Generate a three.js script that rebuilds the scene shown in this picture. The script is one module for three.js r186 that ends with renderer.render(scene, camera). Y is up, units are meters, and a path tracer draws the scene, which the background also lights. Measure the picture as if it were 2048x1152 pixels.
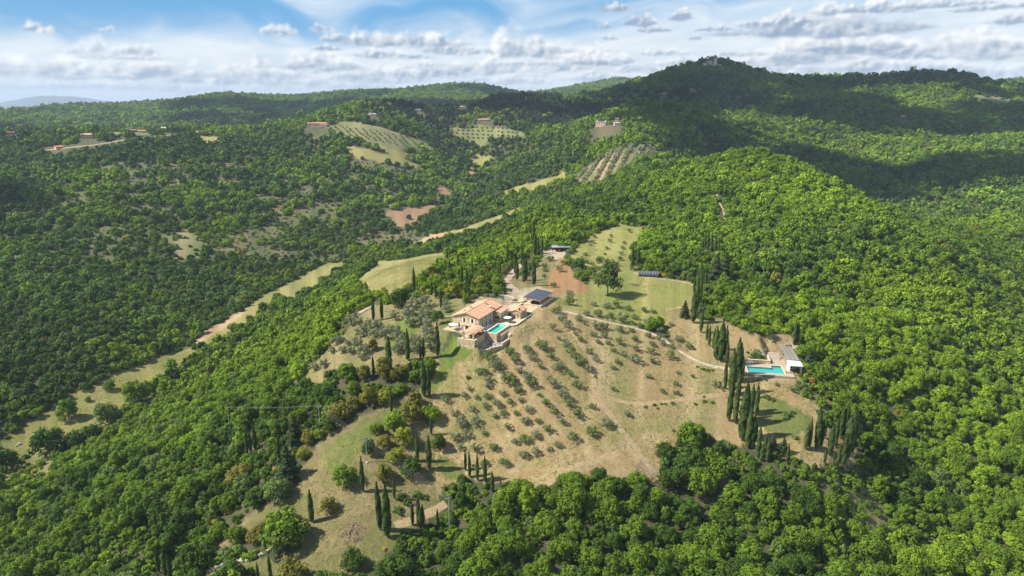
import * as THREE from 'three';
import { mergeGeometries } from 'three/addons/utils/BufferGeometryUtils.js';

// ---------------------------------------------------------------- camera, sun, sky, exposure
const scene = new THREE.Scene();
const camera = new THREE.PerspectiveCamera(2 * Math.atan(576 / 1364) * 180 / Math.PI, 1024 / 576, 1, 60000);
camera.position.set(0, 210, 0);
camera.rotation.set(-15.2 * Math.PI / 180, 0, 0);
const renderer = new THREE.WebGLRenderer({ antialias: true });
renderer.toneMapping = THREE.LinearToneMapping;
renderer.toneMappingExposure = 2.0;
renderer.shadowMap.enabled = true;
const SUN = new THREE.Vector3(-0.70, 0.74, 0.06).normalize();
const sun = new THREE.DirectionalLight(new THREE.Color(1.0, 0.93, 0.82), 5.0);
sun.name = 'sun';
sun.position.copy(SUN).multiplyScalar(3000).add(new THREE.Vector3(0, 100, -600));
sun.target.position.set(0, 100, -600);
sun.castShadow = true;
sun.shadow.radius = 2.2;
sun.shadow.mapSize.set(4096, 4096);
Object.assign(sun.shadow.camera, { left: -1500, right: 1500, top: 1500, bottom: -1500, near: 10, far: 9000 });
scene.add(sun, sun.target);
scene.fog = new THREE.FogExp2(new THREE.Color(0.62, 0.78, 1.0), 0.000055);

// fair-weather cumulus in the sky: compass bearing, base, half width, height in degrees, greyness, density
const CUMULUS=[[-33.04,4.63,1.26,0.83,0,1],[-29.35,4.75,0.77,0.61,0,0.8],[-17.82,5.05,1.57,0.95,0,0.8],[-14.82,5.27,1.23,0.97,0,0.7],[-30.39,3.23,2.17,1.37,0,0.55],[-27.65,3.38,2.01,1.06,0,0.8],[-34.0,1.9,4.43,1.73,0,1],[-30.74,1.78,4.34,1.71,0,1],[-26.89,1.91,3.95,1.96,0,1],[-22.97,1.55,4.09,1.66,0,1],[-19.45,1.95,3.89,1.89,0,1],[-15.01,2.59,3.53,1.75,0,1],[-16.96,1.32,4.56,1.15,0,0.9],[-32.46,1.0,5.06,0.92,0.1,0.8],[-25.39,0.89,5.72,0.9,0.1,0.8],[-13.57,4.65,1.36,0.98,0.25,1],[-14.36,3.95,1.36,0.49,0.3,0.9],[-10.74,4.41,3.29,1.68,0.1,1],[-10.6,3.53,2.66,1.09,0.1,1],[-6.4,4.46,3.65,1.7,0.1,1],[-4.72,3.87,3.02,1.31,0.1,1],[-7.69,3.44,1.9,0.7,0.1,0.9],[1.43,3.89,4.47,2.02,0,1],[3.44,2.75,4.78,1.91,0,1],[-2.56,2.45,4.15,1.51,0,1],[-6.55,2.13,4.44,1.3,0.05,1],[-10.49,1.73,4.7,1.29,0.05,1],[6.99,3.11,3.17,1.5,0,1],[6.84,1.75,3.8,1.2,0,1],[-0.56,1.57,4.47,1.01,0.05,0.9],[-12.84,1.15,4.35,0.88,0.05,0.8],[9.98,5.87,1.38,1.19,0.4,0.95],[11.07,5.35,1.69,0.54,0.4,0.9],[8.02,6.95,1.77,0.7,0.35,0.95],[13.17,6.2,1.18,0.88,0.4,0.9],[15.63,5.32,1.65,0.43,0.4,0.9],[14.2,4.71,0.68,0.44,0.4,0.8],[7.71,4.81,0.76,0.4,0.3,0.7],[7.1,5.66,0.95,0.4,0.3,0.7],[23.01,4.95,8.15,2.11,0.2,1],[26.1,6.21,5.65,0.98,0.15,1],[20.23,5.53,3.27,1.13,0.25,1],[21.85,3.12,4.41,2.23,0,1],[19.97,2.8,3.28,1.41,0,1],[24.8,3.73,4.3,1.9,0.05,1],[27.39,3.45,3.08,1.5,0,1],[29.87,3.11,3.28,1.29,0.05,1],[32.3,3.41,3.98,2.1,0,1],[34.31,2.9,3.11,1.88,0,1],[26.6,2.19,5.94,1.43,0.05,1],[30.33,1.98,4.63,1.2,0.05,1],[33.52,1.79,4.46,1.16,0.05,1],[18.44,1.96,3.92,1.33,0.05,1],[14.33,2.82,3.39,1.27,0.05,0.9],[10.92,2.48,3.75,1.19,0.05,0.9],[34.51,5.04,1.8,0.89,0.35,0.9],[30.31,6.28,4.06,0.6,0.3,0.9],[32.35,5.9,1.85,0.5,0.3,0.9],[34.5,5.94,1.8,0.41,0.35,0.9],[12.01,3.66,2.18,0.79,0,0.8],[17.59,3.49,2.42,0.76,0.1,0.8]];
// ---------------------------------------------------------------- small maths
const rng = (s) => () => { s = (s + 0x6d2b79f5) | 0; let t = Math.imul(s ^ (s >>> 15), 1 | s); t = (t + Math.imul(t ^ (t >>> 7), 61 | t)) ^ t; return ((t ^ (t >>> 14)) >>> 0) / 4294967296; };
const hash2 = (x, y) => { let h = Math.imul(x | 0, 374761393) + Math.imul(y | 0, 668265263) | 0; h = Math.imul(h ^ (h >>> 13), 1274126177); return ((h ^ (h >>> 16)) >>> 0) / 4294967296; };
function vnoise(x, y) {
  const ix = Math.floor(x), iy = Math.floor(y), fx = x - ix, fy = y - iy, u = fx * fx * (3 - 2 * fx), v = fy * fy * (3 - 2 * fy);
  const a = hash2(ix, iy), b = hash2(ix + 1, iy), c = hash2(ix, iy + 1), d = hash2(ix + 1, iy + 1);
  return a + (b - a) * u + (c - a) * v + (a - b - c + d) * u * v;
}
function fbm(x, y, o = 4) { let s = 0, a = 0.5, n = 0; for (let i = 0; i < o; i++) { s += a * vnoise(x, y); n += a; a *= 0.5; const t = x * 1.62 - y * 1.18 + 7.3; y = x * 1.18 + y * 1.62 + 3.1; x = t; } return s / n; }
const clamp = (v, a = 0, b = 1) => v < a ? a : v > b ? b : v;
const sstep = (a, b, v) => { const t = clamp((v - a) / (b - a)); return t * t * (3 - 2 * t); };
const mix = (a, b, t) => a + (b - a) * t;
const mix3 = (a, b, t) => [mix(a[0], b[0], t), mix(a[1], b[1], t), mix(a[2], b[2], t)];

// ---------------------------------------------------------------- the sky: clear air, a high veil, fair-weather cumulus
{
  const W = 4096, H = 2048, px = new Float32Array(W * H * 4), deg = 180 / Math.PI;
  const LOW = [0.47, 0.63, 0.80], MID = [0.15, 0.41, 0.72], HIGH = [0.035, 0.17, 0.5];
  const col = (az) => ((Math.atan2(-Math.cos(az), Math.sin(az)) / (2 * Math.PI) + 0.5) * W + W) % W;
  for (let r = 0; r < H; r++) {
    const el = ((r + 0.5) / H - 0.5) * 180;
    for (let c = 0; c < W; c++) {
      const round = ((c + 0.5) / W - 0.5) * 2 * Math.PI, az = Math.atan2(Math.cos(round), -Math.sin(round)) * deg, e = Math.max(el, 0), i = (r * W + c) * 4;
      let k = el > -1 ? mix3(LOW, MID, sstep(0, 7.5, e)) : [0.2, 0.23, 0.2];
      k = mix3(k, HIGH, sstep(8, 60, e));
      if (el > -1 && el < 80) {
        const half = (az + 22) / deg * 0.5, ca = Math.cos(half) * 40, sa = Math.sin(half) * 40 * (Math.abs(az + 22) > 180 ? -1 : 1);   // seamless round the back
        const warp = fbm(sa * 0.35 + 4, e * 0.2 + ca * 0.1, 3) * 5;
        const lean = 0.5 + 0.5 * Math.sin(az / deg + 0.09);
        const band = sstep(0.30, 0.62, lean * 0.62 + fbm(sa * 0.22 + warp * 0.25, e * 0.34 + warp * 0.4 + ca * 0.05, 5) * 0.62 - 0.05 - sstep(4.5, 9, e) * 0.13 + sstep(5.5, 3, e) * 0.22);
        const fib = 0.88 + 0.5 * (fbm(sa * 1.3 + warp, e * 2.1 - sa * 0.5, 4) - 0.5);
        k = mix3(k, [0.80, 0.865, 0.915], clamp(band * fib * (1 - 0.55 * sstep(12, 50, e)) * (0.55 + 0.45 * sstep(0, 3, e))));
      }
      px[i] = k[0]; px[i + 1] = k[1]; px[i + 2] = k[2]; px[i + 3] = 1;
    }
  }
  const SHADE = [0.29, 0.385, 0.525], LIT = [0.95, 0.97, 0.985];
  const cloud = (azd, base, hw, hh, seed, grey = 0, thin = 1) => {
    const r0 = Math.max(0, Math.floor((base - hh * 0.5 + 90) / 180 * H)), r1 = Math.ceil((base + hh * 1.5 + 90) / 180 * H), span = Math.ceil(hw * 1.4 / 360 * W), cc = col(azd / deg);
    for (let r = r0; r <= r1; r++) for (let dc = -span; dc <= span; dc++) {
      const el = ((r + 0.5) / H - 0.5) * 180, X = dc / W * 360 / hw, Y = (el - base) / hh;
      const q = hw / hh, fx = X * q, edge = 1 - Math.pow(Math.abs(X), 2.4);
      const T = clamp(edge) * (0.35 + 0.95 * fbm(fx * 1.1 + seed, seed * 1.7, 3));
      const n = fbm(fx * 1.5 + seed * 3, Y * 2.0 + seed, 6), n2 = fbm(fx * 1.5 + seed * 3 - 0.24, Y * 2.0 + seed + 0.24, 6);
      let d = Y > 0 ? (T - Y) * 2.2 : (T * 2.2 + Y * 7);
      d += (n - 0.52) * 2.3 - (edge < 0 ? 2 : 0);
      const a = sstep(0.0, 1.0, d) * thin * 0.92 * (0.75 + 0.25 * sstep(0, 3.5, el));
      if (a <= 0.004) continue;
      const lum = clamp(0.26 + 0.70 * sstep(0.02, 0.7, Y / (T + 0.15)) + (n - n2) * 1.9 + (n - 0.5) * 0.7 + 0.06 - grey);
      let k = mix3(SHADE, LIT, lum);
      k = mix3(k, [0.56, 0.68, 0.82], 0.4 * sstep(3.5, 0, el));
      const i = (r * W + ((Math.floor(cc) + dc) % W + W) % W) * 4;
      for (let j = 0; j < 3; j++) px[i + j] = mix(px[i + j], k[j], a);
    }
  };
  const R = rng(77), list = [];
  // the cumulus field in view, then the same kind of field carried on round the compass
  for (const c of CUMULUS) list.push([...c, R() * 90]);
  for (let i = 0; i < 520; i++) {
    const az = -180 + 360 * R(), el = 0.8 + 46 * R() * R(), s = (0.6 + 1.2 * R()) * (1 + el * 0.16);
    if (Math.abs(az) < 42 && el < 10) continue;
    list.push([az, el, s * 1.9, s * (0.55 + 0.35 * R()), R() < 0.25 ? 0.3 : 0, 0.95, R() * 90]);
  }
  for (let i = 0; i < 170; i++) { const el = 0.5 + 2.6 * R(); list.push([-180 + 360 * R(), el, 1.6 + 2.4 * R(), 0.35 + 0.5 * R(), 0.05, 0.55, R() * 90]); }
  list.sort((a, b) => a[1] - b[1]);
  for (const [az, el, hw, hh, grey, thin, seed] of list) cloud(az, el, hw, hh, seed, grey, thin);
  for (let i = 0; i < px.length; i += 4) for (let j = 0; j < 3; j++) px[i + j] *= 0.55;   // radiance at the exposure above
  const sky = new THREE.DataTexture(px, W, H, THREE.RGBAFormat, THREE.FloatType);
  sky.mapping = THREE.EquirectangularReflectionMapping;
  sky.magFilter = sky.minFilter = THREE.LinearFilter;
  sky.needsUpdate = true;
  scene.background = sky; scene.environment = sky;
}
// Survey data: heights are a thin-plate surface over polar map coordinates; everything else is map x,z in metres.
const KNOT=[-0.0987,5.705,0.0551,5.8085,0.0777,5.8658,0.2893,5.8966,0.3964,6.0237,0.275,6.2439,0.3322,6.283,-0.0373,5.6527,0.0409,5.5875,-0.0386,5.4994,0.0427,5.4029,-0.2095,5.3088,0.4437,5.4607,0.5811,5.6301,0.7572,5.7259,0.4964,5.7596,0.2692,5.7898,0.7022,5.8801,0.7038,5.5867,0.9407,5.5956,1.0413,5.4749,1.3615,5.7636,1.3918,5.6259,1.049,5.4326,0.6227,5.275,-0.0411,5.1932,-0.541,5.2465,-0.981,5.4061,-1.3898,5.6321,-0.6522,5.3796,-0.4487,5.5184,-0.5504,5.7765,-0.3414,5.772,-0.3341,6.2186,-0.4253,6.063,-0.2155,6.2402,-0.9296,5.8008,-1.1995,5.7092,-0.7837,5.9481,-0.8462,6.3557,-0.6214,6.5413,-0.5063,6.6158,-1.034,6.2493,-1.2206,6.1458,-1.3583,6.1031,-1.3794,5.8907,-0.3467,6.6744,-0.3278,6.8804,-0.1951,7.0695,-0.0926,7.263,-0.0946,6.7345,0.0236,6.7686,-1.1955,6.2997,-1.1767,6.4976,-1.1585,6.7038,-1.1408,6.9494,-1.1286,7.125,-1.1218,7.2311,-1.0977,7.2857,-0.8891,6.479,-0.8738,6.682,-0.859,6.9174,-0.8489,7.0804,-0.8425,7.1816,-0.6145,6.6918,-0.6034,6.9163,-0.5959,7.0865,-0.5215,7.2198,-0.3737,7.1683,-0.3764,7.1079,-0.3792,7.0329,-0.3999,6.8423,-1.265,7.4229,-1.2708,7.2946,-1.289,7.0095,-1.3078,6.7568,-1.3308,6.5034,-1.3506,6.3231,-1.3668,6.2011,-1.1201,8.1209,-1.2021,8.0365,-1.0622,7.8669,-1.259,8.0566,-0.7331,8.2149,-0.8901,8.1577,-0.6336,8.2187,-0.5296,8.2242,-0.4223,8.252,-0.2713,8.278,-0.132,8.3087,-0.0338,8.3066,0.1071,8.2702,-0.9932,8.1098,-0.715,7.784,-0.5853,7.8267,-0.8601,7.8469,-0.4512,7.3877,-0.3143,7.4654,-0.0339,7.5365,0.2195,7.6194,0.3563,7.7007,0.4874,7.7487,0.549,7.7701,0.6686,7.7622,0.7689,7.7255,0.8635,7.7096,0.9536,7.6938,1.0603,7.7232,1.1535,7.752,1.2438,7.7437,-0.64,7.3653,-0.5865,7.3668,-0.3154,7.4027,-0.2037,7.4046,-0.0912,7.3438,-0.0344,7.2621,-0.1783,7.2338,-0.0347,7.208,0.108,7.3635,0.1372,7.243,0.1096,7.1163,-0.0351,6.9849,0.1827,6.9317,0.3098,6.8472,0.3505,6.8979,0.256,6.6675,0.2541,7.0729,0.3999,7.228,0.2913,7.1254,0.5225,7.1969,0.5788,7.1326,0.3319,7.1762,0.4526,7.6014,0.5855,7.539,0.6554,7.3679,0.7805,7.3712,0.7877,7.2304,0.9136,7.147,0.9567,7.4323,1.0578,7.5999,1.1256,7.3182,1.1428,7.0399,1.2633,7.3291,1.2815,7.0235,1.2908,6.8142,1.3097,6.5905,1.3291,6.3651,1.3591,6.0772,0.6479,6.6116,0.5313,6.615,0.395,6.6595,0.739,6.5956,0.8168,6.5781,0.9196,6.5554,1.0425,6.5141,1.1253,6.481,0.5435,6.3008,0.6722,6.4163,0.75,6.1978,0.7636,6.0017,0.9528,6.1145,0.9694,5.8985,1.1435,6.0254,1.172,5.835,1.118,6.2909,1.1825,6.2119,0.9865,5.7581,1.1442,5.6415,0.1132,6.2062,0.0392,6.0686,0.0242,5.9739,0.1121,6.3985,-0.0358,6.3191,0.2584,6.3748,-0.1566,6.0853,-1.254,9.7755,-1.2155,9.7618,-1.1809,9.75,-1.1475,9.739,-1.1082,9.7266,-1.0461,9.708,-0.9484,9.6814,0.2254,8.6005,0.301,8.6055,0.1491,8.5969,0.3971,8.614,-0.4507,9.5901,0.2475,9.5722,0.8914,9.6673,1.253,9.7751,-0.6537,7.5331,-1.0936,7.6106,-0.2389,7.5435,-1.0383,7.791,0.8016,6.8682,1.0757,6.9033,0.5193,6.901,1.401,6.9084,0.9836,6.8596,0.358,7.3781,0.5566,7.4012,0.9669,7.2118,0.0,7.8438,0.415,7.9768,0.9273,8.0126,1.3057,8.0741,-0.6118,8.0026,1.2997,8.1008,1.1968,8.0694,0.0,8.566,-0.8098,8.6503,0.8098,8.6503,-1.3346,8.7486,1.3346,8.7486,-1.4315,8.4277,1.5708,8.4483,0.6911,8.2904,1.0808,8.3833,0.6931,8.6554,1.0971,8.7528,0.3303,8.762,0.746,8.9105,0.0,9.105,-1.176,9.2888,1.176,9.2888,-1.176,9.6943,1.176,9.6943,0.0,9.6158,-3.1416,5.5413,3.1416,5.5413,6.2832,3.2189,0.0,4.4998,-2.1274,5.0398,2.1274,5.0398,-2.7468,6.1289,2.7468,6.1289,-1.176,5.0891,1.176,5.0891,6.2832,6.1092,-4.7124,6.7435,4.7124,6.7435,6.2832,8.4118,-4.3176,8.5957,4.3176,8.5957,-2.7043,7.232,2.7043,7.232,-2.2683,7.8172,2.2683,7.8172,-3.1416,8.9227,3.1416,8.9227,6.2832,9.7981,0.0,9.901,-0.7052,9.9025,0.7052,9.9025,-1.4533,9.8969,1.4533,9.8969,-2.1127,9.8942,2.1127,9.8942,3.1416,9.7981,-3.1416,9.7981,0.0,4.4998,-6.2832,3.2189,-6.2832,6.1092,7.854,6.7435,-7.854,6.7435,-6.2832,8.4118,8.2488,8.5957,-8.2488,8.5957,-6.2832,9.7981];
const WEIGHT=[0.106519,-0.030687,-0.031071,-0.142226,0.075808,-0.206555,0.092907,0.25196,0.354234,-0.256181,-0.246392,-0.450298,-0.010224,0.065763,0.069851,-0.048287,0.126866,0.124411,-0.223727,0.933324,-0.590855,0.340143,-0.266201,-0.125055,-0.121854,0.367581,0.013589,-0.333108,-0.153202,-0.040764,0.183725,0.393821,-0.020419,0.383923,-0.105824,-0.181432,0.22745,0.258642,-0.34221,0.07251,-0.193434,0.024083,-0.388846,-0.294266,-0.972312,0.156217,-0.224935,-0.164058,-0.319776,-3.672237,0.091156,0.003968,0.642494,-0.0384,0.071073,0.002525,-0.046352,-0.075473,0.31104,-0.037444,0.089722,-0.031026,-0.167229,0.325746,0.046194,0.116925,-0.410647,0.237157,0.718945,-0.396884,0.197097,0.128005,0.228186,-0.178203,-0.052156,-0.017256,-0.041262,-0.300668,1.01053,0.158806,-0.095913,-0.084933,0.031146,0.28657,0.012469,-0.121643,0.054445,0.019038,0.021899,0.30405,-0.028329,-0.083438,-0.125937,-0.001433,0.338462,0.062718,0.254824,1.677671,0.388175,0.084673,0.070028,0.184413,0.694549,-0.20338,-0.146283,-0.032247,0.213497,0.377348,0.123674,-0.112047,-0.141671,0.152466,-1.180035,0.579119,0.815596,2.994314,0.769336,-0.931088,-0.226043,-0.215901,-0.157693,0.336415,-0.842082,0.043881,0.984094,-0.418438,1.008273,0.464539,-0.598068,0.320833,0.459499,0.266012,-0.283849,0.288869,0.087154,0.244762,-0.285923,0.851761,-0.013662,-0.361689,0.116063,0.19816,0.037065,0.463961,0.979335,-0.211956,-0.182971,-0.165856,0.908796,-0.177777,0.467893,0.250788,0.338447,-0.059477,-0.075669,0.33388,-0.133172,-0.537685,0.251212,-0.21261,-0.373632,0.192207,0.206224,-0.153849,-0.167166,0.309355,-0.079707,-0.187193,0.333126,-0.342082,0.008395,0.327055,-0.125601,-0.160249,-0.0416,0.168901,-0.045396,1.059562,0.378379,-0.136801,0.071216,0.041535,-0.119634,0.492046,0.351543,0.126308,0.164748,0.201329,0.243711,0.765737,-0.533395,-0.300869,-1.402442,0.188006,-0.653834,-0.875005,-1.458007,-0.840935,0.055341,-0.419657,-0.839647,-0.714838,-0.154435,-0.366213,-0.187138,-1.370179,-0.351683,1.51766,-0.073207,-0.434037,-0.094286,0.228288,0.016712,0.056574,-0.031777,-0.071333,-0.063093,-0.069966,-0.185079,-0.073342,-0.44326,-0.027114,-0.035716,0.057392,-0.007636,-1.309092,-0.625026,-0.127084,0.089026,0.124334,-0.148498,-0.045073,0.037594,0.056034,-0.059197,-0.084909,0.217087,0.27588,0.137257,-0.027755,-0.035653,-0.063179,-0.002767,-0.003461,-0.004265,0.023413,0.011537,0.032266,-0.000343,-0.013674,-0.013921,-0.016649,-0.189997,-0.181246,-0.201415,-0.25103,0.017854,0.014255,0.004447,-0.002548,-0.045073,-0.145518,0.138054,0.097797,0.098771,-0.064635,-0.032558,-0.034356,-0.013732,2.185264,-0.002728,0.929893];
const PADS=[[-7.4,-311.035,-0.4328,15,13,109.9,7],[-23.7,-297.8,-0.4328,9,5.5,109.6,7],[-17.5,-286.1,-0.4328,5,5.5,107.9,3],[11,-336,-0.4328,8,13,110.9,7],[116,-289,-0.1868,12,9,92.55,6],[128,-303,-0.1868,5,11,92.6,5]];
const EYE=210;
const PLOTS=[["dry",[-34.0,-278.6,-19.4,-280.9,-3.1,-285.8,8.8,-317.4,22.2,-337.2,32.3,-334.2,59.1,-324.9,78.1,-308.1,94.6,-289.9,98.7,-280.7,125.4,-275.4,136.7,-269.9,127.8,-254.1,144.1,-255.9,135.2,-240.9,112.9,-231.5,99.6,-237.4,89.6,-242.4,74.9,-246.6,58.9,-236.9,52.2,-221.8,30.2,-221.8,4.6,-216.5,-4.3,-218.1,-17.2,-223.4,-22.5,-220.6,-26.9,-213.2,-30.7,-233.4,-33.0,-256.2]],
["dry",[1.4,-310.2,6.6,-330.1,12.0,-342.8,21.9,-380.4,29.4,-364.0,24.1,-334.7,14.5,-307.5,5.9,-295.6]],
["drygrass",[-83.7,-217.1,-79.8,-229.7,-74.6,-239.9,-63.8,-245.0,-51.3,-253.8,-39.9,-259.5,-32.9,-263.9,-26.9,-213.2,-22.8,-212.9,-24.2,-208.3,-31.4,-203.4,-36.8,-194.5,-44.4,-182.8,-50.2,-180.6,-66.4,-182.4,-80.5,-186.0,-68.5,-195.4,-70.4,-203.7,-81.8,-211.2]],
["drygrass",[-104.0,-206.8,-99.3,-213.7,-91.8,-219.1,-84.0,-218.3,-78.5,-212.2,-89.0,-210.8,-95.6,-203.9]],
["drygrass",[-106.9,-193.5,-102.1,-197.9,-87.0,-194.9,-75.5,-190.9,-73.3,-184.0]],
["green",[-72.7,-232.5,-64.6,-239.6,-54.4,-247.9,-45.3,-253.9,-39.5,-255.7,-44.4,-247.9,-52.7,-238.4,-57.1,-231.1,-61.4,-224.3,-68.7,-223.9]],
["green",[-27.2,-232.7,-18.4,-227.6,-17.1,-221.4,-22.6,-221.6,-28.6,-227.3]],
["terrace",[-99.0,-285.0,-88.2,-293.7,-80.1,-320.5,-74.9,-351.1,-58.2,-340.0,-41.9,-357.5,-24.2,-337.4,-27.8,-303.5,-30.0,-288.0,-33.9,-278.0,-48.2,-274.5,-61.1,-274.0,-73.2,-279.3,-83.3,-274.6]],
["lawn",[-31.5,-271.0,-30.4,-282.9,-27.6,-291.8,-22.2,-288.6,-17.2,-280.9,-3.6,-285.4,-10.8,-283.5,-18.7,-279.2,-24.4,-278.9,-27.7,-271.0,-29.8,-261.3,-34.0,-261.8]],
["lawn",[-59.3,-309.9,-54.7,-317.5,-48.8,-327.8,-43.8,-328.6,-44.3,-303.5,-50.7,-291.3,-54.7,-287.8]],
["meadow",[21.6,-336.2,29.0,-359.6,41.2,-371.1,51.1,-407.5,63.0,-427.5,80.5,-400.6,106.7,-390.1,101.8,-359.5,92.6,-333.5,88.0,-324.7,69.4,-325.9,59.3,-326.1,32.3,-334.2]],
["dry",[80.8,-344.7,99.0,-359.2,94.4,-333.4,98.9,-333.1,109.1,-332.8,116.8,-316.7,136.9,-324.0,143.7,-320.4,127.8,-279.0,132.1,-269.7,114.8,-270.0,97.1,-267.9,94.1,-288.1,83.8,-301.9,76.6,-312.3]],
["mown",[34.5,-441.2,48.7,-479.4,68.3,-522.7,87.3,-545.6,103.0,-521.7,82.2,-461.4,71.1,-405.7,57.0,-406.2,40.9,-431.5]],
["soil",[18.3,-389.3,23.6,-411.6,27.8,-440.3,33.7,-458.8,37.3,-427.1,38.3,-401.5,45.3,-377.8,42.0,-365.2,26.4,-361.2,16.8,-354.7]],
["drygrass",[-3.9,-371.1,-1.2,-398.8,14.6,-421.1,20.6,-450.0,26.8,-471.1,33.0,-458.9,26.3,-414.8,21.7,-376.4,10.0,-364.6]],
["gravel",[21.5,-469.6,29.1,-480.3,38.6,-464.8,35.7,-448.9,28.8,-445.6]],
["green",[103.2,-270.4,113.9,-267.2,123.3,-255.8,115.3,-243.3,105.6,-243.6,99.8,-252.9]],
["dry",[111.3,-243.2,125.2,-253.0,142.6,-255.1,134.1,-240.2,113.1,-232.1]],
["scrub",[132.8,-282.5,143.5,-275.1,133.2,-261.8,123.8,-270.9]],
["scrub",[119.8,-229.0,135.4,-236.6,142.1,-232.6,145.5,-223.1,132.6,-212.9,122.6,-216.1,113.9,-218.8]],
["field",[-244.2,-491.8,-247.3,-512.4,-233.1,-547.9,-223.2,-633.2,-202.2,-718.3,-184.2,-738.4,-177.5,-667.3,-177.1,-591.3,-182.9,-565.5,-202.7,-572.1,-208.6,-516.4,-221.6,-508.3,-222.8,-482.5]],
["tan",[-243.3,-489.7,-247.8,-513.5,-233.6,-549.2,-227.2,-566.2,-227.4,-533.3,-235.3,-502.9,-236.7,-487.9]],
["field",[-243.3,-489.7,-253.6,-479.2,-262.7,-463.6,-274.3,-422.0,-283.8,-394.6,-287.0,-366.3,-290.2,-349.8,-253.9,-300.4,-260.8,-323.4,-257.7,-342.9,-248.4,-351.2,-234.6,-376.1,-242.0,-407.2,-242.2,-433.2,-236.5,-446.7,-231.8,-468.2]],
["scrubfield",[-260.1,-308.5,-270.3,-344.9,-235.9,-323.1,-219.8,-292.0,-232.0,-284.7,-233.0,-273.3]],
["field",[-124.4,-526.4,-146.9,-718.4,-56.4,-583.6,-48.0,-487.0,-56.2,-422.1,-61.1,-372.1,-66.8,-355.5,-83.8,-389.7]],
["soil2",[-187.5,-952.4,-169.1,-980.9,-119.4,-1040.9,-114.4,-1116.2,-128.5,-1158.1,-139.2,-1163.7,-123.6,-1177.0,-104.4,-1151.0,-105.6,-1073.7,-124.6,-970.3,-134.8,-914.3,-155.2,-894.2]],
["field",[-57.5,-824.6,-15.1,-851.3,17.2,-898.1,11.8,-762.3,-20.2,-697.8,-55.9,-721.2,-102.6,-841.1]],
["tan",[-134.1,-765.1,-117.3,-810.4,-102.2,-848.0,-69.4,-819.0,-92.4,-805.2,-113.9,-785.9]],
["field",[-297.6,-1220.9,-230.4,-1210.0,-161.0,-1242.3,-169.8,-1207.2,-223.8,-1171.6,-276.3,-1181.7]],
["field",[-242.1,-1227.9,-228.8,-1253.2,-203.4,-1260.9,-178.0,-1271.0,-190.2,-1229.9,-222.7,-1215.5]],
["field",[-85.7,-1411.5,-66.8,-1447.7,-32.1,-1392.7,-38.6,-1368.1,-79.0,-1378.8]],
["tan",[-87.4,-1369.7,-74.0,-1380.0,-75.1,-1307.0,-87.2,-1303.5]],
["grove",[-352.2,-1311.5,-313.5,-1358.2,-256.1,-1358.8,-219.9,-1371.3,-175.7,-1407.6,-160.5,-1377.0,-203.1,-1258.6,-251.3,-1230.4,-311.7,-1265.1]],
["grove",[-135.3,-1528.3,-70.5,-1544.0,16.5,-1444.7,26.1,-1402.2,-46.0,-1456.3,-127.0,-1489.3]],
["field",[-18.7,-1066.2,28.2,-1075.5,85.0,-1055.9,74.0,-1005.4,26.6,-1009.6,-10.4,-1012.1]],
["grovetan",[82.8,-953.9,105.6,-1011.2,139.7,-987.8,170.6,-997.1,214.9,-1036.8,183.7,-941.4,134.4,-856.8,98.3,-820.8]],
["field",[-586.3,-1301.8,-537.8,-1307.4,-509.3,-1223.8,-536.5,-1220.6]],
["scrub",[-392.0,-759.2,-380.9,-797.2,-342.7,-761.1,-331.5,-708.5,-333.8,-656.6,-362.2,-712.7]],
["scrub",[-1195.6,-2030.1,-985.4,-1987.3,-629.8,-1286.4,-713.6,-1223.2]],
["rock",[568.2,-1868.2,586.7,-1864.8,558.7,-1736.2,556.9,-1683.0,543.3,-1716.5,547.6,-1773.6]],
["rock",[694.4,-1799.5,718.4,-1822.3,693.4,-1737.6,658.8,-1697.9]],
["rock",[495.6,-2008.2,513.4,-1965.2,511.5,-1928.4,490.1,-1952.1]],
["rock",[532.3,-724.8,677.2,-900.1,553.5,-728.6,515.5,-696.7]],
["rock",[608.5,-967.0,623.4,-969.6,615.3,-953.7,598.1,-944.6]],
["rock",[271.5,-379.4,292.6,-396.6,326.2,-415.0,317.6,-405.3,296.0,-394.0,271.2,-376.3]],
["scrub",[1111.8,-1728.4,1202.2,-1793.5,1235.4,-1737.6,1158.5,-1657.7,1108.6,-1672.6]],
["built",[-22.2,-288.6,-27.2,-298.4,-30.2,-316.9,-24.8,-326.9,-15.5,-345.0,-3.6,-336.4,4.4,-365.7,16.1,-379.3,24.8,-370.8,14.0,-327.5,6.3,-314.1,1.4,-291.2,-4.2,-285.1,-18.3,-280.0]],
["built",[105.0,-289.9,112.1,-301.5,125.1,-307.5,134.3,-316.7,142.2,-318.0,131.3,-287.4,121.5,-276.7,103.2,-281.2]],
["gravel",[-4.6,-376.5,-1.2,-395.2,7.1,-359.6,15.4,-375.1,9.4,-340.9,2.8,-336.3,6.2,-310.2,1.4,-310.2,-3.5,-330.3]]];
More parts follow.
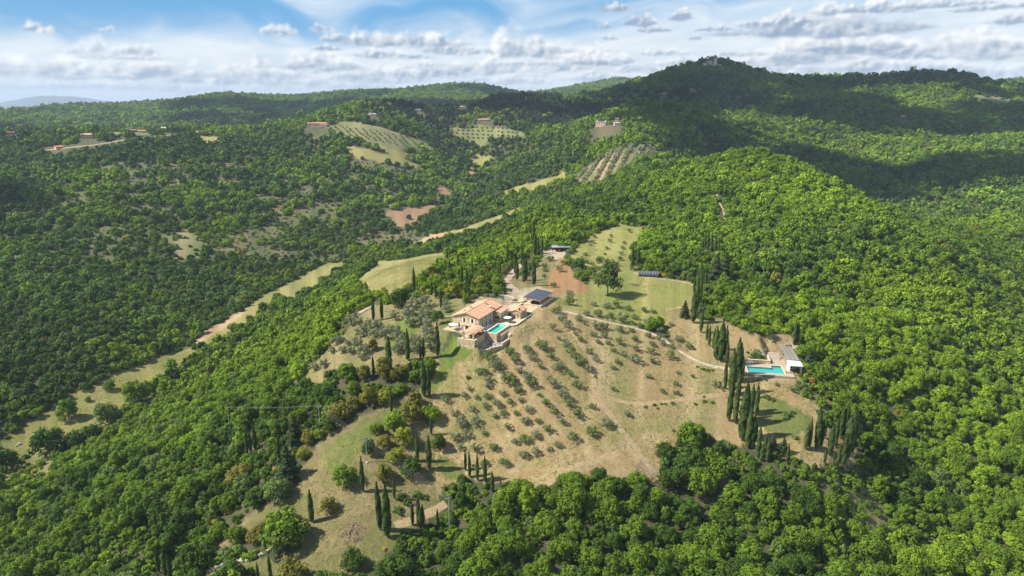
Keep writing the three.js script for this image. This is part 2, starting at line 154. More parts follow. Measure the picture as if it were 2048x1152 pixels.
const WAYS=[["footpath",1.6,"pale",[26.3,-329.4,34.2,-327.0,44.0,-324.7,56.3,-322.8,67.8,-317.6,75.8,-308.8,80.1,-301.0,86.5,-293.8,95.7,-289.5,105.7,-288.7]],
["footpath",1.3,"tan",[80.8,-344.7,86.8,-347.8,95.1,-350.9]],
["footpath",1.5,"tan",[74.7,-405.2,79.7,-395.9,91.2,-393.9,104.7,-387.6,107.9,-377.4]],
["footpath",1.4,"tan",[37.9,-455.2,44.8,-438.3,49.9,-424.4,55.3,-416.8]],
["farm_track",2.6,"dirt",[33.5,-267.9,36.3,-259.7,42.8,-246.4,50.3,-231.9,54.4,-223.3]],
["farm_track",2.2,"dirt",[21.6,-328.3,27.6,-308.0,33.2,-291.9,37.5,-278.9,36.3,-259.7]],
["farm_track",2.4,"dirt",[6.4,-215.7,12.7,-217.3,17.4,-221.1,28.9,-227.3,41.0,-233.7]],
["farm_track",3.0,"dirt",[-39.5,-201.0,-33.2,-204.7,-26.8,-209.1,-23.2,-211.9]],
["farm_track",2.2,"dirt",[42.8,-261.4,55.4,-261.4,71.2,-266.5,89.4,-270.9]],
["driveway",4.0,"rose",[4.3,-354.7,-0.6,-367.6,-3.5,-389.0,-1.2,-413.0,2.0,-432.2,7.0,-446.1]],
["driveway",3.0,"rose",[-82.6,-331.3,-79.1,-344.9,-74.9,-351.1]],
["country_road",3.6,"tan",[-799.6,-1173.4,-751.8,-1168.6,-706.6,-1164.5,-671.2,-1193.2,-628.2,-1263.9,-612.5,-1372.8,-822.1,-2076.9,-753.0,-2071.5]],
["farm_track",4,"tan",[-268.7,-1349.3,-237.2,-1359.7,-210.5,-1373.0]],
["farm_track",2.6,"pale",[211.3,-1042.3,211.7,-1031.8,215.3,-1026.4]],
["footpath",1.5,"dirt",[178.5,-594.6,176.0,-580.5,174.3,-560.8,168.2,-533.7]]];
const CYPRESSES=[[-32.5,-280.5,15.7,875.6,714.0],[-45.4,-278.9,14.9,815.8,721.0],[-38.7,-279.9,10.6,847.0,717.0],[-40.0,-279.9,7.0,841.0,717.0],[-52.7,-272.4,15.4,777.5,741.0],[-58.7,-270.0,9.3,747.7,752.0],[-36.0,-257.8,16.6,848.0,793.0],[-33.9,-257.2,14.8,858.0,796.0],[-48.0,-249.1,9.7,783.0,824.0],[-68.5,-321.1,13.1,746.7,642.0],[-64.4,-321.9,11.6,763.8,639.0],[-54.5,-365.6,14.3,828.0,584.0],[-43.2,-352.1,8.6,863.0,591.0],[-40.1,-344.3,10.3,871.5,598.0],[-35.6,-327.1,11.2,882.0,618.0],[-56.4,-333.2,10.3,803.0,618.0],[-28.1,-369.5,13.5,924.0,574.0],[-25.3,-366.2,11.4,933.0,576.0],[-40.3,-427.3,8.9,899.0,546.0],[-36.9,-453.6,9.8,916.0,536.0],[-24.0,-402.0,10.6,945.0,556.0],[-52.2,-434.9,6.1,865.0,545.0],[-50.3,-447.6,8.6,875.0,540.0],[-47.8,-488.9,10.5,894.0,524.0],[-7.4,-407.2,9.8,1000.0,555.0],[-10.5,-419.3,5.9,991.0,548.0],[-3.1,-453.7,12.9,1015.0,526.0],[3.0,-399.7,12.7,1034.0,560.0],[7.0,-390.7,15.2,1047.6,566.0],[8.4,-398.2,15.4,1052.0,562.0],[12.7,-381.1,15.4,1068.0,571.0],[16.0,-463.0,16.2,1070.0,512.0],[18.3,-469.4,12.1,1076.0,505.0],[20.6,-459.8,13.3,1083.6,512.0],[6.6,-441.1,13.5,1044.0,532.0],[1.9,-422.1,12.4,1030.0,548.0],[-27.5,-517.5,10.6,953.0,505.0],[-5.1,-571.6,9.9,1012.0,470.0],[4.6,-564.0,11.0,1035.0,463.0],[14.3,-532.5,9.6,1060.0,470.0],[15.8,-490.4,17.4,1067.0,492.0],[28.8,-571.4,9.4,1092.0,443.0],[38.5,-921.5,12.1,1081.0,398.0],[42.2,-912.9,12.0,1087.0,398.0],[75.3,-416.5,15.7,1263.8,535.0],[79.8,-421.0,12.9,1275.8,531.0],[134.0,-464.7,11.6,1409.6,495.0],[134.2,-458.6,13.2,1415.0,500.0],[135.0,-452.7,13.8,1422.0,505.0],[136.6,-449.0,13.0,1430.0,508.0],[138.2,-447.6,11.6,1436.0,509.0],[113.0,-384.8,9.9,1411.0,572.0],[101.2,-353.2,17.5,1398.6,609.0],[102.4,-369.7,10.2,1387.6,588.0],[91.9,-329.6,17.6,1386.0,646.0],[96.8,-342.8,18.7,1392.0,625.0],[93.3,-319.6,12.4,1401.5,665.0],[94.4,-312.8,9.2,1413.0,680.0],[94.1,-307.1,10.5,1418.0,692.0],[95.5,-304.3,10.7,1427.0,698.0],[94.3,-295.6,16.3,1432.0,719.0],[95.9,-294.0,20.8,1440.6,723.0],[98.8,-297.6,15.6,1449.0,714.0],[98.0,-291.6,12.1,1453.0,730.0],[92.8,-275.0,13.2,1450.5,778.0],[88.7,-255.4,20.4,1457.0,842.0],[94.4,-271.1,21.5,1463.0,790.0],[98.7,-279.2,20.7,1471.7,765.0],[101.2,-283.0,15.8,1478.0,752.0],[100.9,-278.3,12.2,1483.0,766.0],[91.0,-254.1,17.4,1470.0,847.0],[96.3,-267.9,13.7,1476.0,800.0],[91.1,-244.8,23.3,1484.0,881.0],[94.6,-252.6,20.1,1490.0,852.0],[91.9,-240.5,18.0,1495.0,896.0],[99.3,-259.8,13.2,1502.0,826.0],[100.9,-258.3,15.1,1512.0,831.0],[93.5,-240.1,14.5,1504.0,897.0],[96.3,-244.6,7.6,1511.0,880.0],[95.0,-233.7,8.2,1522.0,922.0],[97.0,-233.1,10.9,1534.0,924.0],[104.3,-232.1,8.6,1574.0,928.0],[97.6,-237.6,7.9,1529.0,905.0],[94.2,-235.5,13.7,1515.0,915.0],[141.1,-326.1,4.8,1583.0,668.0],[138.0,-314.9,12.8,1588.0,690.0],[139.6,-315.2,11.1,1594.0,688.0],[113.9,-239.0,11.1,1611.0,899.0],[115.5,-239.6,13.2,1618.0,897.0],[118.6,-239.6,18.2,1633.5,899.0],[120.5,-240.8,12.2,1641.0,895.0],[124.2,-246.2,11.3,1648.5,876.0],[119.7,-234.4,7.2,1649.0,928.0],[123.4,-238.7,13.6,1659.0,911.0],[128.1,-244.5,13.2,1670.0,894.0],[133.1,-250.9,15.0,1680.7,876.0],[134.9,-251.0,16.3,1688.5,880.0],[128.8,-238.0,14.1,1686.0,931.0],[134.8,-244.9,20.8,1700.0,911.0],[136.6,-247.0,18.2,1704.0,905.0],[123.8,-236.0,5.1,1666.0,928.0],[125.5,-235.8,10.0,1674.6,934.0],[131.3,-241.4,19.6,1691.0,920.0],[128.2,-329.5,1.6,1528.0,654.0],[-31.3,-240.2,7.6,862.7,869.0],[-30.6,-225.3,13.8,858.0,939.0],[-35.2,-228.2,11.7,835.0,922.0],[-52.8,-214.1,14.0,726.0,984.0],[-44.0,-198.9,18.4,761.0,1060.0],[-41.2,-196.1,19.7,775.0,1075.0],[-46.0,-217.4,7.8,767.0,969.0],[-41.3,-211.8,9.2,788.7,998.0],[-17.2,-225.3,8.2,930.6,941.0],[-15.4,-222.3,10.5,939.6,955.0],[-12.5,-220.5,11.3,955.0,962.0],[-9.8,-219.7,10.4,970.0,964.0],[-6.9,-214.9,7.9,985.0,984.0],[-4.1,-217.7,3.0,1001.0,970.0],[-33.7,-202.1,9.0,825.5,1050.0],[-31.7,-201.9,12.4,837.0,1052.0],[-30.7,-200.6,8.4,842.0,1059.0],[-30.2,-201.9,8.6,846.0,1053.0],[-25.2,-202.7,6.8,875.6,1052.0],[-68.5,-204.3,12.9,624.0,1045.0],[-89.7,-236.0,11.7,559.0,931.0],[-119.1,-196.9,10.5,318.0,1146.0],[-115.8,-194.7,10.6,331.0,1153.0],[-113.6,-193.7,9.3,341.0,1156.0],[-80.5,-184.4,6.5,516.0,1160.0],[-76.1,-183.5,8.8,541.6,1158.0],[-108.0,-250.8,10.8,495.0,909.0],[-106.6,-251.2,9.0,502.0,905.0],[-104.9,-251.8,10.8,511.0,899.0],[-148.0,-211.3,9.1,201.0,1113.0],[-160.6,-204.8,4.9,111.0,1154.0],[-139.9,-210.3,4.3,241.0,1108.0],[-155.9,-211.8,4.6,160.0,1120.0],[-748.4,-1216.3,13.6,166.0,278.0],[-751.0,-1271.6,13.3,199.0,268.0],[-748.7,-1278.9,11.6,206.0,267.0],[-751.7,-1240.3,10.4,178.0,272.0],[-994.7,-1929.5,20.1,303.0,262.0],[-709.1,-1392.9,13.6,312.0,262.0],[-676.1,-1339.1,14.0,318.0,263.0],[-933.1,-1981.1,16.5,365.0,260.0],[-926.8,-1988.8,15.2,372.0,260.0],[-919.0,-1996.7,16.7,380.0,260.0],[-912.4,-2007.3,16.7,388.0,260.0],[-628.2,-1399.5,12.6,396.0,260.0],[-902.4,-2036.7,15.6,404.0,259.0],[-894.0,-2044.1,14.2,412.0,259.0],[-883.5,-2046.9,14.2,420.0,259.0],[-874.7,-2061.1,12.9,430.0,258.0]];
const OLIVES=[[-9.6,-276.2,6.6,"slope",979.5,720.7],[-7.3,-271.7,7.1,"slope",989.9,736.5],[-4.7,-270.4,3.9,"slope",1001.7,740.4],[-1.0,-279.3,5.6,"slope",1019.4,708.9],[1.2,-274.4,5.6,"slope",1029.7,725.2],[6.5,-282.5,5.7,"slope",1053.3,703.0],[8.9,-277.8,4.3,"slope",1065.1,718.8],[12.3,-273.2,3.3,"slope",1081.3,736.5],[13.1,-286.9,5.8,"slope",1082.8,695.7],[14.7,-285.2,3.7,"slope",1090.2,701.6],[17.1,-280.7,4.7,"slope",1102.0,716.3],[24.7,-291.5,4.1,"slope",1133.0,693.2],[25.9,-285.5,5.8,"slope",1140.4,710.4],[28.4,-283.1,4.0,"slope",1152.2,719.8],[20.0,-274.2,6.2,"slope",1116.8,739.4],[28.8,-280.0,3.3,"slope",1155.1,729.1],[-12.8,-268.5,6.1,"slope",963.3,749.8],[-9.6,-264.4,4.8,"slope",978.0,765.5],[-10.1,-262.0,3.8,"slope",975.1,775.9],[-1.9,-264.6,6.3,"slope",1014.9,762.0],[-0.3,-262.0,6.3,"slope",1022.3,772.4],[2.4,-258.7,5.0,"slope",1035.6,785.2],[3.4,-268.4,4.5,"slope",1040.0,747.3],[6.1,-265.5,5.1,"slope",1053.3,758.6],[7.9,-261.9,5.7,"slope",1062.2,772.9],[15.2,-266.9,3.2,"slope",1096.1,760.1],[17.8,-263.1,5.4,"slope",1109.4,775.3],[24.9,-271.6,3.6,"slope",1140.4,751.8],[27.2,-265.4,4.8,"slope",1153.6,772.9],[20.8,-257.6,5.9,"slope",1125.6,797.0],[23.5,-253.2,4.6,"slope",1140.4,815.7],[26.0,-250.3,3.7,"slope",1153.6,829.0],[13.6,-253.1,4.6,"slope",1091.7,809.8],[16.7,-248.9,4.5,"slope",1107.9,829.0],[11.1,-257.3,2.8,"slope",1078.4,792.1],[-27.1,-255.6,4.0,"slope",891.0,802.9],[-19.7,-257.4,3.7,"slope",927.9,795.0],[-17.4,-260.6,2.8,"slope",939.7,781.8],[-14.8,-256.7,2.8,"slope",951.5,798.0],[-10.0,-257.2,4.0,"slope",975.1,795.5],[-10.7,-252.5,3.7,"slope",970.7,815.7],[-6.3,-253.0,4.6,"slope",992.8,812.7],[-4.3,-258.0,3.7,"slope",1003.1,790.6],[-0.9,-253.3,3.4,"slope",1019.4,809.3],[3.5,-254.2,3.4,"slope",1041.5,803.4],[-16.0,-250.7,4.0,"slope",944.1,823.6],[-23.0,-248.9,4.5,"slope",908.7,831.9],[-20.1,-245.2,5.4,"slope",922.0,848.1],[-14.3,-244.9,5.7,"slope",951.5,848.6],[-3.3,-248.6,4.2,"slope",1007.6,831.4],[-6.8,-247.8,3.0,"slope",989.9,835.4],[6.7,-249.7,4.2,"slope",1057.7,822.6],[1.7,-248.5,2.7,"slope",1032.6,829.0],[5.2,-244.3,4.8,"slope",1050.3,847.2],[10.1,-244.7,3.0,"slope",1075.4,844.2],[19.7,-244.8,3.9,"slope",1124.1,847.2],[-19.7,-243.9,5.4,"slope",923.4,853.8],[-22.2,-238.1,5.0,"slope",908.7,879.9],[-17.4,-239.5,4.7,"slope",933.8,873.5],[-10.6,-240.2,2.9,"slope",969.2,869.1],[-1.5,-242.2,3.6,"slope",1016.4,858.3],[5.0,-236.4,5.2,"slope",1050.3,883.4],[9.0,-237.9,4.7,"slope",1071.0,875.0],[1.1,-235.8,3.5,"slope",1029.7,887.8],[14.0,-240.4,4.4,"slope",1096.1,864.2],[23.2,-237.0,5.0,"slope",1144.8,881.4],[-13.7,-233.2,4.6,"slope",951.5,901.6],[-7.0,-233.4,4.6,"slope",986.9,900.1],[-3.0,-226.6,4.8,"slope",1007.6,930.1],[-10.2,-226.8,3.9,"slope",969.2,931.6],[8.5,-230.2,4.3,"slope",1069.5,909.9],[4.4,-229.2,4.5,"slope",1047.4,916.3],[17.3,-233.5,3.5,"slope",1115.3,893.7],[14.1,-231.7,3.1,"slope",1099.0,902.1],[-20.0,-234.1,3.2,"slope",919.0,899.1],[-13.9,-225.2,2.8,"slope",948.5,940.0],[22.2,-324.5,5.7,"slope",1113.3,626.8],[24.3,-316.3,5.9,"slope",1123.6,642.1],[26.6,-309.0,6.2,"slope",1135.4,657.3],[18.9,-304.9,4.3,"slope",1104.4,659.3],[21.2,-296.5,2.4,"slope",1116.2,679.0],[24.5,-294.4,3.5,"slope",1131.0,686.4],[32.9,-320.0,4.9,"slope",1157.5,640.6],[30.3,-342.1,6.0,"slope",1139.8,609.1],[30.7,-351.3,4.5,"slope",1138.4,598.3],[43.1,-345.2,4.4,"slope",1187.1,611.6],[49.8,-343.2,5.6,"slope",1213.6,616.0],[55.7,-346.1,6.0,"slope",1234.3,615.0],[61.1,-343.2,4.4,"slope",1256.4,620.4],[37.4,-328.0,4.6,"slope",1172.3,631.3],[43.6,-329.9,5.8,"slope",1195.9,632.7],[50.0,-330.4,4.6,"slope",1221.0,635.7],[55.3,-327.5,8.0,"slope",1243.1,643.0],[62.9,-332.8,4.3,"slope",1269.7,638.1],[69.1,-342.3,4.4,"slope",1287.4,623.4],[73.6,-341.3,4.0,"slope",1305.1,625.9],[68.0,-327.7,5.4,"slope",1293.3,648.5],[73.0,-328.3,3.1,"slope",1312.5,648.5],[73.2,-319.8,4.5,"slope",1319.9,663.7],[80.1,-326.8,3.1,"slope",1342.0,651.4],[35.4,-316.3,2.6,"slope",1169.4,649.5],[40.9,-313.3,6.3,"slope",1193.0,658.8],[44.8,-315.6,5.9,"slope",1207.7,658.3],[52.4,-315.4,5.6,"slope",1238.7,663.7],[58.4,-316.8,3.4,"slope",1262.3,663.7],[38.6,-305.3,4.0,"slope",1187.1,672.1],[43.9,-305.9,4.3,"slope",1209.2,675.5],[40.0,-299.5,3.5,"slope",1195.9,686.4],[44.8,-299.6,3.5,"slope",1216.6,689.3],[29.7,-303.9,2.5,"slope",1150.2,670.1],[31.7,-298.8,3.9,"slope",1160.5,682.4],[50.8,-302.4,5.0,"slope",1240.2,688.3],[58.6,-307.4,4.7,"slope",1269.7,681.9],[66.0,-312.6,4.1,"slope",1296.3,675.0],[70.7,-311.2,3.3,"slope",1316.9,680.0],[80.5,-311.7,4.8,"slope",1356.8,681.9],[72.0,-307.1,4.0,"slope",1325.8,689.8],[66.3,-305.0,4.0,"slope",1303.6,691.3],[76.1,-304.6,4.0,"slope",1344.9,697.2],[84.0,-305.4,5.1,"slope",1377.4,697.2],[57.9,-298.8,5.0,"slope",1272.6,701.6],[64.3,-298.1,4.6,"slope",1300.7,707.0],[46.6,-294.3,3.1,"slope",1226.9,703.6],[50.8,-292.8,3.5,"slope",1246.1,711.4],[55.7,-289.5,6.5,"slope",1269.7,723.2],[64.0,-290.7,4.8,"slope",1305.1,725.2],[72.6,-294.7,5.3,"slope",1339.0,718.3],[47.1,-285.9,3.7,"slope",1234.3,726.7],[44.4,-281.0,3.4,"slope",1225.4,738.0],[34.8,-289.2,4.5,"slope",1178.2,708.5],[30.6,-279.7,6.0,"slope",1163.4,731.6],[37.4,-285.0,3.7,"slope",1191.5,722.3],[33.5,-276.1,4.0,"slope",1178.2,744.9],[35.7,-273.1,2.0,"slope",1190.0,755.2],[59.7,-278.3,3.3,"slope",1296.3,755.7],[73.9,-283.5,2.7,"slope",1355.3,747.4],[80.1,-281.8,2.7,"slope",1384.8,754.7],[42.5,-267.3,3.1,"slope",1225.0,779.2],[71.4,-275.6,3.2,"slope",1351.6,770.4],[64.3,-270.1,3.1,"slope",1324.2,784.5],[70.3,-269.6,3.1,"slope",1352.5,788.9],[32.6,-254.6,3.3,"slope",1184.3,816.1],[46.6,-253.7,3.7,"slope",1253.3,830.8],[37.3,-246.2,5.4,"slope",1212.6,852.4],[30.8,-241.0,6.0,"slope",1182.5,868.6],[26.3,-248.8,4.4,"slope",1155.9,835.6],[89.4,-275.6,5.2,"slope",1434.0,775.9],[-79.5,-321.5,7.4,"terrace",703.3,649.6],[-73.7,-315.1,6.3,"terrace",721.0,654.5],[-68.4,-312.4,5.8,"terrace",740.2,655.5],[-64.1,-308.2,6.6,"terrace",754.9,659.4],[-68.9,-305.5,6.1,"terrace",732.8,667.8],[-71.1,-302.6,6.1,"terrace",721.0,675.2],[-64.1,-300.8,6.0,"terrace",749.0,673.7],[-58.8,-298.2,6.4,"terrace",769.7,677.2],[-54.9,-301.4,7.4,"terrace",788.9,669.3],[-51.7,-294.4,6.8,"terrace",797.7,683.5],[-82.8,-303.0,5.6,"terrace",672.3,689.5],[-77.3,-292.9,5.0,"terrace",685.6,705.2],[-83.2,-295.7,4.1,"terrace",663.4,707.2],[-72.8,-289.8,5.0,"terrace",701.8,708.2],[-66.1,-286.6,6.2,"terrace",728.4,709.6],[-70.4,-292.8,5.9,"terrace",715.1,697.3],[-76.5,-298.4,3.7,"terrace",694.4,690.5],[-66.8,-283.1,4.9,"terrace",722.5,720.0],[-84.8,-286.9,4.9,"terrace",647.2,734.7],[-50.0,-331.9,8.1,"terrace",827.2,617.6],[-49.4,-322.0,8.9,"terrace",824.3,630.4],[-49.7,-314.2,8.7,"terrace",818.4,642.2],[-48.2,-308.2,7.6,"terrace",821.3,653.0],[-44.3,-334.0,7.6,"terrace",850.8,612.7],[-42.0,-321.8,7.4,"terrace",853.8,627.5],[-42.5,-313.7,7.7,"terrace",847.9,639.8],[-43.7,-306.5,7.1,"terrace",839.0,654.0],[-40.4,-302.1,7.4,"terrace",850.8,661.9],[-39.0,-295.8,6.8,"terrace",853.8,671.7],[-44.0,-292.1,5.9,"terrace",830.2,685.5],[-49.9,-287.1,6.7,"terrace",800.7,699.8],[-51.5,-284.5,5.7,"terrace",791.8,706.2],[-43.1,-285.2,6.6,"terrace",830.2,702.7],[-37.6,-289.0,7.2,"terrace",856.8,689.9],[-36.5,-285.3,5.8,"terrace",859.7,700.3],[-57.3,-318.8,6.4,"terrace",790.3,639.8],[-32.5,-321.3,5.4,"terrace",892.2,624.1],[-34.4,-334.0,4.6,"terrace",889.2,608.3],[-72.3,-298.5,4.6,"terrace",712.1,685.5],[-58.8,-304.3,4.7,"terrace",774.1,664.9],[-80.6,-304.1,4.2,"terrace",682.6,683.6],[-89.2,-287.7,5.4,"terrace",629.5,741.1],[50.0,-452.6,4.5,"upper",1171.2,511.2],[57.7,-485.3,4.3,"upper",1183.3,485.9],[61.2,-498.1,3.9,"upper",1189.1,475.9],[56.0,-477.8,2.8,"upper",1180.8,491.6],[74.1,-501.7,3.4,"upper",1222.3,474.2],[71.0,-484.6,4.3,"upper",1220.3,485.9],[66.1,-468.0,3.7,"upper",1212.7,498.2],[63.0,-453.2,3.1,"upper",1209.5,509.9],[58.9,-436.0,4.7,"upper",1203.8,522.5],[90.1,-514.0,5.0,"upper",1259.9,464.6],[80.3,-479.3,3.8,"upper",1248.4,488.0],[76.7,-465.0,4.1,"upper",1244.6,498.7],[73.4,-450.1,4.4,"upper",1241.4,510.6],[70.7,-435.1,4.7,"upper",1240.1,521.2],[66.5,-420.6,5.4,"upper",1233.7,533.5],[65.1,-409.1,4.1,"upper",1235.0,542.4],[46.3,-434.9,6.0,"upper",1165.5,525.0],[48.8,-431.4,4.3,"upper",1174.4,527.1],[51.4,-424.7,3.8,"upper",1184.6,531.8],[56.7,-415.1,4.5,"upper",1205.0,539.0],[53.2,-412.7,5.3,"upper",1194.8,541.2],[49.8,-397.3,4.7,"upper",1189.7,553.5],[48.5,-389.6,5.0,"upper",1188.4,561.6],[39.4,-457.9,6.8,"upper",1138.7,507.6],[36.9,-443.5,6.1,"upper",1134.9,519.9],[34.0,-432.7,5.1,"upper",1128.5,529.3],[29.9,-415.2,6.2,"upper",1119.6,543.9],[25.5,-444.8,6.6,"upper",1100.4,521.6],[38.3,-395.0,5.1,"upper",1152.1,557.7],[40.6,-409.6,5.3,"upper",1155.3,546.3],[23.7,-377.2,4.9,"upper",1106.8,574.3],[20.7,-432.1,5.1,"upper",1087.7,534.4],[21.0,-419.9,4.6,"upper",1090.2,542.9],[19.5,-405.2,3.6,"upper",1087.7,554.8],[31.5,-360.4,4.3,"upper",1138.7,589.2],[-5.8,-312.8,3.5,"garden",1000.0,636.6],[1.5,-337.1,3.2,"garden",1030.0,604.0],[-10.2,-341.4,3.8,"garden",985.0,594.6],[-5.0,-347.5,3.3,"garden",1005.0,590.0],[120.5,-305.6,2.9,"garden",1530.0,704.0],[115.3,-302.9,3.9,"garden",1512.0,705.3],[115.0,-275.6,2.2,"garden",1552.0,771.3],[-17.4,-329.6,3.6,"garden",955.0,614.6],[121.2,-272.6,3.6,"garden",1585.0,783.3],[96.7,-277.2,2.7,"garden",1465.0,772.0]];
const GROVE=[[-341.7,-1330.5,4.7],[-324.6,-1320.7,4.7],[-310.2,-1313.4,4.7],[-291.5,-1306.3,4.7],[-278.7,-1309.2,4.7],[-265.7,-1309.1,4.7],[-253.9,-1313.4,4.7],[-240.4,-1316.6,4.7],[-227.7,-1337.8,4.8],[-217.4,-1362.6,4.9],[-206.3,-1372.0,4.9],[-332.0,-1313.9,4.7],[-316.8,-1311.5,4.7],[-301.5,-1300.8,4.6],[-288.1,-1301.1,4.6],[-274.3,-1300.5,4.6],[-258.1,-1297.0,4.6],[-247.1,-1304.5,4.7],[-233.7,-1315.0,4.7],[-222.5,-1331.0,4.8],[-212.8,-1350.8,4.8],[-200.5,-1367.4,4.9],[-328.8,-1307.8,4.7],[-310.6,-1300.0,4.6],[-298.0,-1292.4,4.6],[-282.7,-1289.2,4.6],[-268.5,-1290.3,4.6],[-253.3,-1293.0,4.6],[-242.6,-1297.5,4.6],[-229.7,-1307.8,4.7],[-218.9,-1320.3,4.7],[-208.2,-1341.6,4.8],[-194.9,-1364.9,4.9],[-322.8,-1297.1,4.6],[-304.3,-1287.9,4.6],[-291.9,-1285.0,4.6],[-277.6,-1281.0,4.6],[-264.4,-1280.6,4.6],[-247.7,-1280.7,4.6],[-235.8,-1287.0,4.6],[-226.7,-1298.7,4.7],[-212.4,-1317.5,4.7],[-202.5,-1331.4,4.8],[-190.4,-1352.2,4.9],[-316.1,-1288.2,4.6],[-300.3,-1281.4,4.6],[-285.4,-1274.4,4.6],[-272.5,-1276.9,4.6],[-259.6,-1275.3,4.6],[-243.6,-1276.5,4.6],[-233.1,-1283.6,4.6],[-219.2,-1297.5,4.7],[-210.3,-1310.7,4.7],[-199.5,-1327.8,4.8],[-185.9,-1350.0,4.9],[-311.0,-1278.0,4.6],[-294.8,-1269.7,4.5],[-281.5,-1269.0,4.5],[-265.4,-1267.8,4.5],[-251.1,-1267.6,4.5],[-240.3,-1267.9,4.5],[-228.8,-1274.7,4.6],[-215.9,-1283.4,4.6],[-203.4,-1305.6,4.7],[-194.7,-1320.9,4.7],[-182.2,-1339.0,4.8],[-304.2,-1267.7,4.5],[-290.8,-1266.9,4.5],[-273.4,-1261.8,4.5],[-259.6,-1260.9,4.5],[-246.4,-1260.5,4.5],[-233.9,-1263.3,4.5],[-223.2,-1273.4,4.6],[-211.6,-1278.8,4.6],[-198.0,-1296.1,4.7],[-188.6,-1313.0,4.7],[-175.5,-1333.4,4.8],[90.3,-955.4,10.5],[94.0,-969.9,11.2],[97.0,-979.8,12.2],[101.1,-982.8,9.2],[104.3,-988.7,12.4],[107.2,-995.6,9.2],[94.5,-906.6,8.7],[97.3,-914.8,10.6],[99.0,-927.4,9.0],[102.7,-935.5,10.4],[105.9,-946.3,11.8],[108.1,-957.1,8.7],[111.6,-960.7,8.8],[114.4,-969.5,9.2],[117.2,-978.0,11.6],[120.0,-983.6,10.9],[122.5,-988.5,9.7],[124.9,-994.8,10.2],[127.7,-998.7,11.8],[102.6,-857.9,9.5],[104.8,-871.6,8.1],[108.0,-880.4,9.6],[110.7,-888.2,10.0],[112.2,-898.5,9.4],[115.3,-904.9,9.9],[117.1,-918.2,11.1],[120.4,-923.3,8.7],[122.5,-932.5,9.7],[125.3,-940.7,9.6],[127.3,-952.5,10.3],[130.6,-957.7,9.0],[131.9,-967.7,10.9],[135.2,-971.8,10.6],[137.1,-980.8,11.9],[140.0,-987.1,9.1],[142.5,-993.9,9.7],[109.3,-816.4,9.9],[112.3,-829.3,10.0],[115.2,-846.3,10.4],[118.2,-860.2,8.3],[121.0,-868.7,9.0],[123.6,-878.6,10.9],[126.5,-889.7,8.1],[128.6,-900.8,10.0],[131.1,-908.6,10.6],[133.7,-918.4,8.6],[136.2,-930.4,11.3],[138.8,-938.6,11.1],[141.9,-944.6,10.7],[143.8,-953.1,10.7],[146.0,-963.4,11.9],[148.6,-971.1,11.9],[150.7,-978.9,11.9],[153.8,-985.7,11.0],[127.2,-841.5,8.1],[130.3,-851.2,8.9],[133.5,-865.6,8.3],[135.7,-878.2,8.4],[139.1,-885.2,8.6],[142.3,-897.0,9.3],[145.1,-910.3,9.4],[147.8,-918.9,8.6],[150.1,-927.6,11.5],[152.6,-937.6,10.7],[155.5,-946.2,9.6],[157.5,-953.8,8.7],[161.4,-960.3,11.5],[163.8,-969.0,11.5],[167.3,-980.2,9.4],[169.9,-991.4,10.7],[146.1,-852.8,10.6],[149.9,-865.9,10.9],[153.7,-886.3,10.1],[158.1,-899.0,10.6],[162.2,-915.0,11.0],[165.1,-926.7,11.5],[168.3,-936.5,10.5],[172.4,-947.2,11.0],[174.8,-958.0,9.4],[178.2,-968.9,10.9],[183.9,-985.9,12.1],[187.1,-1001.1,10.4],[174.7,-926.4,9.3],[177.6,-937.8,8.5],[181.5,-952.6,10.5],[186.7,-967.4,10.9],[190.7,-983.4,12.2],[196.3,-1001.8,9.6],[199.1,-1013.4,12.7],[-128.3,-1535.4,6.6],[-119.3,-1539.5,6.6],[-110.6,-1539.4,6.6],[-98.8,-1535.9,6.6],[-84.8,-1532.7,6.6],[-77.0,-1531.8,6.6],[-65.1,-1523.2,6.5],[-54.6,-1517.4,6.5],[-41.2,-1505.9,6.5],[-29.0,-1492.6,6.4],[-20.0,-1481.1,6.3],[-11.2,-1470.9,6.3],[0.3,-1461.7,6.3],[9.6,-1451.2,6.2],[-129.9,-1515.8,6.5],[-117.6,-1520.7,6.5],[-107.0,-1520.7,6.5],[-95.2,-1521.4,6.5],[-85.5,-1519.0,6.5],[-73.8,-1515.9,6.5],[-63.8,-1513.0,6.5],[-51.1,-1501.6,6.4],[-43.5,-1494.3,6.4],[-29.0,-1473.0,6.3],[-20.3,-1456.7,6.3],[-7.8,-1446.6,6.2],[0.6,-1439.6,6.2],[9.3,-1432.1,6.1],[-129.7,-1498.0,6.4],[-119.0,-1506.5,6.5],[-105.3,-1506.8,6.5],[-97.2,-1508.1,6.5],[-85.3,-1507.0,6.5],[-75.6,-1503.6,6.5],[-61.1,-1496.1,6.4],[-50.4,-1485.8,6.4],[-41.7,-1474.0,6.3],[-28.8,-1453.0,6.2],[-21.2,-1440.3,6.2],[-7.5,-1428.0,6.1],[1.6,-1419.2,6.1],[11.6,-1416.9,6.1],[-126.2,-1486.6,6.4],[-115.0,-1491.0,6.4],[-106.8,-1493.0,6.4],[-94.9,-1496.7,6.4],[-83.2,-1494.2,6.4],[-72.1,-1490.5,6.4],[-62.2,-1485.2,6.4],[-51.4,-1474.7,6.3],[-38.7,-1456.9,6.3],[-31.7,-1442.4,6.2],[-19.4,-1423.1,6.1],[-8.7,-1414.4,6.1],[-0.2,-1408.0,6.1],[12.2,-1397.1,6.0]];
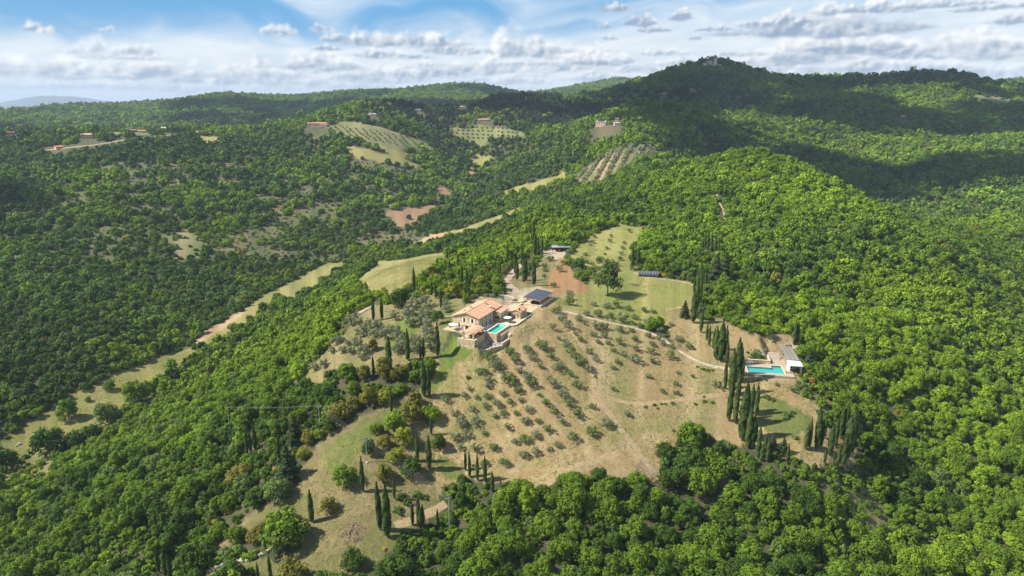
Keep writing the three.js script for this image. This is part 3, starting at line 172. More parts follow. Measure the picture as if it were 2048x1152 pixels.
const TREES=[[-69.0,-248.3,10.5,"bronze",677.3,820.1],[-71.3,-243.6,6.6,"dark",660.5,850.3],[-87.4,-255.7,8.3,"green",598.5,830.2],[-86.0,-244.7,7.0,"conifer",590.2,867.0],[-79.5,-242.1,7.2,"bronze",618.6,870.4],[-75.4,-242.1,5.2,"lime",638.8,867.0],[-79.9,-235.1,5.7,"yellow",606.9,903.9],[-83.2,-226.1,8.8,"conifer",576.8,934.0],[-82.5,-219.3,7.7,"grey",570.1,975.9],[-60.1,-217.8,9.8,"green",689.0,947.5],[-53.3,-230.1,6.9,"dark",739.3,893.8],[-45.7,-240.4,9.2,"lime",787.9,843.6],[-52.0,-239.0,5.8,"green",754.4,855.3],[-48.2,-233.4,6.3,"bronze",769.5,880.4],[-41.1,-234.6,8.4,"yellow",808.0,872.1],[-42.8,-227.2,7.5,"yellow",792.9,907.2],[-36.6,-222.2,8.7,"dark",823.1,930.7],[-46.0,-219.5,7.3,"bronze",769.5,942.4],[-40.0,-246.2,10.1,"bronze",821.4,818.4],[-31.8,-247.1,7.7,"lime",863.3,823.5],[-27.4,-234.3,7.4,"dark",880.0,882.1],[-63.8,-252.4,7.1,"bronze",707.5,805.0],[-95.5,-205.3,7.8,"green",473.7,1065.3],[-75.2,-196.5,16.9,"green",572.0,1051.0],[-87.1,-202.4,7.1,"bronze",514.8,1065.3],[-63.4,-207.5,6.5,"bronze",657.8,1008.1],[-49.8,-184.2,8.3,"dark",707.9,1111.8],[-68.1,-181.0,9.3,"bronze",586.3,1136.9],[-268.4,-377.8,15.3,"green",137.6,816.9],[-262.4,-412.4,8.8,"green",220.6,769.3],[-267.5,-397.0,4.3,"grey",177.0,797.2],[-236.1,-394.3,17.7,"green",271.7,782.9],[-255.4,-339.5,19.7,"dark",100.1,883.0],[-244.4,-344.8,12.6,"dark",150.2,875.9],[-236.7,-349.3,12.7,"dark",185.9,861.6],[-240.5,-370.1,16.7,"grey",214.5,822.2],[-268.1,-324.1,15.0,"dark",14.3,918.8],[-84.3,-217.6,10.9,"grey",557.7,979.5],[-39.7,-376.3,6.6,"bronze",885.0,560.0],[-36.9,-392.7,6.2,"green",900.0,552.0],[-25.9,-343.1,4.7,"yellow",925.0,588.0],[-24.5,-367.1,5.9,"green",936.0,567.0],[-20.0,-339.9,3.5,"grey",947.0,592.0],[-38.0,-345.7,5.0,"grey",880.0,588.0],[-4.5,-421.2,6.0,"bronze",1010.0,540.0],[-0.7,-439.1,6.3,"green",1022.0,528.0],[-8.0,-440.4,7.7,"green",1000.0,527.0],[12.4,-433.1,5.1,"grey",1062.0,530.0],[10.0,-413.7,4.3,"grey",1056.0,546.0],[-32.5,-405.7,6.4,"green",918.0,545.0],[-22.6,-403.6,5.8,"bronze",950.0,548.0],[-33.7,-341.9,3.8,"grey",895.0,592.0],[-42.4,-362.2,4.6,"bronze",870.0,575.0],[66.0,-228.0,14.1,"dark",1377.0,915.0],[74.4,-225.7,12.5,"green",1425.0,930.0],[58.4,-220.6,11.1,"dark",1345.0,950.0],[68.2,-219.2,12.2,"green",1400.0,958.0],[-58.1,-338.8,12.5,"dark",800.0,592.0],[-30.8,-345.1,10.5,"yellow",907.0,578.0],[-17.3,-368.5,7.9,"yellow",962.0,562.0],[-9.7,-375.1,7.2,"bronze",990.0,562.0],[-16.3,-416.0,7.9,"bronze",972.0,540.0],[-18.5,-351.5,4.5,"yellow",955.0,580.0],[-35.1,-307.4,6.5,"umbrella",876.0,638.0],[-49.2,-403.7,8.3,"bronze",863.0,545.0],[-52.5,-393.9,7.5,"dark",848.0,552.0],[-58.5,-368.1,5.9,"yellow",815.0,575.0],[-69.7,-270.1,9.0,"green",697.0,745.0],[-72.2,-274.7,6.8,"green",690.0,738.0],[-62.8,-288.9,6.1,"bronze",745.0,690.0],[-53.8,-268.8,9.8,"bronze",770.0,735.0],[-47.2,-267.6,8.9,"bronze",800.0,740.0],[-62.4,-269.1,6.7,"bronze",730.0,745.0],[-65.0,-260.8,7.4,"green",710.0,775.0],[-35.7,-268.3,8.9,"green",855.0,738.0],[-40.7,-266.1,6.6,"green",830.0,750.0],[-39.2,-253.4,7.2,"bronze",830.0,795.0],[-57.4,-253.7,9.3,"bronze",740.0,790.0],[-51.4,-254.1,7.6,"yellow",770.0,790.0],[89.3,-336.7,5.4,"conifer",1369.0,622.0],[120.9,-391.8,10.6,"conifer",1431.0,545.0],[128.9,-400.8,8.3,"conifer",1449.0,540.0],[101.0,-238.8,3.7,"conifer",1545.0,888.0],[104.4,-236.9,4.0,"conifer",1566.0,894.0],[132.8,-308.8,6.1,"dark",1575.0,700.0],[137.0,-294.1,5.3,"conifer",1618.0,720.0],[53.0,-363.9,13.4,"oak",1215.0,562.0],[55.9,-431.9,4.8,"green",1196.0,520.0],[-143.9,-945.0,8.8,"dark",818.0,433.0],[-140.5,-901.8,7.0,"grey",814.0,450.0],[125.1,-319.3,6.7,"lime",1530.0,660.0],[122.1,-321.5,6.3,"green",1515.0,655.0],[-211.2,-523.5,8.5,"grey",500.0,635.0],[-209.8,-498.6,9.7,"green",480.0,655.0],[-201.3,-472.1,9.2,"dark",475.0,675.0]];
const SHRUBS=[[-18.5,-267.2,2.9,"bush",936.0,752.0],[55.1,-259.5,1.9,"bush",1290.0,812.0],[59.1,-261.2,2.1,"bush",1308.0,808.0],[60.3,-259.6,1.7,"bush",1315.0,815.0],[62.3,-262.5,1.7,"bush",1322.0,806.0],[64.0,-262.7,1.7,"bush",1330.0,806.0],[67.6,-263.5,2.5,"bush",1346.0,804.0],[77.2,-264.2,1.9,"bush",1391.0,806.0],[81.5,-266.0,2.3,"bush",1409.0,800.0],[84.6,-265.6,2.3,"grey",1424.0,802.0],[82.0,-268.9,1.7,"bush",1408.0,792.0],[64.5,-247.8,1.6,"bush",1347.0,860.0],[86.2,-288.2,2.7,"hedge",1405.0,735.0],[88.2,-287.8,2.7,"hedge",1414.0,737.0],[90.5,-287.9,2.0,"hedge",1424.0,738.0],[84.3,-289.8,2.0,"hedge",1395.0,731.0],[114.9,-301.2,7.1,"hedge",1512.0,706.0],[111.4,-303.3,1.7,"bush",1495.0,703.0],[118.1,-301.0,3.3,"hedge",1526.0,710.0],[109.1,-279.0,2.2,"bush",1520.0,757.0],[111.7,-278.9,2.0,"bush",1532.0,757.0],[111.7,-244.2,2.8,"grey",1590.0,872.0],[108.2,-268.1,3.8,"bush",1532.0,790.0],[110.4,-266.5,3.0,"bush",1545.0,796.0],[113.1,-256.4,4.5,"bush",1575.0,826.0],[115.9,-258.3,2.9,"bush",1585.0,822.0],[111.5,-254.7,2.5,"bush",1570.0,835.0],[132.7,-268.5,2.8,"broom",1645.0,801.0],[125.2,-274.9,5.7,"grey",1600.0,765.0],[126.9,-273.5,4.8,"grey",1610.0,775.0],[131.8,-280.1,5.8,"amber",1620.0,758.0],[132.5,-286.3,5.4,"broom",1612.0,742.0],[135.8,-287.1,4.1,"broom",1625.0,745.0],[134.8,-295.6,3.2,"broom",1606.0,725.0],[128.3,-260.4,5.0,"bush",1640.0,820.0],[132.8,-260.9,4.6,"bush",1660.0,826.0],[141.4,-274.5,6.1,"amber",1672.0,790.0],[145.5,-274.3,5.2,"bush",1690.0,800.0],[154.7,-281.6,5.8,"grey",1715.0,790.0],[24.3,-217.3,2.9,"broom",1160.0,962.0],[18.0,-216.1,1.8,"broom",1125.0,968.0],[21.8,-216.4,1.8,"broom",1146.0,967.0],[15.3,-215.0,2.5,"bush",1110.0,972.0],[28.0,-218.1,3.2,"broom",1180.0,960.0],[41.2,-221.5,2.6,"bush",1250.0,955.0],[48.2,-200.2,1.3,"broom",1310.0,1060.0],[-41.3,-191.0,1.9,"broom",769.0,1096.0],[-36.4,-194.7,2.3,"amber",803.0,1080.0],[-39.4,-185.2,1.9,"broom",775.0,1126.0],[-38.0,-186.4,2.2,"bush",785.0,1120.0],[-41.8,-181.1,2.5,"bush",755.0,1145.0],[-119.3,-229.8,4.2,"broom",400.0,1004.0],[-121.7,-228.5,3.0,"broom",385.0,1015.0],[-113.0,-236.6,2.7,"broom",445.0,970.0],[-104.0,-221.0,2.9,"broom",460.0,1020.0],[-108.6,-218.1,2.6,"broom",430.0,1040.0],[-139.4,-214.7,2.5,"broom",257.0,1086.0],[-122.9,-211.8,1.8,"broom",338.0,1085.0],[-91.1,-234.8,2.3,"broom",550.0,935.0],[-219.0,-283.8,3.3,"broom",90.0,976.0],[-241.9,-323.9,3.7,"broom",110.0,925.0],[-234.9,-310.0,3.6,"broom",100.0,942.0],[-249.6,-319.1,3.7,"broom",70.0,940.0],[-251.4,-314.2,3.1,"broom",50.0,950.0],[-243.1,-329.9,3.2,"broom",120.0,915.0],[-228.4,-312.1,3.1,"bush",130.0,932.0],[-235.1,-302.8,3.0,"bush",80.0,955.0],[-256.7,-312.5,2.6,"broom",25.0,955.0],[-237.0,-298.3,2.9,"bush",60.0,965.0],[92.4,-446.5,4.7,"broom",1300.0,505.0],[89.6,-403.3,4.3,"broom",1318.0,545.0],[92.2,-401.2,3.6,"broom",1328.0,548.0],[78.3,-413.9,3.7,"broom",1275.0,533.0],[120.5,-465.8,4.9,"broom",1370.0,490.0],[129.6,-481.5,5.0,"broom",1385.0,478.0],[-10.3,-355.5,3.2,"broom",986.0,579.0],[-5.2,-359.4,4.4,"bush",1005.0,577.0],[-1.1,-359.5,2.7,"bush",1020.0,580.0],[-7.2,-350.7,2.1,"grey",997.0,585.0],[-419.8,-761.3,6.8,"broom",282.0,460.0],[-410.3,-762.5,5.7,"broom",300.0,462.0],[-324.5,-668.7,5.0,"broom",380.0,532.0],[-358.8,-690.8,4.1,"broom",332.0,512.0],[-270.3,-814.2,6.1,"broom",578.0,470.0],[-286.0,-892.0,6.6,"broom",590.0,430.0],[-260.0,-739.0,4.4,"broom",555.0,510.0],[135.5,-213.0,2.5,"broom",1775.0,1090.0],[132.7,-232.8,2.3,"broom",1715.0,970.0],[108.9,-231.2,2.3,"bush",1600.0,930.0],[104.8,-227.6,2.6,"bush",1585.0,945.0],[-17.0,-219.8,4.7,"bush",930.0,960.0],[-14.1,-216.2,5.0,"bush",945.0,975.0],[-21.4,-218.1,4.3,"bush",905.0,970.0],[-39.4,-212.1,4.6,"bush",800.0,990.0],[-36.6,-210.7,3.9,"bush",815.0,1000.0],[-33.5,-214.1,4.3,"bush",835.0,985.0],[-30.8,-213.7,3.2,"bush",850.0,990.0],[-39.5,-207.0,4.5,"bush",795.0,1015.0],[-26.2,-199.6,3.7,"bush",868.0,1060.0],[-24.6,-204.0,3.4,"bush",880.0,1040.0],[-26.9,-194.0,4.3,"bush",860.0,1085.0],[-2.5,-216.8,3.2,"bush",1010.0,968.0],[1.1,-215.5,3.2,"bush",1030.0,972.0],[6.4,-216.7,2.9,"bush",1060.0,966.0],[101.2,-522.1,3.9,"amber",1285.0,455.0],[-52.4,-370.7,4.5,"hedge",838.0,573.0],[-71.4,-320.7,2.5,"bush",735.0,641.0],[-63.5,-311.8,4.3,"bush",760.0,648.0]];
const HOUSES=[[-363.1,-1324.7,24.6,9,2,"terracotta","cream",-12,"two-storey villa with orange tiled roof and low side wing above the terraced olive grove",1],
[-387.4,-1351.0,13.5,7,1,"terracotta","cream",-12,"single-storey pink-roofed outbuilding beside the orange-roofed villa",0],
[-309.0,-2965.1,33.6,11,3,"brick","ivory",5,"tall ivory farmhouse with red roof under the dark wooded ridge",0],
[-258.5,-2989.1,29.7,10,2,"terracotta","pink",8,"pink farmhouse beside the tall ivory farmhouse under the dark ridge",0],
[-217.1,-1627.5,13.9,8,1,"slate","ivory",0,"small white house left of the ivory farmhouse, half hidden by trees",0],
[-289.5,-1459.7,13.5,8,1,"slate","ivory",10,"low white-roofed cottage among trees above the terraced grove",0],
[-63.1,-1554.7,24.4,10,1,"terracotta","pink",-6,"low terracotta-roofed farmhouse in the middle of the valley woods",0],
[148.8,-1164.5,16.6,10,2,"slate","pink",-18,"pink two-storey house with a dark solar roof on the wooded ridge",2],
[175.9,-1175.9,5.9,6,1,"terracotta","ivory",0,"small pale hut uphill of the pink solar-roofed house",0],
[169.8,-1138.5,8.1,6,1,"slate","ivory",10,"long white shed just below the small pale hut",0],
[-743.4,-1221.4,16.6,10,2,"sand","peach",-20,"peach two-storey house with cypresses on the far roadside ridge",0],
[-743.9,-1370.4,12.7,9,1,"brick","red",0,"dark red house on the far ridge in the middle of the hamlet",0],
[-690.8,-1305.0,14.0,8,1,"terracotta","cream",0,"low terracotta bungalow between the dark red and the blue-grey roofed house",0],
[-977.6,-1991.8,37.0,12,1,"bluegrey","ivory",-10,"wide house with a pale blue-grey hipped roof behind roadside cypresses",0],
[-764.2,-1172.0,11.8,9,1,"terracotta","peach",20,"small peach house where the pale road bends",0],
[-953.7,-1329.6,11.4,7,1,"brick","red",0,"long red-roofed barn alone among trees near the left margin",0],
[-1393.4,-2309.6,16.5,7,1,"slate","ivory",0,"tiny white house high on the wooded slope behind the hamlet",0],
[-1441.8,-2306.3,13.2,7,1,"terracotta","cream",0,"tiny cream house in the trees above the peach house",0],
[-802.1,-2075.2,17.8,8,1,"terracotta","cream",0,"small house at the end of the pale ridge road",0],
[39.1,-1786.0,15.1,8,1,"brick","pink",0,"reddish hut on the crest of the dark pine ridge",0],
[425.3,-1983.9,9.8,6,1,"terracotta","pink",0,"tiny hut under the left shoulder of the shaded summit",0],
[871.1,-1566.1,8.9,6,1,"terracotta","pink",0,"lone orange-roofed hut on the shaded right-hand mountainside",0],
[167.3,-976.4,15.5,10,1,"slate","slate",-25,"grey barrel-roofed barn at the top of the striped olive rows",3],
[-119.8,-1707.1,12.1,8,1,"slate","pink",0,"small grey-roofed outbuilding right of the pink farmhouse",0]];
const SPOT={"pole1":[-21.1,70.4,-200.7],"pole2":[-76.8,85.2,-248.8],"pole3":[-127.8,69.3,-281.4],"pole4":[-53.6,81.6,-226.5],"poly":[82.0,109.2,-398.5],"shed":[34.2,109.8,-465.8],"tractor":[33.9,109.9,-467.0],"brush1":[49.3,74.7,-215.8],"brush2":[-53.1,71.9,-197.8],"brush3":[71.1,108.3,-381.1],"car1":[-180.8,41.5,-724.0],"boulder1":[-278.1,22.9,-360.3],"boulder2":[-281.0,21.8,-352.1],"boulder3":[-281.4,21.6,-350.2],"summit":[620.0,320.2,-2199.2],"deadtree":[48.5,76.4,-221.3],"pool2a":[105.5,92.5,-284.6],"pergf":[127.2,92.6,-287.5],"pergb":[136.7,94.9,-315.1],"barbecue":[34.6,108.2,-360.1],"planter":[-90.2,67.5,-214.4],"sculpt":[-52.1,108.7,-364.4],"parasol":[34.9,100.8,-290.5],"stone1":[9.6,110.8,-320.9],"wallrock":[-90.6,62.7,-195.3],"hut":[-14.8,103.4,-447.7],"gwall":[-6.5,111.4,-353.7],"annexf":[0.7,109.9,-310.9],"summ2":[583.2,309.7,-2162.5],"red2":[-50.6,109.1,-356.9]};
// ---------------------------------------------------------------- helpers for things and parts
const taken = new Map();
const numbered = (n) => { const k = taken.get(n) ?? 0; taken.set(n, k + 1); return k ? n + '_' + String(k).padStart(3, '0') : n; };
function tag(o, label, category, group, kind) { o.userData = {}; if (label) o.userData.label = label; if (category) o.userData.category = category; if (group) o.userData.group = group; if (kind) o.userData.kind = kind; return o; }
function thing(name, label, category, [x, y, z], turn = 0, group) { const g = new THREE.Group(); g.name = numbered(name); g.position.set(x, y, z); g.rotation.y = turn; scene.add(g); return tag(g, label, category, group); }
function part(name, geometry, material, parent, label) { const m = new THREE.Mesh(geometry, material); m.name = name; if (label) m.userData.label = label; parent.add(m); return m; }
function setting(name, geometry, material, label) { const m = new THREE.Mesh(geometry, material); m.name = numbered(name); scene.add(m); return tag(m, label, null, null, 'structure'); }
const join = (l) => mergeGeometries(l.map((g) => g.index ? g.toNonIndexed() : g));
const box = (w, h, d, x = 0, y = 0, z = 0, ry = 0) => { const g = new THREE.BoxGeometry(w, h, d); if (ry) g.rotateY(ry); g.translate(x, y, z); return g; };
const rod = (r0, r1, h, x = 0, y = 0, z = 0, n = 10) => { const g = new THREE.CylinderGeometry(r1, r0, h, n); g.translate(x, y + h / 2, z); return g; };
const mat = (r, g, b, rough = 0.9, extra = {}) => new THREE.MeshStandardMaterial({ color: new THREE.Color().setRGB(r, g, b), roughness: rough, ...extra });

// ---------------------------------------------------------------- the terrain surface
const NK = KNOT.length / 2;
function surface(x, z) {
  const r = Math.max(Math.hypot(x, z), 25), u = Math.atan2(x, -z) * 2, v = Math.log(r);
  let s = WEIGHT[NK] + WEIGHT[NK + 1] * u + WEIGHT[NK + 2] * v;
  for (let i = 0, k = 0; i < NK; i++, k += 2) { const a = u - KNOT[k], b = v - KNOT[k + 1], d = a * a + b * b + 1e-12; s += WEIGHT[i] * 0.5 * d * Math.log(d); }
  const wob = 0.5 * Math.sin(x * 0.061 + 1.3) * Math.sin(z * 0.053 + 0.4) + 0.25 * Math.sin(x * 0.17 + z * 0.05) * Math.sin(z * 0.15 - 0.06 * x + 2) + 0.11 * Math.sin(x * 0.41 - z * 0.2 + 0.5) * Math.sin(z * 0.37 + 0.2 * x);
  const big = Math.sin(x * 0.007 + z * 0.0027 + 0.7) * Math.sin(z * 0.0062 - 0.002 * x) + 0.5 * Math.sin(x * 0.017 - z * 0.007 + 1.7) * Math.sin(z * 0.014 + 0.006 * x + 0.3);
  let y = EYE + s * r + wob * clamp((r - 90) / 220, 0.3, 1) * 1.1 + big * clamp((r - 700) / 1300) * 11;
  for (const [cx, cz, a, hw, hd, py, bl] of PADS) {
    const dx = x - cx, dz = z - cz; if (dx * dx + dz * dz > 2500) continue;
    const lx = dx * Math.cos(a) - dz * Math.sin(a), lz = dx * Math.sin(a) + dz * Math.cos(a), q = Math.hypot(Math.max(Math.abs(lx) - hw, 0), Math.max(Math.abs(lz) - hd, 0));
    let k = clamp(1 - q / bl); k = k * k * (3 - 2 * k); y = y * (1 - k) + py * k;
  }
  return y;
}
const AZ = [], RR = [];
{ const rad = Math.PI / 180;
  for (let a = -180; a < -47; a += 7) AZ.push(a * rad);
  for (let a = -47; a <= 47.001; a += 0.17) AZ.push(a * rad);
  for (let a = 54; a <= 180.001; a += 7) AZ.push(a * rad);
  AZ[AZ.length - 1] = Math.PI;
  RR.push(2); for (let r = 40; r < 4800; r *= 1.0086) RR.push(r);
  for (let r = 4800; r < 20500; r *= 1.03) RR.push(r); }
const NA = AZ.length, NR = RR.length, HT = new Float32Array(NA * NR);
for (let j = 0; j < NR; j++) for (let i = 0; i < NA; i++) HT[j * NA + i] = surface(Math.sin(AZ[i]) * RR[j], -Math.cos(AZ[i]) * RR[j]);
for (let j = 0; j < NR; j++) HT[j * NA + NA - 1] = HT[j * NA];
const find = (arr, v) => { let lo = 0, hi = arr.length - 2; while (lo < hi) { const m = (lo + hi + 1) >> 1; if (arr[m] <= v) lo = m; else hi = m - 1; } return lo; };
function ground(x, z) {
  const a = Math.atan2(x, -z), r = clamp(Math.hypot(x, z), RR[0], RR[NR - 1]), i = find(AZ, a), j = find(RR, r), fa = clamp((a - AZ[i]) / (AZ[i + 1] - AZ[i])), fr = clamp((r - RR[j]) / (RR[j + 1] - RR[j])), k = j * NA + i;
  // the same diagonal as the mesh faces
  const h00 = HT[k], h10 = HT[k + 1], h01 = HT[k + NA], h11 = HT[k + NA + 1];
  return fa + fr < 1 ? h00 + (h10 - h00) * fa + (h01 - h00) * fr : h11 + (h01 - h11) * (1 - fa) + (h10 - h11) * (1 - fr);
}

// ---------------------------------------------------------------- land cover
const plots = PLOTS.map(([type, p]) => { const xs = p.filter((_, i) => i % 2 === 0), zs = p.filter((_, i) => i % 2); return { type, xs, zs, x0: Math.min(...xs), x1: Math.max(...xs), z0: Math.min(...zs), z1: Math.max(...zs) }; });
const inside = (p, x, z) => { if (x < p.x0 || x > p.x1 || z < p.z0 || z > p.z1) return false; let c = false; const { xs, zs } = p; for (let i = 0, j = xs.length - 1; i < xs.length; j = i++) if ((zs[i] > z) !== (zs[j] > z) && x < (xs[j] - xs[i]) * (z - zs[i]) / (zs[j] - zs[i]) + xs[i]) c = !c; return c; };
function cover(x, z) {
  const r = Math.hypot(x, z), s = clamp(r / 300, 0.7, 4), wx = x + (fbm(x * 0.12 / s, z * 0.12 / s, 3) - 0.5) * 5 * s, wz = z + (fbm(x * 0.12 / s + 31, z * 0.12 / s + 17, 3) - 0.5) * 5 * s;
  let t = null; for (const p of plots) if (inside(p, wx, wz)) t = p.type; return t === 'rock' && fbm(x * 0.16, z * 0.16, 3) < 0.5 ? null : t;
}
const azOf = (x, z) => Math.atan2(x, -z) * 180 / Math.PI;
// how closely the wood stands: scattered scrub on the far left valley side, closed coppice on the ridge
function openness(x, z) {
  const r = Math.hypot(x, z), a = azOf(x, z);
  let o = 0.1;
  if (a < 2 && r > 520 && r < 1380) o = mix(o, 0.405, sstep(520, 640, r) * sstep(1380, 1150, r) * sstep(2, -6, a));
  if (a > 20 && r < 300) o = Math.max(o, 0.24);
  return o;
}
const scrubGap = (x, z) => { const r = Math.hypot(x, z), s = r > 500 ? 0.02 : 0.045; return fbm(x * s + 9, z * s + 2, 4) + 0.35 * (vnoise(x * 0.13, z * 0.13) - 0.5); };
const SOILS = {
  dry: [[0.30, 0.215, 0.10], [0.36, 0.275, 0.145], [0.21, 0.20, 0.065]], drygrass: [[0.165, 0.145, 0.055], [0.215, 0.17, 0.08], [0.12, 0.13, 0.034]], green: [[0.13, 0.15, 0.034], [0.17, 0.165, 0.05], [0.10, 0.135, 0.024]],
  terrace: [[0.18, 0.165, 0.06], [0.24, 0.20, 0.095], [0.125, 0.15, 0.036]], lawn: [[0.115, 0.165, 0.02], [0.14, 0.18, 0.028], [0.10, 0.15, 0.018]], meadow: [[0.235, 0.235, 0.06], [0.30, 0.26, 0.10], [0.16, 0.20, 0.035]],
  mown: [[0.26, 0.255, 0.075], [0.30, 0.27, 0.10], [0.22, 0.235, 0.055]], soil: [[0.27, 0.15, 0.06], [0.30, 0.18, 0.08], [0.22, 0.12, 0.045]], soil2: [[0.22, 0.135, 0.07], [0.26, 0.165, 0.09], [0.18, 0.11, 0.05]],
  gravel: [[0.38, 0.31, 0.22], [0.44, 0.37, 0.27], [0.32, 0.26, 0.18]], built: [[0.33, 0.27, 0.17], [0.38, 0.32, 0.21], [0.26, 0.22, 0.12]], scrub: [[0.15, 0.15, 0.055], [0.21, 0.18, 0.09], [0.11, 0.13, 0.035]],
  field: [[0.195, 0.19, 0.05], [0.24, 0.215, 0.075], [0.14, 0.155, 0.035]], tan: [[0.33, 0.22, 0.115], [0.38, 0.27, 0.15], [0.26, 0.17, 0.085]], scrubfield: [[0.17, 0.175, 0.06], [0.22, 0.20, 0.08], [0.12, 0.135, 0.04]],
  grove: [[0.135, 0.15, 0.05], [0.18, 0.175, 0.07], [0.10, 0.12, 0.036]], grovetan: [[0.15, 0.15, 0.05], [0.25, 0.18, 0.095], [0.12, 0.135, 0.038]], rock: [[0.30, 0.27, 0.22], [0.38, 0.35, 0.29], [0.17, 0.16, 0.10]],
  wood: [[0.055, 0.06, 0.022], [0.085, 0.075, 0.034], [0.045, 0.06, 0.017]], open: [[0.082, 0.09, 0.03], [0.125, 0.112, 0.05], [0.065, 0.08, 0.02]],
};
function groundColour(x, z, type) {
  const r = Math.hypot(x, z), k = clamp(260 / r, 0.06, 1);
  let t = type;
  if (!t) t = scrubGap(x, z) < openness(x, z) + 0.02 ? 'open' : 'wood';
  const [a, b, c] = SOILS[t], line = t === 'mown' ? 0.5 + 0.5 * Math.sin((x * 0.9 + z * 0.43) * 1.9 + 2 * vnoise(x * 0.1, z * 0.1)) : t === 'dry' ? sstep(0.3, 1, Math.sin((x * 0.89 - z * 0.45) * 0.84 + 2.4 * vnoise(x * 0.06, z * 0.06))) : 0;
  const n1 = fbm(x * 0.035 * (k + 0.4), z * 0.035 * (k + 0.4), 4), n2 = fbm(x * 0.21 * k + 50, z * 0.21 * k + 8, 4), n3 = fbm(x * 0.09 * k + 5, z * 0.14 * k + 80, 4);
  let q = mix3(a, b, sstep(0.42, 0.66, n2)); q = mix3(q, c, sstep(0.5, 0.68, mix(n1, n3, 0.55)) * 0.85);
  if (line) q = mix3(q, c, line * (t === 'mown' ? 0.55 : 0.38) * (0.4 + n2));
  const g = 0.76 + 0.48 * fbm(x * 0.6 * k, z * 0.6 * k, 3);
  return [q[0] * g, q[1] * g, q[2] * g];
}
const speck = (() => {   // fine relief of turf and soil, tiled every 22 m
  const N = 1024, d = new Uint8Array(N * N * 4), R = rng(5), tile = (o, f) => { const g = new Float32Array(f * f).map(() => R()); return (x, y) => { const u = x / N * f, v = y / N * f, i = Math.floor(u), j = Math.floor(v), a = u - i, b = v - j, s = a * a * (3 - 2 * a), t = b * b * (3 - 2 * b), at = (p, q) => g[((q % f + f) % f) * f + (p % f + f) % f]; return mix(mix(at(i, j), at(i + 1, j), s), mix(at(i, j + 1), at(i + 1, j + 1), s), t); }; };
  const oct = [[16, 0.12], [40, 0.18], [96, 0.26], [230, 0.3], [512, 0.34]].map(([f, a]) => [tile(0, f), a]);
  for (let y = 0; y < N; y++) for (let x = 0; x < N; x++) { let s = 0; for (const [f, a] of oct) s += a * (f(x, y) - 0.5); const v = clamp(0.74 + s * 0.9, 0.2, 1) * 255, i = (y * N + x) * 4; d[i] = v; d[i + 1] = v; d[i + 2] = v * 0.99; d[i + 3] = 255; }
  const t = new THREE.DataTexture(d, N, N); t.wrapS = t.wrapT = THREE.RepeatWrapping; t.magFilter = THREE.LinearFilter; t.minFilter = THREE.LinearMipmapLinearFilter; t.generateMipmaps = true; t.needsUpdate = true; return t;
})();
const groundMat = new THREE.MeshStandardMaterial({ vertexColors: true, roughness: 1, map: speck, bumpMap: speck, bumpScale: 0.4, color: new THREE.Color().setRGB(1.3, 1.29, 1.26) });
{
  const pos = new Float32Array(NA * NR * 3), colr = new Float32Array(NA * NR * 3), uv = new Float32Array(NA * NR * 2), idx = [];
  for (let j = 0; j < NR; j++) for (let i = 0; i < NA; i++) {
    const k = j * NA + i, x = Math.sin(AZ[i]) * RR[j], z = -Math.cos(AZ[i]) * RR[j];
    pos.set([x, HT[k], z], k * 3); uv.set([x / 22, z / 22], k * 2);
    const front = Math.abs(AZ[i]) < 0.85;
    const c = RR[j] > 9000 ? [0.05, 0.075, 0.085] : RR[j] > 5600 || !front ? [0.07, 0.095, 0.03] : groundColour(x, z, cover(x, z));  // ground past the outermost range coloured bluish, distance haze put into its colour
    colr.set(c, k * 3);
    if (i < NA - 1 && j < NR - 1) idx.push(k, k + 1, k + NA, k + 1, k + NA + 1, k + NA);
  }
  const g = new THREE.BufferGeometry();
  g.setAttribute('position', new THREE.BufferAttribute(pos, 3)); g.setAttribute('color', new THREE.BufferAttribute(colr, 3)); g.setAttribute('uv', new THREE.BufferAttribute(uv, 2)); g.setIndex(idx); g.computeVertexNormals();
  setting('terrain', g, groundMat, 'rolling valley and ridge of dry grass and woodland');
}
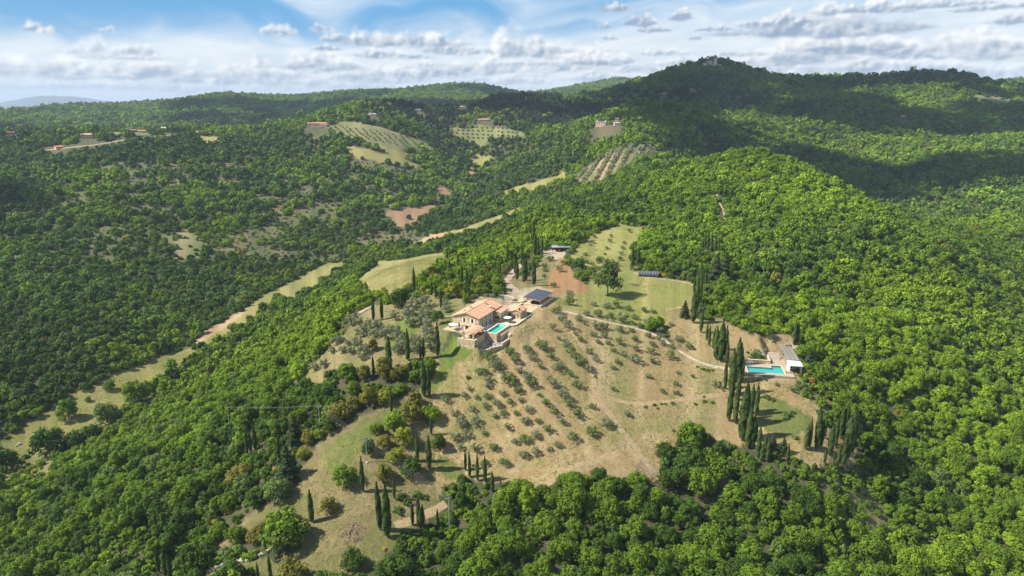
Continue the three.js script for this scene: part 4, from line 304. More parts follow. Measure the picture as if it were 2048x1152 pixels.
// paths and tracks draped on the land
{
  const hue = { pale: [0.47, 0.41, 0.31], tan: [0.38, 0.29, 0.18], dirt: [0.35, 0.26, 0.145], rose: [0.42, 0.30, 0.23] }, made = {};
  for (const [name, width, colour, p] of WAYS) {
    const pts = []; for (let i = 0; i < p.length; i += 2) pts.push(new THREE.Vector3(p[i], 0, p[i + 1]));
    const cv = new THREE.CatmullRomCurve3(pts), n = Math.ceil(cv.getLength() / 0.8), pos = [], uv = [], idx = [], colr = [], across = 4;
    for (let i = 0; i <= n; i++) {
      const c = cv.getPointAt(i / n), t = cv.getTangentAt(i / n), w = width * (0.8 + 0.5 * vnoise(i * 0.13, width * 9));
      for (let k = 0; k <= across; k++) {
        const s = (k / across - 0.5) * w * (k === 0 || k === across ? 0.85 + 0.4 * vnoise(i * 0.5, k * 7.7) : 1), x = c.x - t.z * s, z = c.z + t.x * s;
        pos.push(x, ground(x, z) + (k === 0 || k === across ? 0.03 : 0.1), z); uv.push(x / 22, z / 22);
        const g = 0.85 + 0.3 * fbm(x * 0.7, z * 0.7, 3), q = hue[colour]; colr.push(q[0] * g, q[1] * g, q[2] * g);
        if (i < n && k < across) { const b = i * (across + 1) + k; idx.push(b, b + across + 1, b + 1, b + 1, b + across + 1, b + across + 2); }
      }
    }
    const g = new THREE.BufferGeometry(); g.setAttribute('position', new THREE.Float32BufferAttribute(pos, 3)); g.setAttribute('color', new THREE.Float32BufferAttribute(colr, 3)); g.setAttribute('uv', new THREE.Float32BufferAttribute(uv, 2)); g.setIndex(idx); g.computeVertexNormals();
    made[name] = setting(name, g, groundMat, { footpath: 'narrow pale footpath across the dry hillside', farm_track: 'bare earth farm track', driveway: 'rose gravel drive between cypresses', country_road: 'pale country road along the far ridge' }[name]);
  }
}

// ---------------------------------------------------------------- foliage
class Leaves {
  constructor() { this.p = []; this.n = []; this.c = []; this.i = []; }
  leaf(x, y, z, nx, ny, nz, ox, oy, oz, s, asp, shade, R) {
    // a spray of leaves: a small four-sided face turned by chance round its normal
    const l = Math.hypot(nx, ny, nz) || 1; nx /= l; ny /= l; nz /= l;
    let ax = R() - 0.5, ay = R() - 0.5, az = R() - 0.5, d = ax * nx + ay * ny + az * nz; ax -= d * nx; ay -= d * ny; az -= d * nz;
    const al = Math.hypot(ax, ay, az) || 1; ax /= al; ay /= al; az /= al;
    const bx = ny * az - nz * ay, by = nz * ax - nx * az, bz = nx * ay - ny * ax, k = this.p.length / 3, h = s * 0.5, w = h * asp;
    const cn = [nx * 0.55 + ox * 0.6, ny * 0.55 + oy * 0.6 + 0.12, nz * 0.55 + oz * 0.6], cl = Math.hypot(...cn) || 1;
    for (const [u, v] of [[-1, -0.25], [0.15, -1], [1, 0.25], [-0.15, 1]]) { this.p.push(x + ax * u * h + bx * v * w, y + ay * u * h + by * v * w, z + az * u * h + bz * v * w); this.n.push(cn[0] / cl, cn[1] / cl, cn[2] / cl); this.c.push(shade[0], shade[1], shade[2]); }
    this.i.push(k, k + 1, k + 2, k, k + 2, k + 3);
  }
  wood(g, c) { const q = g.index ? g : g, k = this.p.length / 3, P = q.attributes.position, N = q.attributes.normal; for (let i = 0; i < P.count; i++) { this.p.push(P.getX(i), P.getY(i), P.getZ(i)); this.n.push(N.getX(i), N.getY(i), N.getZ(i)); this.c.push(...c); } for (const i of q.index.array) this.i.push(k + i); }
  build() { const g = new THREE.BufferGeometry(); g.setAttribute('position', new THREE.Float32BufferAttribute(this.p, 3)); g.setAttribute('normal', new THREE.Float32BufferAttribute(this.n, 3)); g.setAttribute('color', new THREE.Float32BufferAttribute(this.c, 3)); g.setIndex(this.i); return g; }
}
const tone = (R, v = 0.3) => { const b = 1 - v / 2 + v * R(), y = (R() - 0.5) * 0.22; return [b * (1 + y), b * (1 + y * 0.35), b * (1 - y * 0.5)]; };
// crown one metre in radius, its underside at y 0.25: lobes packed over a dome, leaf sprays over every lobe
function roundCrown(seed, lobes, sprays, size, { flat = 0.95, sparse = 0, low = 0.2, spread = 0.62 } = {}) {
  const R = rng(seed), L = new Leaves(), list = [];
  for (let i = 0; i < lobes; i++) {
    const t = (i + 0.5) / lobes, up = low + (1.02 - low) * Math.pow(t, 0.9), a = i * 2.399 + R() * 1.1, rr = Math.sqrt(Math.max(0, 1 - Math.pow(Math.max(0, (up - 0.35) / 0.75), 2))) * spread * (0.6 + 0.62 * R());
    list.push([Math.cos(a) * rr, up * flat * 1.25 * (0.82 + 0.34 * R()), Math.sin(a) * rr, (0.17 + 0.3 * R() * R() + 0.06 * R()) * (1.08 - 0.3 * t), tone(R, 0.34)]);
  }
  const tot = list.reduce((s, l) => s + l[3] * l[3], 0);
  for (const [x, y, z, r, tn] of list) {
    const n = Math.round(sprays * r * r / tot);
    for (let i = 0; i < n; i++) {
      const u = R() * 2 - 1, a = R() * 6.2832, s = Math.sqrt(1 - u * u), dx = s * Math.cos(a), dy = u, dz = s * Math.sin(a), k = r * (0.5 + 0.62 * Math.pow(R(), 0.5) + (R() < 0.12 ? 0.35 * R() : 0) + sparse * (R() - 0.5));
      if (dy < -0.55 && R() < 0.6) continue;
      const t = tone(R, 0.36);
      L.leaf(x + dx * k, y + dy * k * 0.85, z + dz * k, dx + (R() - 0.5) * 1.5, dy + 0.35 + (R() - 0.5) * 1.5, dz + (R() - 0.5) * 1.5, dx, dy, dz, size * (0.65 + 0.7 * R()), 0.75, [t[0] * tn[0], t[1] * tn[1], t[2] * tn[2]], R);
    }
  }
  return L;
}
function spindle(seed, sprays, size, ragged = 0.18) {   // cypress: height 1, radius given by the profile
  const R = rng(seed), L = new Leaves(), prof = (t) => 0.062 * Math.pow(Math.sin(Math.PI * Math.min(1, 0.10 + t * 0.9)), 0.55) * (1 - 0.35 * t) * (t > 0.8 ? 1 - (t - 0.8) * 2.6 : 1);
  for (let i = 0; i < sprays; i++) {
    const t = Math.pow(R(), 0.85), a = R() * 6.2832, k = prof(t) * (1 - ragged + ragged * 1.6 * R()) * (1 + 0.16 * Math.sin(a * 3 + t * 17 + seed)), dx = Math.cos(a), dz = Math.sin(a);
    L.leaf(dx * k, 0.07 + t * 0.93, dz * k, dx + (R() - 0.5) * 0.7, 0.25 + (R() - 0.5) * 0.5, dz + (R() - 0.5) * 0.7, dx, 0.1, dz, size * (0.7 + 0.7 * R()) * (t > 0.85 ? 0.6 : 1), 0.8, tone(R, 0.42), R);
  }
  return L;
}
function coneCrown(seed, sprays, size) {   // broad dark conifer, radius about 0.24 of its height
  const R = rng(seed), L = new Leaves();
  for (let i = 0; i < sprays; i++) {
    const t = 1 - Math.sqrt(R()), tier = 0.8 + 0.35 * Math.sin(t * 34 + R() * 1.2), a = R() * 6.2832, lob = 1 + 0.22 * Math.sin(a * 5 + t * 9 + seed), k = 0.25 * (1 - t) ** 0.8 * tier * lob * (0.6 + 0.45 * R()), dx = Math.cos(a), dz = Math.sin(a);
    L.leaf(dx * k, 0.06 + t * 0.94, dz * k, dx * 0.6 + (R() - 0.5), 0.8 + (R() - 0.5), dz * 0.6 + (R() - 0.5), dx, 0.25, dz, size * (0.6 + 0.8 * R()), 0.6, tone(R, 0.4), R);
  }
  return L;
}
function stem(h, r, bend = 0, n = 7) { const c = new THREE.CatmullRomCurve3([new THREE.Vector3(0, -0.25 * h, 0), new THREE.Vector3(0, 0, 0), new THREE.Vector3(bend * 0.4, h * 0.5, -bend * 0.3), new THREE.Vector3(bend, h, bend * 0.2)]), g = new THREE.TubeGeometry(c, 8, r, n); const P = g.attributes.position; for (let i = 0; i < P.count; i++) { const y = clamp(P.getY(i) / h, 0, 1), cx = bend * y * 0.8, k = 1 - 0.5 * y; P.setX(i, cx + (P.getX(i) - cx) * k); P.setZ(i, P.getZ(i) * k); } return g; }
function limbs(h0, reach, rise, r, n, seed) { const R = rng(seed), out = []; for (let i = 0; i < n; i++) { const a = i * 6.2832 / n + R() * 0.8, c = new THREE.CatmullRomCurve3([new THREE.Vector3(0, h0 * (0.7 + 0.3 * R()), 0), new THREE.Vector3(Math.cos(a) * reach * 0.4, h0 + rise * 0.5, Math.sin(a) * reach * 0.4), new THREE.Vector3(Math.cos(a) * reach, h0 + rise * (0.9 + 0.3 * R()), Math.sin(a) * reach)]); out.push(new THREE.TubeGeometry(c, 6, r * (0.7 + 0.3 * R()), 5)); } return out; }
const bare = (g) => { const q = g.clone(); q.deleteAttribute('uv'); return q; };
const bark = mat(0.13, 0.10, 0.075, 0.95), oliveBark = mat(0.20, 0.17, 0.135, 0.95), greyBark = mat(0.24, 0.22, 0.19, 0.95);
const leafMat = (c, through = 0.28) => new THREE.MeshPhysicalMaterial({ color: new THREE.Color().setRGB(c[0] * 1.16, c[1] * 1.13, c[2] * 1.1), vertexColors: true, roughness: 0.85, specularIntensity: 0.12, transmission: through, thickness: 0, side: THREE.DoubleSide });
const HUES = { lime: [0.145, 0.228, 0.015], green: [0.099, 0.166, 0.014], dark: [0.05, 0.095, 0.013], bronze: [0.15, 0.15, 0.026], yellow: [0.205, 0.225, 0.024], grey: [0.105, 0.16, 0.04], conifer: [0.038, 0.06, 0.022], oak: [0.085, 0.13, 0.03], umbrella: [0.06, 0.12, 0.02], olive: [0.175, 0.20, 0.105], oliveGreen: [0.115, 0.165, 0.048], cypress: [0.05, 0.082, 0.02], bush: [0.075, 0.13, 0.025], hedge: [0.06, 0.12, 0.02], broom: [0.42, 0.36, 0.03], amber: [0.24, 0.15, 0.035] };
const leafOf = Object.fromEntries(Object.entries(HUES).map(([k, c]) => [k, leafMat(c)]));
const words = { lime: 'bright lime-green', green: 'mid-green', dark: 'dark green', bronze: 'bronze-brown leaved', yellow: 'yellow-green', grey: 'grey-green', conifer: 'dark' };

const NEAR = [11, 12, 13, 14].map((s, i) => roundCrown(s, [34, 26, 42, 30][i], 2700, 0.125, { flat: [0.9, 1.02, 0.82, 0.95][i] }));
const nearCrown = NEAR.map((l) => l.build());
const trunkGeo = join([stem(0.62, 0.055, 0.05), ...limbs(0.4, 0.42, 0.32, 0.028, 4, 3)].map(bare));
function lod(seed, lobes, sprays, size, o) { const l = roundCrown(seed, lobes, sprays, size, o); l.wood(bare(stem(0.5, 0.05, 0.03, 5)), [1.1, 0.6, 0.8]); return l.build(); }
const nearStuff = [21, 22, 23, 24].map((s, i) => lod(s, [28, 38, 22, 32][i], 1900, 0.145, { flat: [0.95, 0.8, 1.15, 1.0][i] }));
const midStuff = [31, 32, 33, 34].map((s, i) => lod(s, [20, 26, 15, 22][i], 640, 0.235, { flat: [0.95, 0.75, 1.2, 1.0][i] }));
const farStuff = [41, 42, 43].map((s, i) => lod(s, [14, 10, 18][i], 190, 0.42, { flat: [0.95, 1.2, 0.8][i] }));
const woodMat = leafMat([1, 1, 1], 0.25);

// candidate trees of the wood, near to far
const forest = [];
{
  const R = rng(2024), rings = [[95, 270, 7.6], [270, 420, 6.4], [420, 900, 7.0], [900, 2200, 10], [2200, 5000, 16]];
  const special = [...TREES.map((t) => [t[0], t[1], t[2] * 0.5]), ...CYPRESSES.map((c) => [c[0], c[1], 1.4]), ...OLIVES.map((o) => [o[0], o[1], o[2] * 0.5])], cell = new Map();
  for (const s of special) { const k = Math.round(s[0] / 20) + ',' + Math.round(s[1] / 20); (cell.get(k) ?? cell.set(k, []).get(k)).push(s); }
  const clash = (x, z, r) => { const i = Math.round(x / 20), j = Math.round(z / 20); for (let a = -1; a <= 1; a++) for (let b = -1; b <= 1; b++) for (const s of cell.get((i + a) + ',' + (j + b)) ?? []) if (Math.hypot(s[0] - x, s[1] - z) < s[2] + r * 0.62) return true; return false; };
  const built = [...HOUSES.map((h) => [h[0], h[1], h[2] * 0.62 + 2, 60]), [SPOT.summit[0], SPOT.summit[2], 20, 25], [SPOT.pole1[0], SPOT.pole1[2], 3, 6], [SPOT.pole2[0], SPOT.pole2[2], 4, 8], [SPOT.pole3[0], SPOT.pole3[2], 4, 8]];
  for (const [n, , , p] of WAYS) if (n === 'country_road') for (let i = 0; i + 3 < p.length; i += 2) for (let k = 0; k < 6; k++) built.push([mix(p[i], p[i + 2], k / 6), mix(p[i + 1], p[i + 3], k / 6), 9, 22]);
  for (const c of CYPRESSES) if (c[1] > -900) built.push([c[0], c[1], 1.2, 7]);
  const ways = []; for (const [n, w, , p] of WAYS) for (let i = 0; i + 3 < p.length; i += 2) ways.push([p[i], p[i + 1], p[i + 2], p[i + 3], w * 0.5 + 2]);
  const onWay = (x, z) => ways.some(([a, b, c, d, w]) => { const vx = c - a, vz = d - b, t = clamp(((x - a) * vx + (z - b) * vz) / (vx * vx + vz * vz)); return Math.hypot(x - a - vx * t, z - b - vz * t) < w; });
  const atVilla = (x, z) => Math.hypot(x + 13, z + 303) < 31 || Math.hypot(x - 10, z + 334) < 19;
  for (const [r0, r1, step] of rings) {
    const X = r1 * 0.78, n = Math.ceil(X / step);
    for (let i = -n; i <= n; i++) for (let j = 0; j <= Math.ceil(r1 / step); j++) {
      const x = (i + (j % 2) * 0.5 + (R() - 0.5) * 0.85) * step, z = -(j + (R() - 0.5) * 0.85) * step, r = Math.hypot(x, z), q = [R(), R(), R(), R(), R()];
      if (r < r0 || r >= r1 || Math.abs(azOf(x, z)) > 47) continue;
      const gap = scrubGap(x, z), open = openness(x, z), type = cover(x, z);
      if (type && !((type === 'scrub' || type === 'scrubfield') && q[0] < 0.22)) { continue; }
      const thinned = gap < open; if (thinned && q[0] > 0.72) continue;
      const young = thinned ? 0.28 + 0.3 * q[4] : 1;
      let crown = step * (0.56 + 0.62 * q[1] * q[1]) * young * (r < 420 ? 1.12 : r < 900 ? 1.1 : 1.16);   // crown radius
      crown *= 0.62 + 0.0 * r;
      if (clash(x, z, crown) || onWay(x, z) || atVilla(x, z)) continue;
      const hs = built.find(([a, b, w, front]) => { const d = Math.hypot(a, b), ux = a / d, uz = b / d, along = (x - a) * ux + (z - b) * uz, side = Math.abs((x - a) * -uz + (z - b) * ux); return side < w * 0.75 + crown && along < w && along > -front - w; });
      if (hs) continue;
      forest.push({ x, z, r, crown, q, thinned });
    }
  }
  // undergrowth filling the gaps of the nearer wood
  for (let i = 0; i < 52000; i++) {
    const far = i < 38000 ? 760 : 330, r = Math.sqrt(95 * 95 + (far * far - 95 * 95) * R()), a = (R() - 0.5) * 1.62, x = Math.sin(a) * r, z = -Math.cos(a) * r, q = [R(), R(), R(), R(), R()], type = cover(x, z), crown = (0.8 + 1.5 * q[1] * q[1]) * (r > 470 ? 1.3 : 1);
    if (type && !((type === 'scrub' || type === 'scrubfield') && q[0] < 0.85) || clash(x, z, crown) || onWay(x, z) || atVilla(x, z)) continue;
    forest.push({ x, z, r, crown, q, thinned: q[4] < 0.25, under: true });
  }
  for (const t of forest) {
    const { x, z, r, q } = t, a = azOf(x, z), patch = fbm(x * 0.012 + 3, z * 0.012 + 7, 3) + (q[2] - 0.5) * 0.34;
    let hue;
    const ridge = a > -4 && r < 800 && !(a < 8 && r > 640);
    if (r < 262 && a > -9) hue = patch > 0.55 ? 'lime' : patch > 0.24 ? 'green' : 'dark';
    else if (ridge) hue = patch > 0.585 ? 'lime' : patch > 0.30 ? 'green' : q[3] < 0.15 ? 'grey' : 'dark';
    else if (r < 480) hue = patch > 0.52 ? 'lime' : patch > 0.32 ? 'green' : q[3] < 0.18 ? 'grey' : 'dark';
    else if (r < 1500 && a < 5) hue = patch > 0.70 ? 'lime' : patch > 0.53 ? 'green' : q[3] < 0.22 ? 'grey' : 'dark';
    else hue = patch > 0.58 ? 'lime' : patch > 0.36 ? 'green' : 'dark';
    if (q[4] < 0.006 && !t.under) hue = 'bronze';
    if (r > 1500 && r < 2050 && a > -12 && a < 14 && patch < 0.62) hue = 'conifer';
    if (t.thinned && q[3] < 0.6) hue = q[3] < 0.35 ? 'grey' : 'dark';
    t.hue = hue;
  }
}
// ---------------------------------------------------------------- trees that can be told apart
const M4 = new THREE.Matrix4(), Q4 = new THREE.Quaternion(), UP = new THREE.Vector3(0, 1, 0), V3 = new THREE.Vector3(), S3 = new THREE.Vector3();
const nth = (i) => { const low = ['first', 'second', 'third', 'fourth', 'fifth', 'sixth', 'seventh', 'eighth', 'ninth', 'tenth', 'eleventh', 'twelfth', 'thirteenth', 'fourteenth', 'fifteenth', 'sixteenth', 'seventeenth', 'eighteenth', 'nineteenth']; if (i < 19) return low[i]; const t = ['twenty', 'thirty', 'forty', 'fifty'][Math.floor((i + 1) / 10) - 2], u = (i + 1) % 10; return u ? t + '-' + low[u - 1] : t.replace('y', 'ieth'); };
// where a map point lies in the photographer's view, used only to word labels and to pick the trees that show largest
function seen(x, y, z) { const p = 15.2 * Math.PI / 180, dy = y - EYE, f = -Math.sin(p) * dy - Math.cos(p) * z, u = Math.cos(p) * dy - Math.sin(p) * z; return [1024 + 1364 * x / f, 576 - 1364 * u / f, f]; }
function plantTree(name, label, category, group, crown, trunk, leaf, barkMat, x, z, rx, ry, turn, lift = 0) {
  const t = thing(name, label, category, [x, ground(x, z) - 0.05, z], turn, group);
  t.scale.set(rx, ry, rx);
  if (trunk) part('trunk', trunk, barkMat, t);
  const c = part('crown', crown, leaf, t); c.position.y = lift;
  return t;
}
// woodland trees: the three hundred that show largest
{
  for (const t of forest) { const y = ground(t.x, t.z), [px, py, f] = seen(t.x, y + t.crown, t.z); t.y = y; t.px = px; t.py = py; t.seen = f > 0 && px > -20 && px < 2068 && py > -20 && py < 1150 ? t.crown / f : 0; }
  const order = forest.filter((t) => t.seen > 0 && !t.under).sort((a, b) => b.seen - a.seen).slice(0, 300);
  const area = (px, py) => py > 940 && px > 860 && px < 1320 ? 'in the lower-edge wood near the brushwood' : py > 860 && px >= 1320 && px < 1760 ? 'in the wood below the cypress groups' : px >= 1600 ? 'on the wooded slope right of the cypresses' : px < 430 && py > 900 ? 'in the lower left wood with broom' : px < 760 && py > 640 ? 'on the bank above the valley meadow' : px < 1250 ? 'in the wood around the villa garden' : 'in the ridge wood above the footpath';
  const bySet = new Map();
  for (const t of order) {
    const size = t.crown > 4.0 ? 'broad' : t.crown > 3.4 ? 'medium-sized' : 'small';
    const ar = area(t.px, t.py), label = `${size} ${words[t.hue] ?? t.hue} leafy tree ${ar}`;
    t.used = true; const v = Math.floor(t.q[3] * 4);
    plantTree('woodland_tree', label, 'tree', 'trees ' + ar, nearCrown[v], trunkGeo, leafOf[t.hue], bark, t.x, t.z, t.crown, t.crown * (0.92 + 0.25 * t.q[0]), t.q[2] * 6.28, 0.06);
  }
}
// the rest of the wood, which reads as one mass
{
  const group = new THREE.Group(); group.name = 'forest'; scene.add(group); tag(group, 'dense spring-green broadleaf forest covering the valley sides and ridges', 'forest', null, 'stuff');
  const sets = new Map(), colour = new THREE.Color();
  for (const t of forest) if (!t.used) {
    const key = t.under ? 'm' + Math.floor(t.q[3] * 4) : t.r < 430 ? 'n' + Math.floor(t.q[3] * 4) : t.r < 1050 ? 'm' + Math.floor(t.q[3] * 4) : 'f' + Math.floor(t.q[3] * 3);
    (sets.get(key) ?? sets.set(key, []).get(key)).push(t);
  }
  for (const [key, list] of [...sets].sort()) {
    const g = { n: nearStuff, m: midStuff, f: farStuff }[key[0]][+key[1]], m = new THREE.InstancedMesh(g, woodMat, list.length);
    m.name = { n: 'near_canopy', m: 'middle_canopy', f: 'far_canopy' }[key[0]]; m.userData.kind = 'stuff';
    list.forEach((t, i) => {
      const y = t.y ?? ground(t.x, t.z), con = t.hue === 'conifer';
      M4.compose(V3.set(t.x, y - 0.1 * t.crown, t.z), Q4.setFromAxisAngle(UP, t.q[2] * 6.28), S3.set(t.crown * (con ? 0.75 : 0.85 + 0.35 * t.q[4]), t.crown * (con ? 1.35 : 0.75 + 0.6 * t.q[0]), t.crown * (con ? 0.75 : 0.85 + 0.35 * t.q[2])));
      m.setMatrixAt(i, M4); const h = HUES[t.hue], b = (0.88 + 0.24 * t.q[1]) * (0.7 + 0.6 * fbm(t.x * 0.007 + 40, t.z * 0.007 + 11, 3)); m.setColorAt(i, colour.setRGB(h[0] * b, h[1] * b, h[2] * b));
    });
    group.add(m);
  }
}
// cypresses
{
  const crowns = [51, 52, 53, 54, 55].map((s, i) => spindle(s, 1500, 0.05, [0.18, 0.3, 0.24, 0.36, 0.2][i]).build()), trunk = bare(stem(0.16, 0.014, 0, 6));
  const where = (px, py) => py < 300 ? ['the far ridge road', 'cypresses along the far ridge road'] : px > 1590 && py > 780 ? ['the loose group right of the green bank', 'loose cypress group right of the green bank'] : px > 1575 ? ['the pergola of the long pool', 'cypresses behind the pergola'] : px > 1446 && py > 700 ? ['the dense row beside the long pool', 'dense cypress row beside the long pool'] : px > 1395 && py > 600 ? ['the line above the long pool path', 'cypress line above the long pool path'] : px > 1380 && py > 510 ? ['the stand at the edge of the ridge wood', 'cypress stand at the ridge wood'] : px > 1380 ? ['the clump high on the ridge', 'cypress clump high on the ridge'] : px > 1200 ? ['the arched greenhouse', 'pair of cypresses near the arched greenhouse'] : px < 640 && py > 830 ? ['the wood left of the grassy lane', 'cypresses in the wood left of the grassy lane'] : py > 820 ? ['the grassy lane and utility poles', 'cypresses along the grassy lane'] : py > 625 ? ['the silver olive terraces left of the villa', 'cypresses among the silver olive terraces'] : py < 500 ? ['the wood behind the red-tractor shed', 'cypresses in the wood behind the shed'] : px > 985 ? ['the curved garden wall by the solar carport', 'cypresses by the solar carport'] : ['the garden behind the villa', 'cypresses in the garden behind the villa'];
  const sets = new Map();
  for (const c of CYPRESSES) { const [w, g] = where(c[3], c[4]); (sets.get(g) ?? sets.set(g, { w, list: [] }).get(g)).list.push(c); }
  const R = rng(8), pair = [leafOf.cypress, leafMat([0.063, 0.098, 0.023])];
  for (const [g, { w, list }] of sets) {
    list.sort((a, b) => a[3] - b[3]);
    list.forEach(([x, z, h], i) => {
      const size = h > 15 ? 'very tall' : h > 11.5 ? 'tall' : h > 8 ? 'slender' : 'short';
      const pos = i === 0 ? 'leftmost' : i === list.length - 1 ? 'rightmost' : nth(i) + ' from left';
      const wide = (0.86 + 0.5 * R()) * (h < 9 ? 1.15 : 1) * (z > -240 ? 0.9 : 1);
      plantTree('cypress', `${size} cypress, ${pos} by ${w}`, 'cypress', g, crowns[Math.floor(R() * 5)], trunk, pair[R() < 0.5 ? 0 : 1], bark, x, z, h * wide, h, R() * 6.28).rotation.z = (R() - 0.5) * 0.06;
    });
  }
}
// olives
{
  const crowns = [61, 62, 63].map((s, i) => roundCrown(s, [15, 19, 12][i], 900, 0.145, { flat: [0.8, 0.7, 0.92][i], sparse: 0.45, low: 0.3, spread: 0.7 }).build());
  const trunk = join([stem(0.42, 0.075, 0.06), ...limbs(0.28, 0.5, 0.36, 0.035, 5, 9)].map(bare)), R = rng(19);
  const zone = (a, px, py) => a === 'terrace' ? ['silver', px > 800 ? 'in the dense plot left of the villa lawn' : px > 720 ? 'on the middle terrace left of the villa' : 'on the thin outer terrace beside the dark wood'] : a === 'upper' ? ['grey-green', px > 1195 ? 'in the mown field near the arched greenhouse' : px > 1150 ? 'in the mown field between shed and greenhouse' : 'beside the reddish bare soil by the shed'] : a === 'garden' ? ['clipped grey', px > 1400 ? 'around the long pool terrace' : 'in the walled villa garden'] : py > 880 ? ['grey-green', 'on the lowest part of the tan slope'] : px < 960 ? ['thin grey', 'on the left flank of the tan slope'] : py > 800 ? ['grey-green', 'in the middle rows of the tan slope'] : px < 1110 ? ['dense green', 'in the rows just below the villa pool'] : py < 660 ? ['grey-green', 'above the pale footpath'] : px < 1200 ? ['dense green', 'in the rows between villa pool and footpath'] : px < 1330 ? ['grey-green', 'in the loose rows below the footpath'] : ['small grey', 'near the lower end of the footpath'];
  for (const [x, z, w, a, px, py] of OLIVES) {
    const [look, at] = zone(a, px, py), size = w > 5.6 ? 'large' : w > 4.2 ? 'medium' : 'small', leaf = a === 'terrace' || look === 'thin grey' ? leafOf.olive : R() < 0.6 ? leafOf.oliveGreen : leafOf.olive;
    plantTree('olive_tree', `${size} ${look} olive tree ${at}`.replace('small small', 'small'), 'olive tree', 'olive trees ' + at, crowns[Math.floor(R() * 3)], trunk, leaf, oliveBark, x, z, w * 0.5, w * (0.42 + 0.12 * R()) * (a === 'terrace' ? 1.2 : 1), R() * 6.28, 0.16);
  }
  // distant olives, each a dot of a planted row
  const small = [71, 72].map((s) => lod(s, 9, 190, 0.32, { flat: 0.8 })), tints = [leafMat([0.21, 0.24, 0.135]), leafMat([0.10, 0.125, 0.06])];
  for (const [x, z, w] of GROVE) {
    const px = seen(x, ground(x, z), z)[0], r = Math.hypot(x, z), at = px > 1120 ? 'in the striped rows below the barrel-roofed barn' : px < 860 ? 'in the dotted grove below the orange-roofed villa' : 'in the valley grove below the low terracotta farmhouse';
    const m = new THREE.Mesh(small[Math.floor(R() * 2)], px > 1120 ? tints[0] : tints[1]); m.name = numbered('grove_olive'); m.position.set(x, ground(x, z) - 0.1, z); m.rotation.y = R() * 6.28; m.scale.set(w * 0.5, w * 0.5, w * 0.5); scene.add(m);
    tag(m, `distant ${px > 1120 ? 'silver' : 'dark'} olive ${at}`, 'olive tree', 'olives ' + at);
  }
}
// single trees of the garden, lane and meadows
{
  const R = rng(23), cone = [81, 82].map((s) => coneCrown(s, 1800, 0.075).build()), coneTrunk = bare(stem(0.2, 0.02, 0, 6));
  const tall = roundCrown(91, 30, 2600, 0.15, { flat: 1.15, low: 0.15, spread: 0.6 }).build(), tallTrunk = join([stem(0.9, 0.06, 0.03), ...limbs(0.6, 0.4, 0.5, 0.03, 5, 5)].map(bare));
  const flatTop = roundCrown(92, 22, 1800, 0.13, { flat: 0.55, low: 0.35, spread: 0.7 }).build();
  const at = (px, py) => px > 1590 ? 'behind the pergola of the long pool' : px > 1540 && py > 850 ? 'below the green bank cypresses' : px > 1500 && py < 720 ? 'at the wood edge above the long pool' : px > 1320 && py > 850 ? 'at the near corner of the tan slope' : px > 1350 ? 'beside the cypress stand at the ridge wood' : px > 1190 && px < 1230 ? 'alone in the sunny meadow' : py < 470 ? 'alone in the brown ploughed field' : px > 780 && py < 600 ? 'in the garden behind the villa' : px < 620 && py < 700 ? 'beside the valley meadow' : px < 260 && py < 900 ? 'standing in the pale valley meadow' : px < 260 ? 'at the near end of the valley meadow' : px > 660 && py < 800 ? 'below the silver olive terraces' : px > 820 ? 'between the lane cypresses and the olive slope' : px > 700 ? 'in the clump beside the grassy lane' : py > 960 ? 'at the foot of the grassy lane' : 'on the left edge of the grassy lane';
  const count = new Map();
  for (const [x, z, w, type, px, py] of TREES) {
    const place = at(px, py), size = w > 12 ? 'huge' : w > 9 ? 'large' : w > 6.5 ? 'medium' : 'small';
    if (type === 'conifer') plantTree('conifer', `${size} dark bushy conifer ${place}`, 'conifer', 'conifers ' + place, cone[Math.floor(R() * 2)], coneTrunk, leafOf.conifer, bark, x, z, w * 2.0, w * 1.75, R() * 6.28);
    else if (type === 'oak') plantTree('oak_tree', 'lone tall oak with bare trunk and long shadow in the sunny meadow', 'oak', null, tall, tallTrunk, leafOf.oak, bark, x, z, w * 0.52, w * 0.72, 1, 0.42);
    else if (type === 'umbrella') plantTree('umbrella_pine', 'round-topped green umbrella pine beside the villa lawn', 'pine', null, flatTop, tallTrunk, leafOf.umbrella, bark, x, z, w * 0.55, w * 0.7, 1, 0.55);
    else plantTree('broadleaf_tree', `${size} ${words[type]} tree ${place}`, 'tree', 'trees ' + place, nearCrown[Math.floor(R() * 4)], trunkGeo, leafOf[type], bark, x, z, w * 0.5, w * (0.5 + 0.1 * R()), R() * 6.28, 0.12);
  }
}
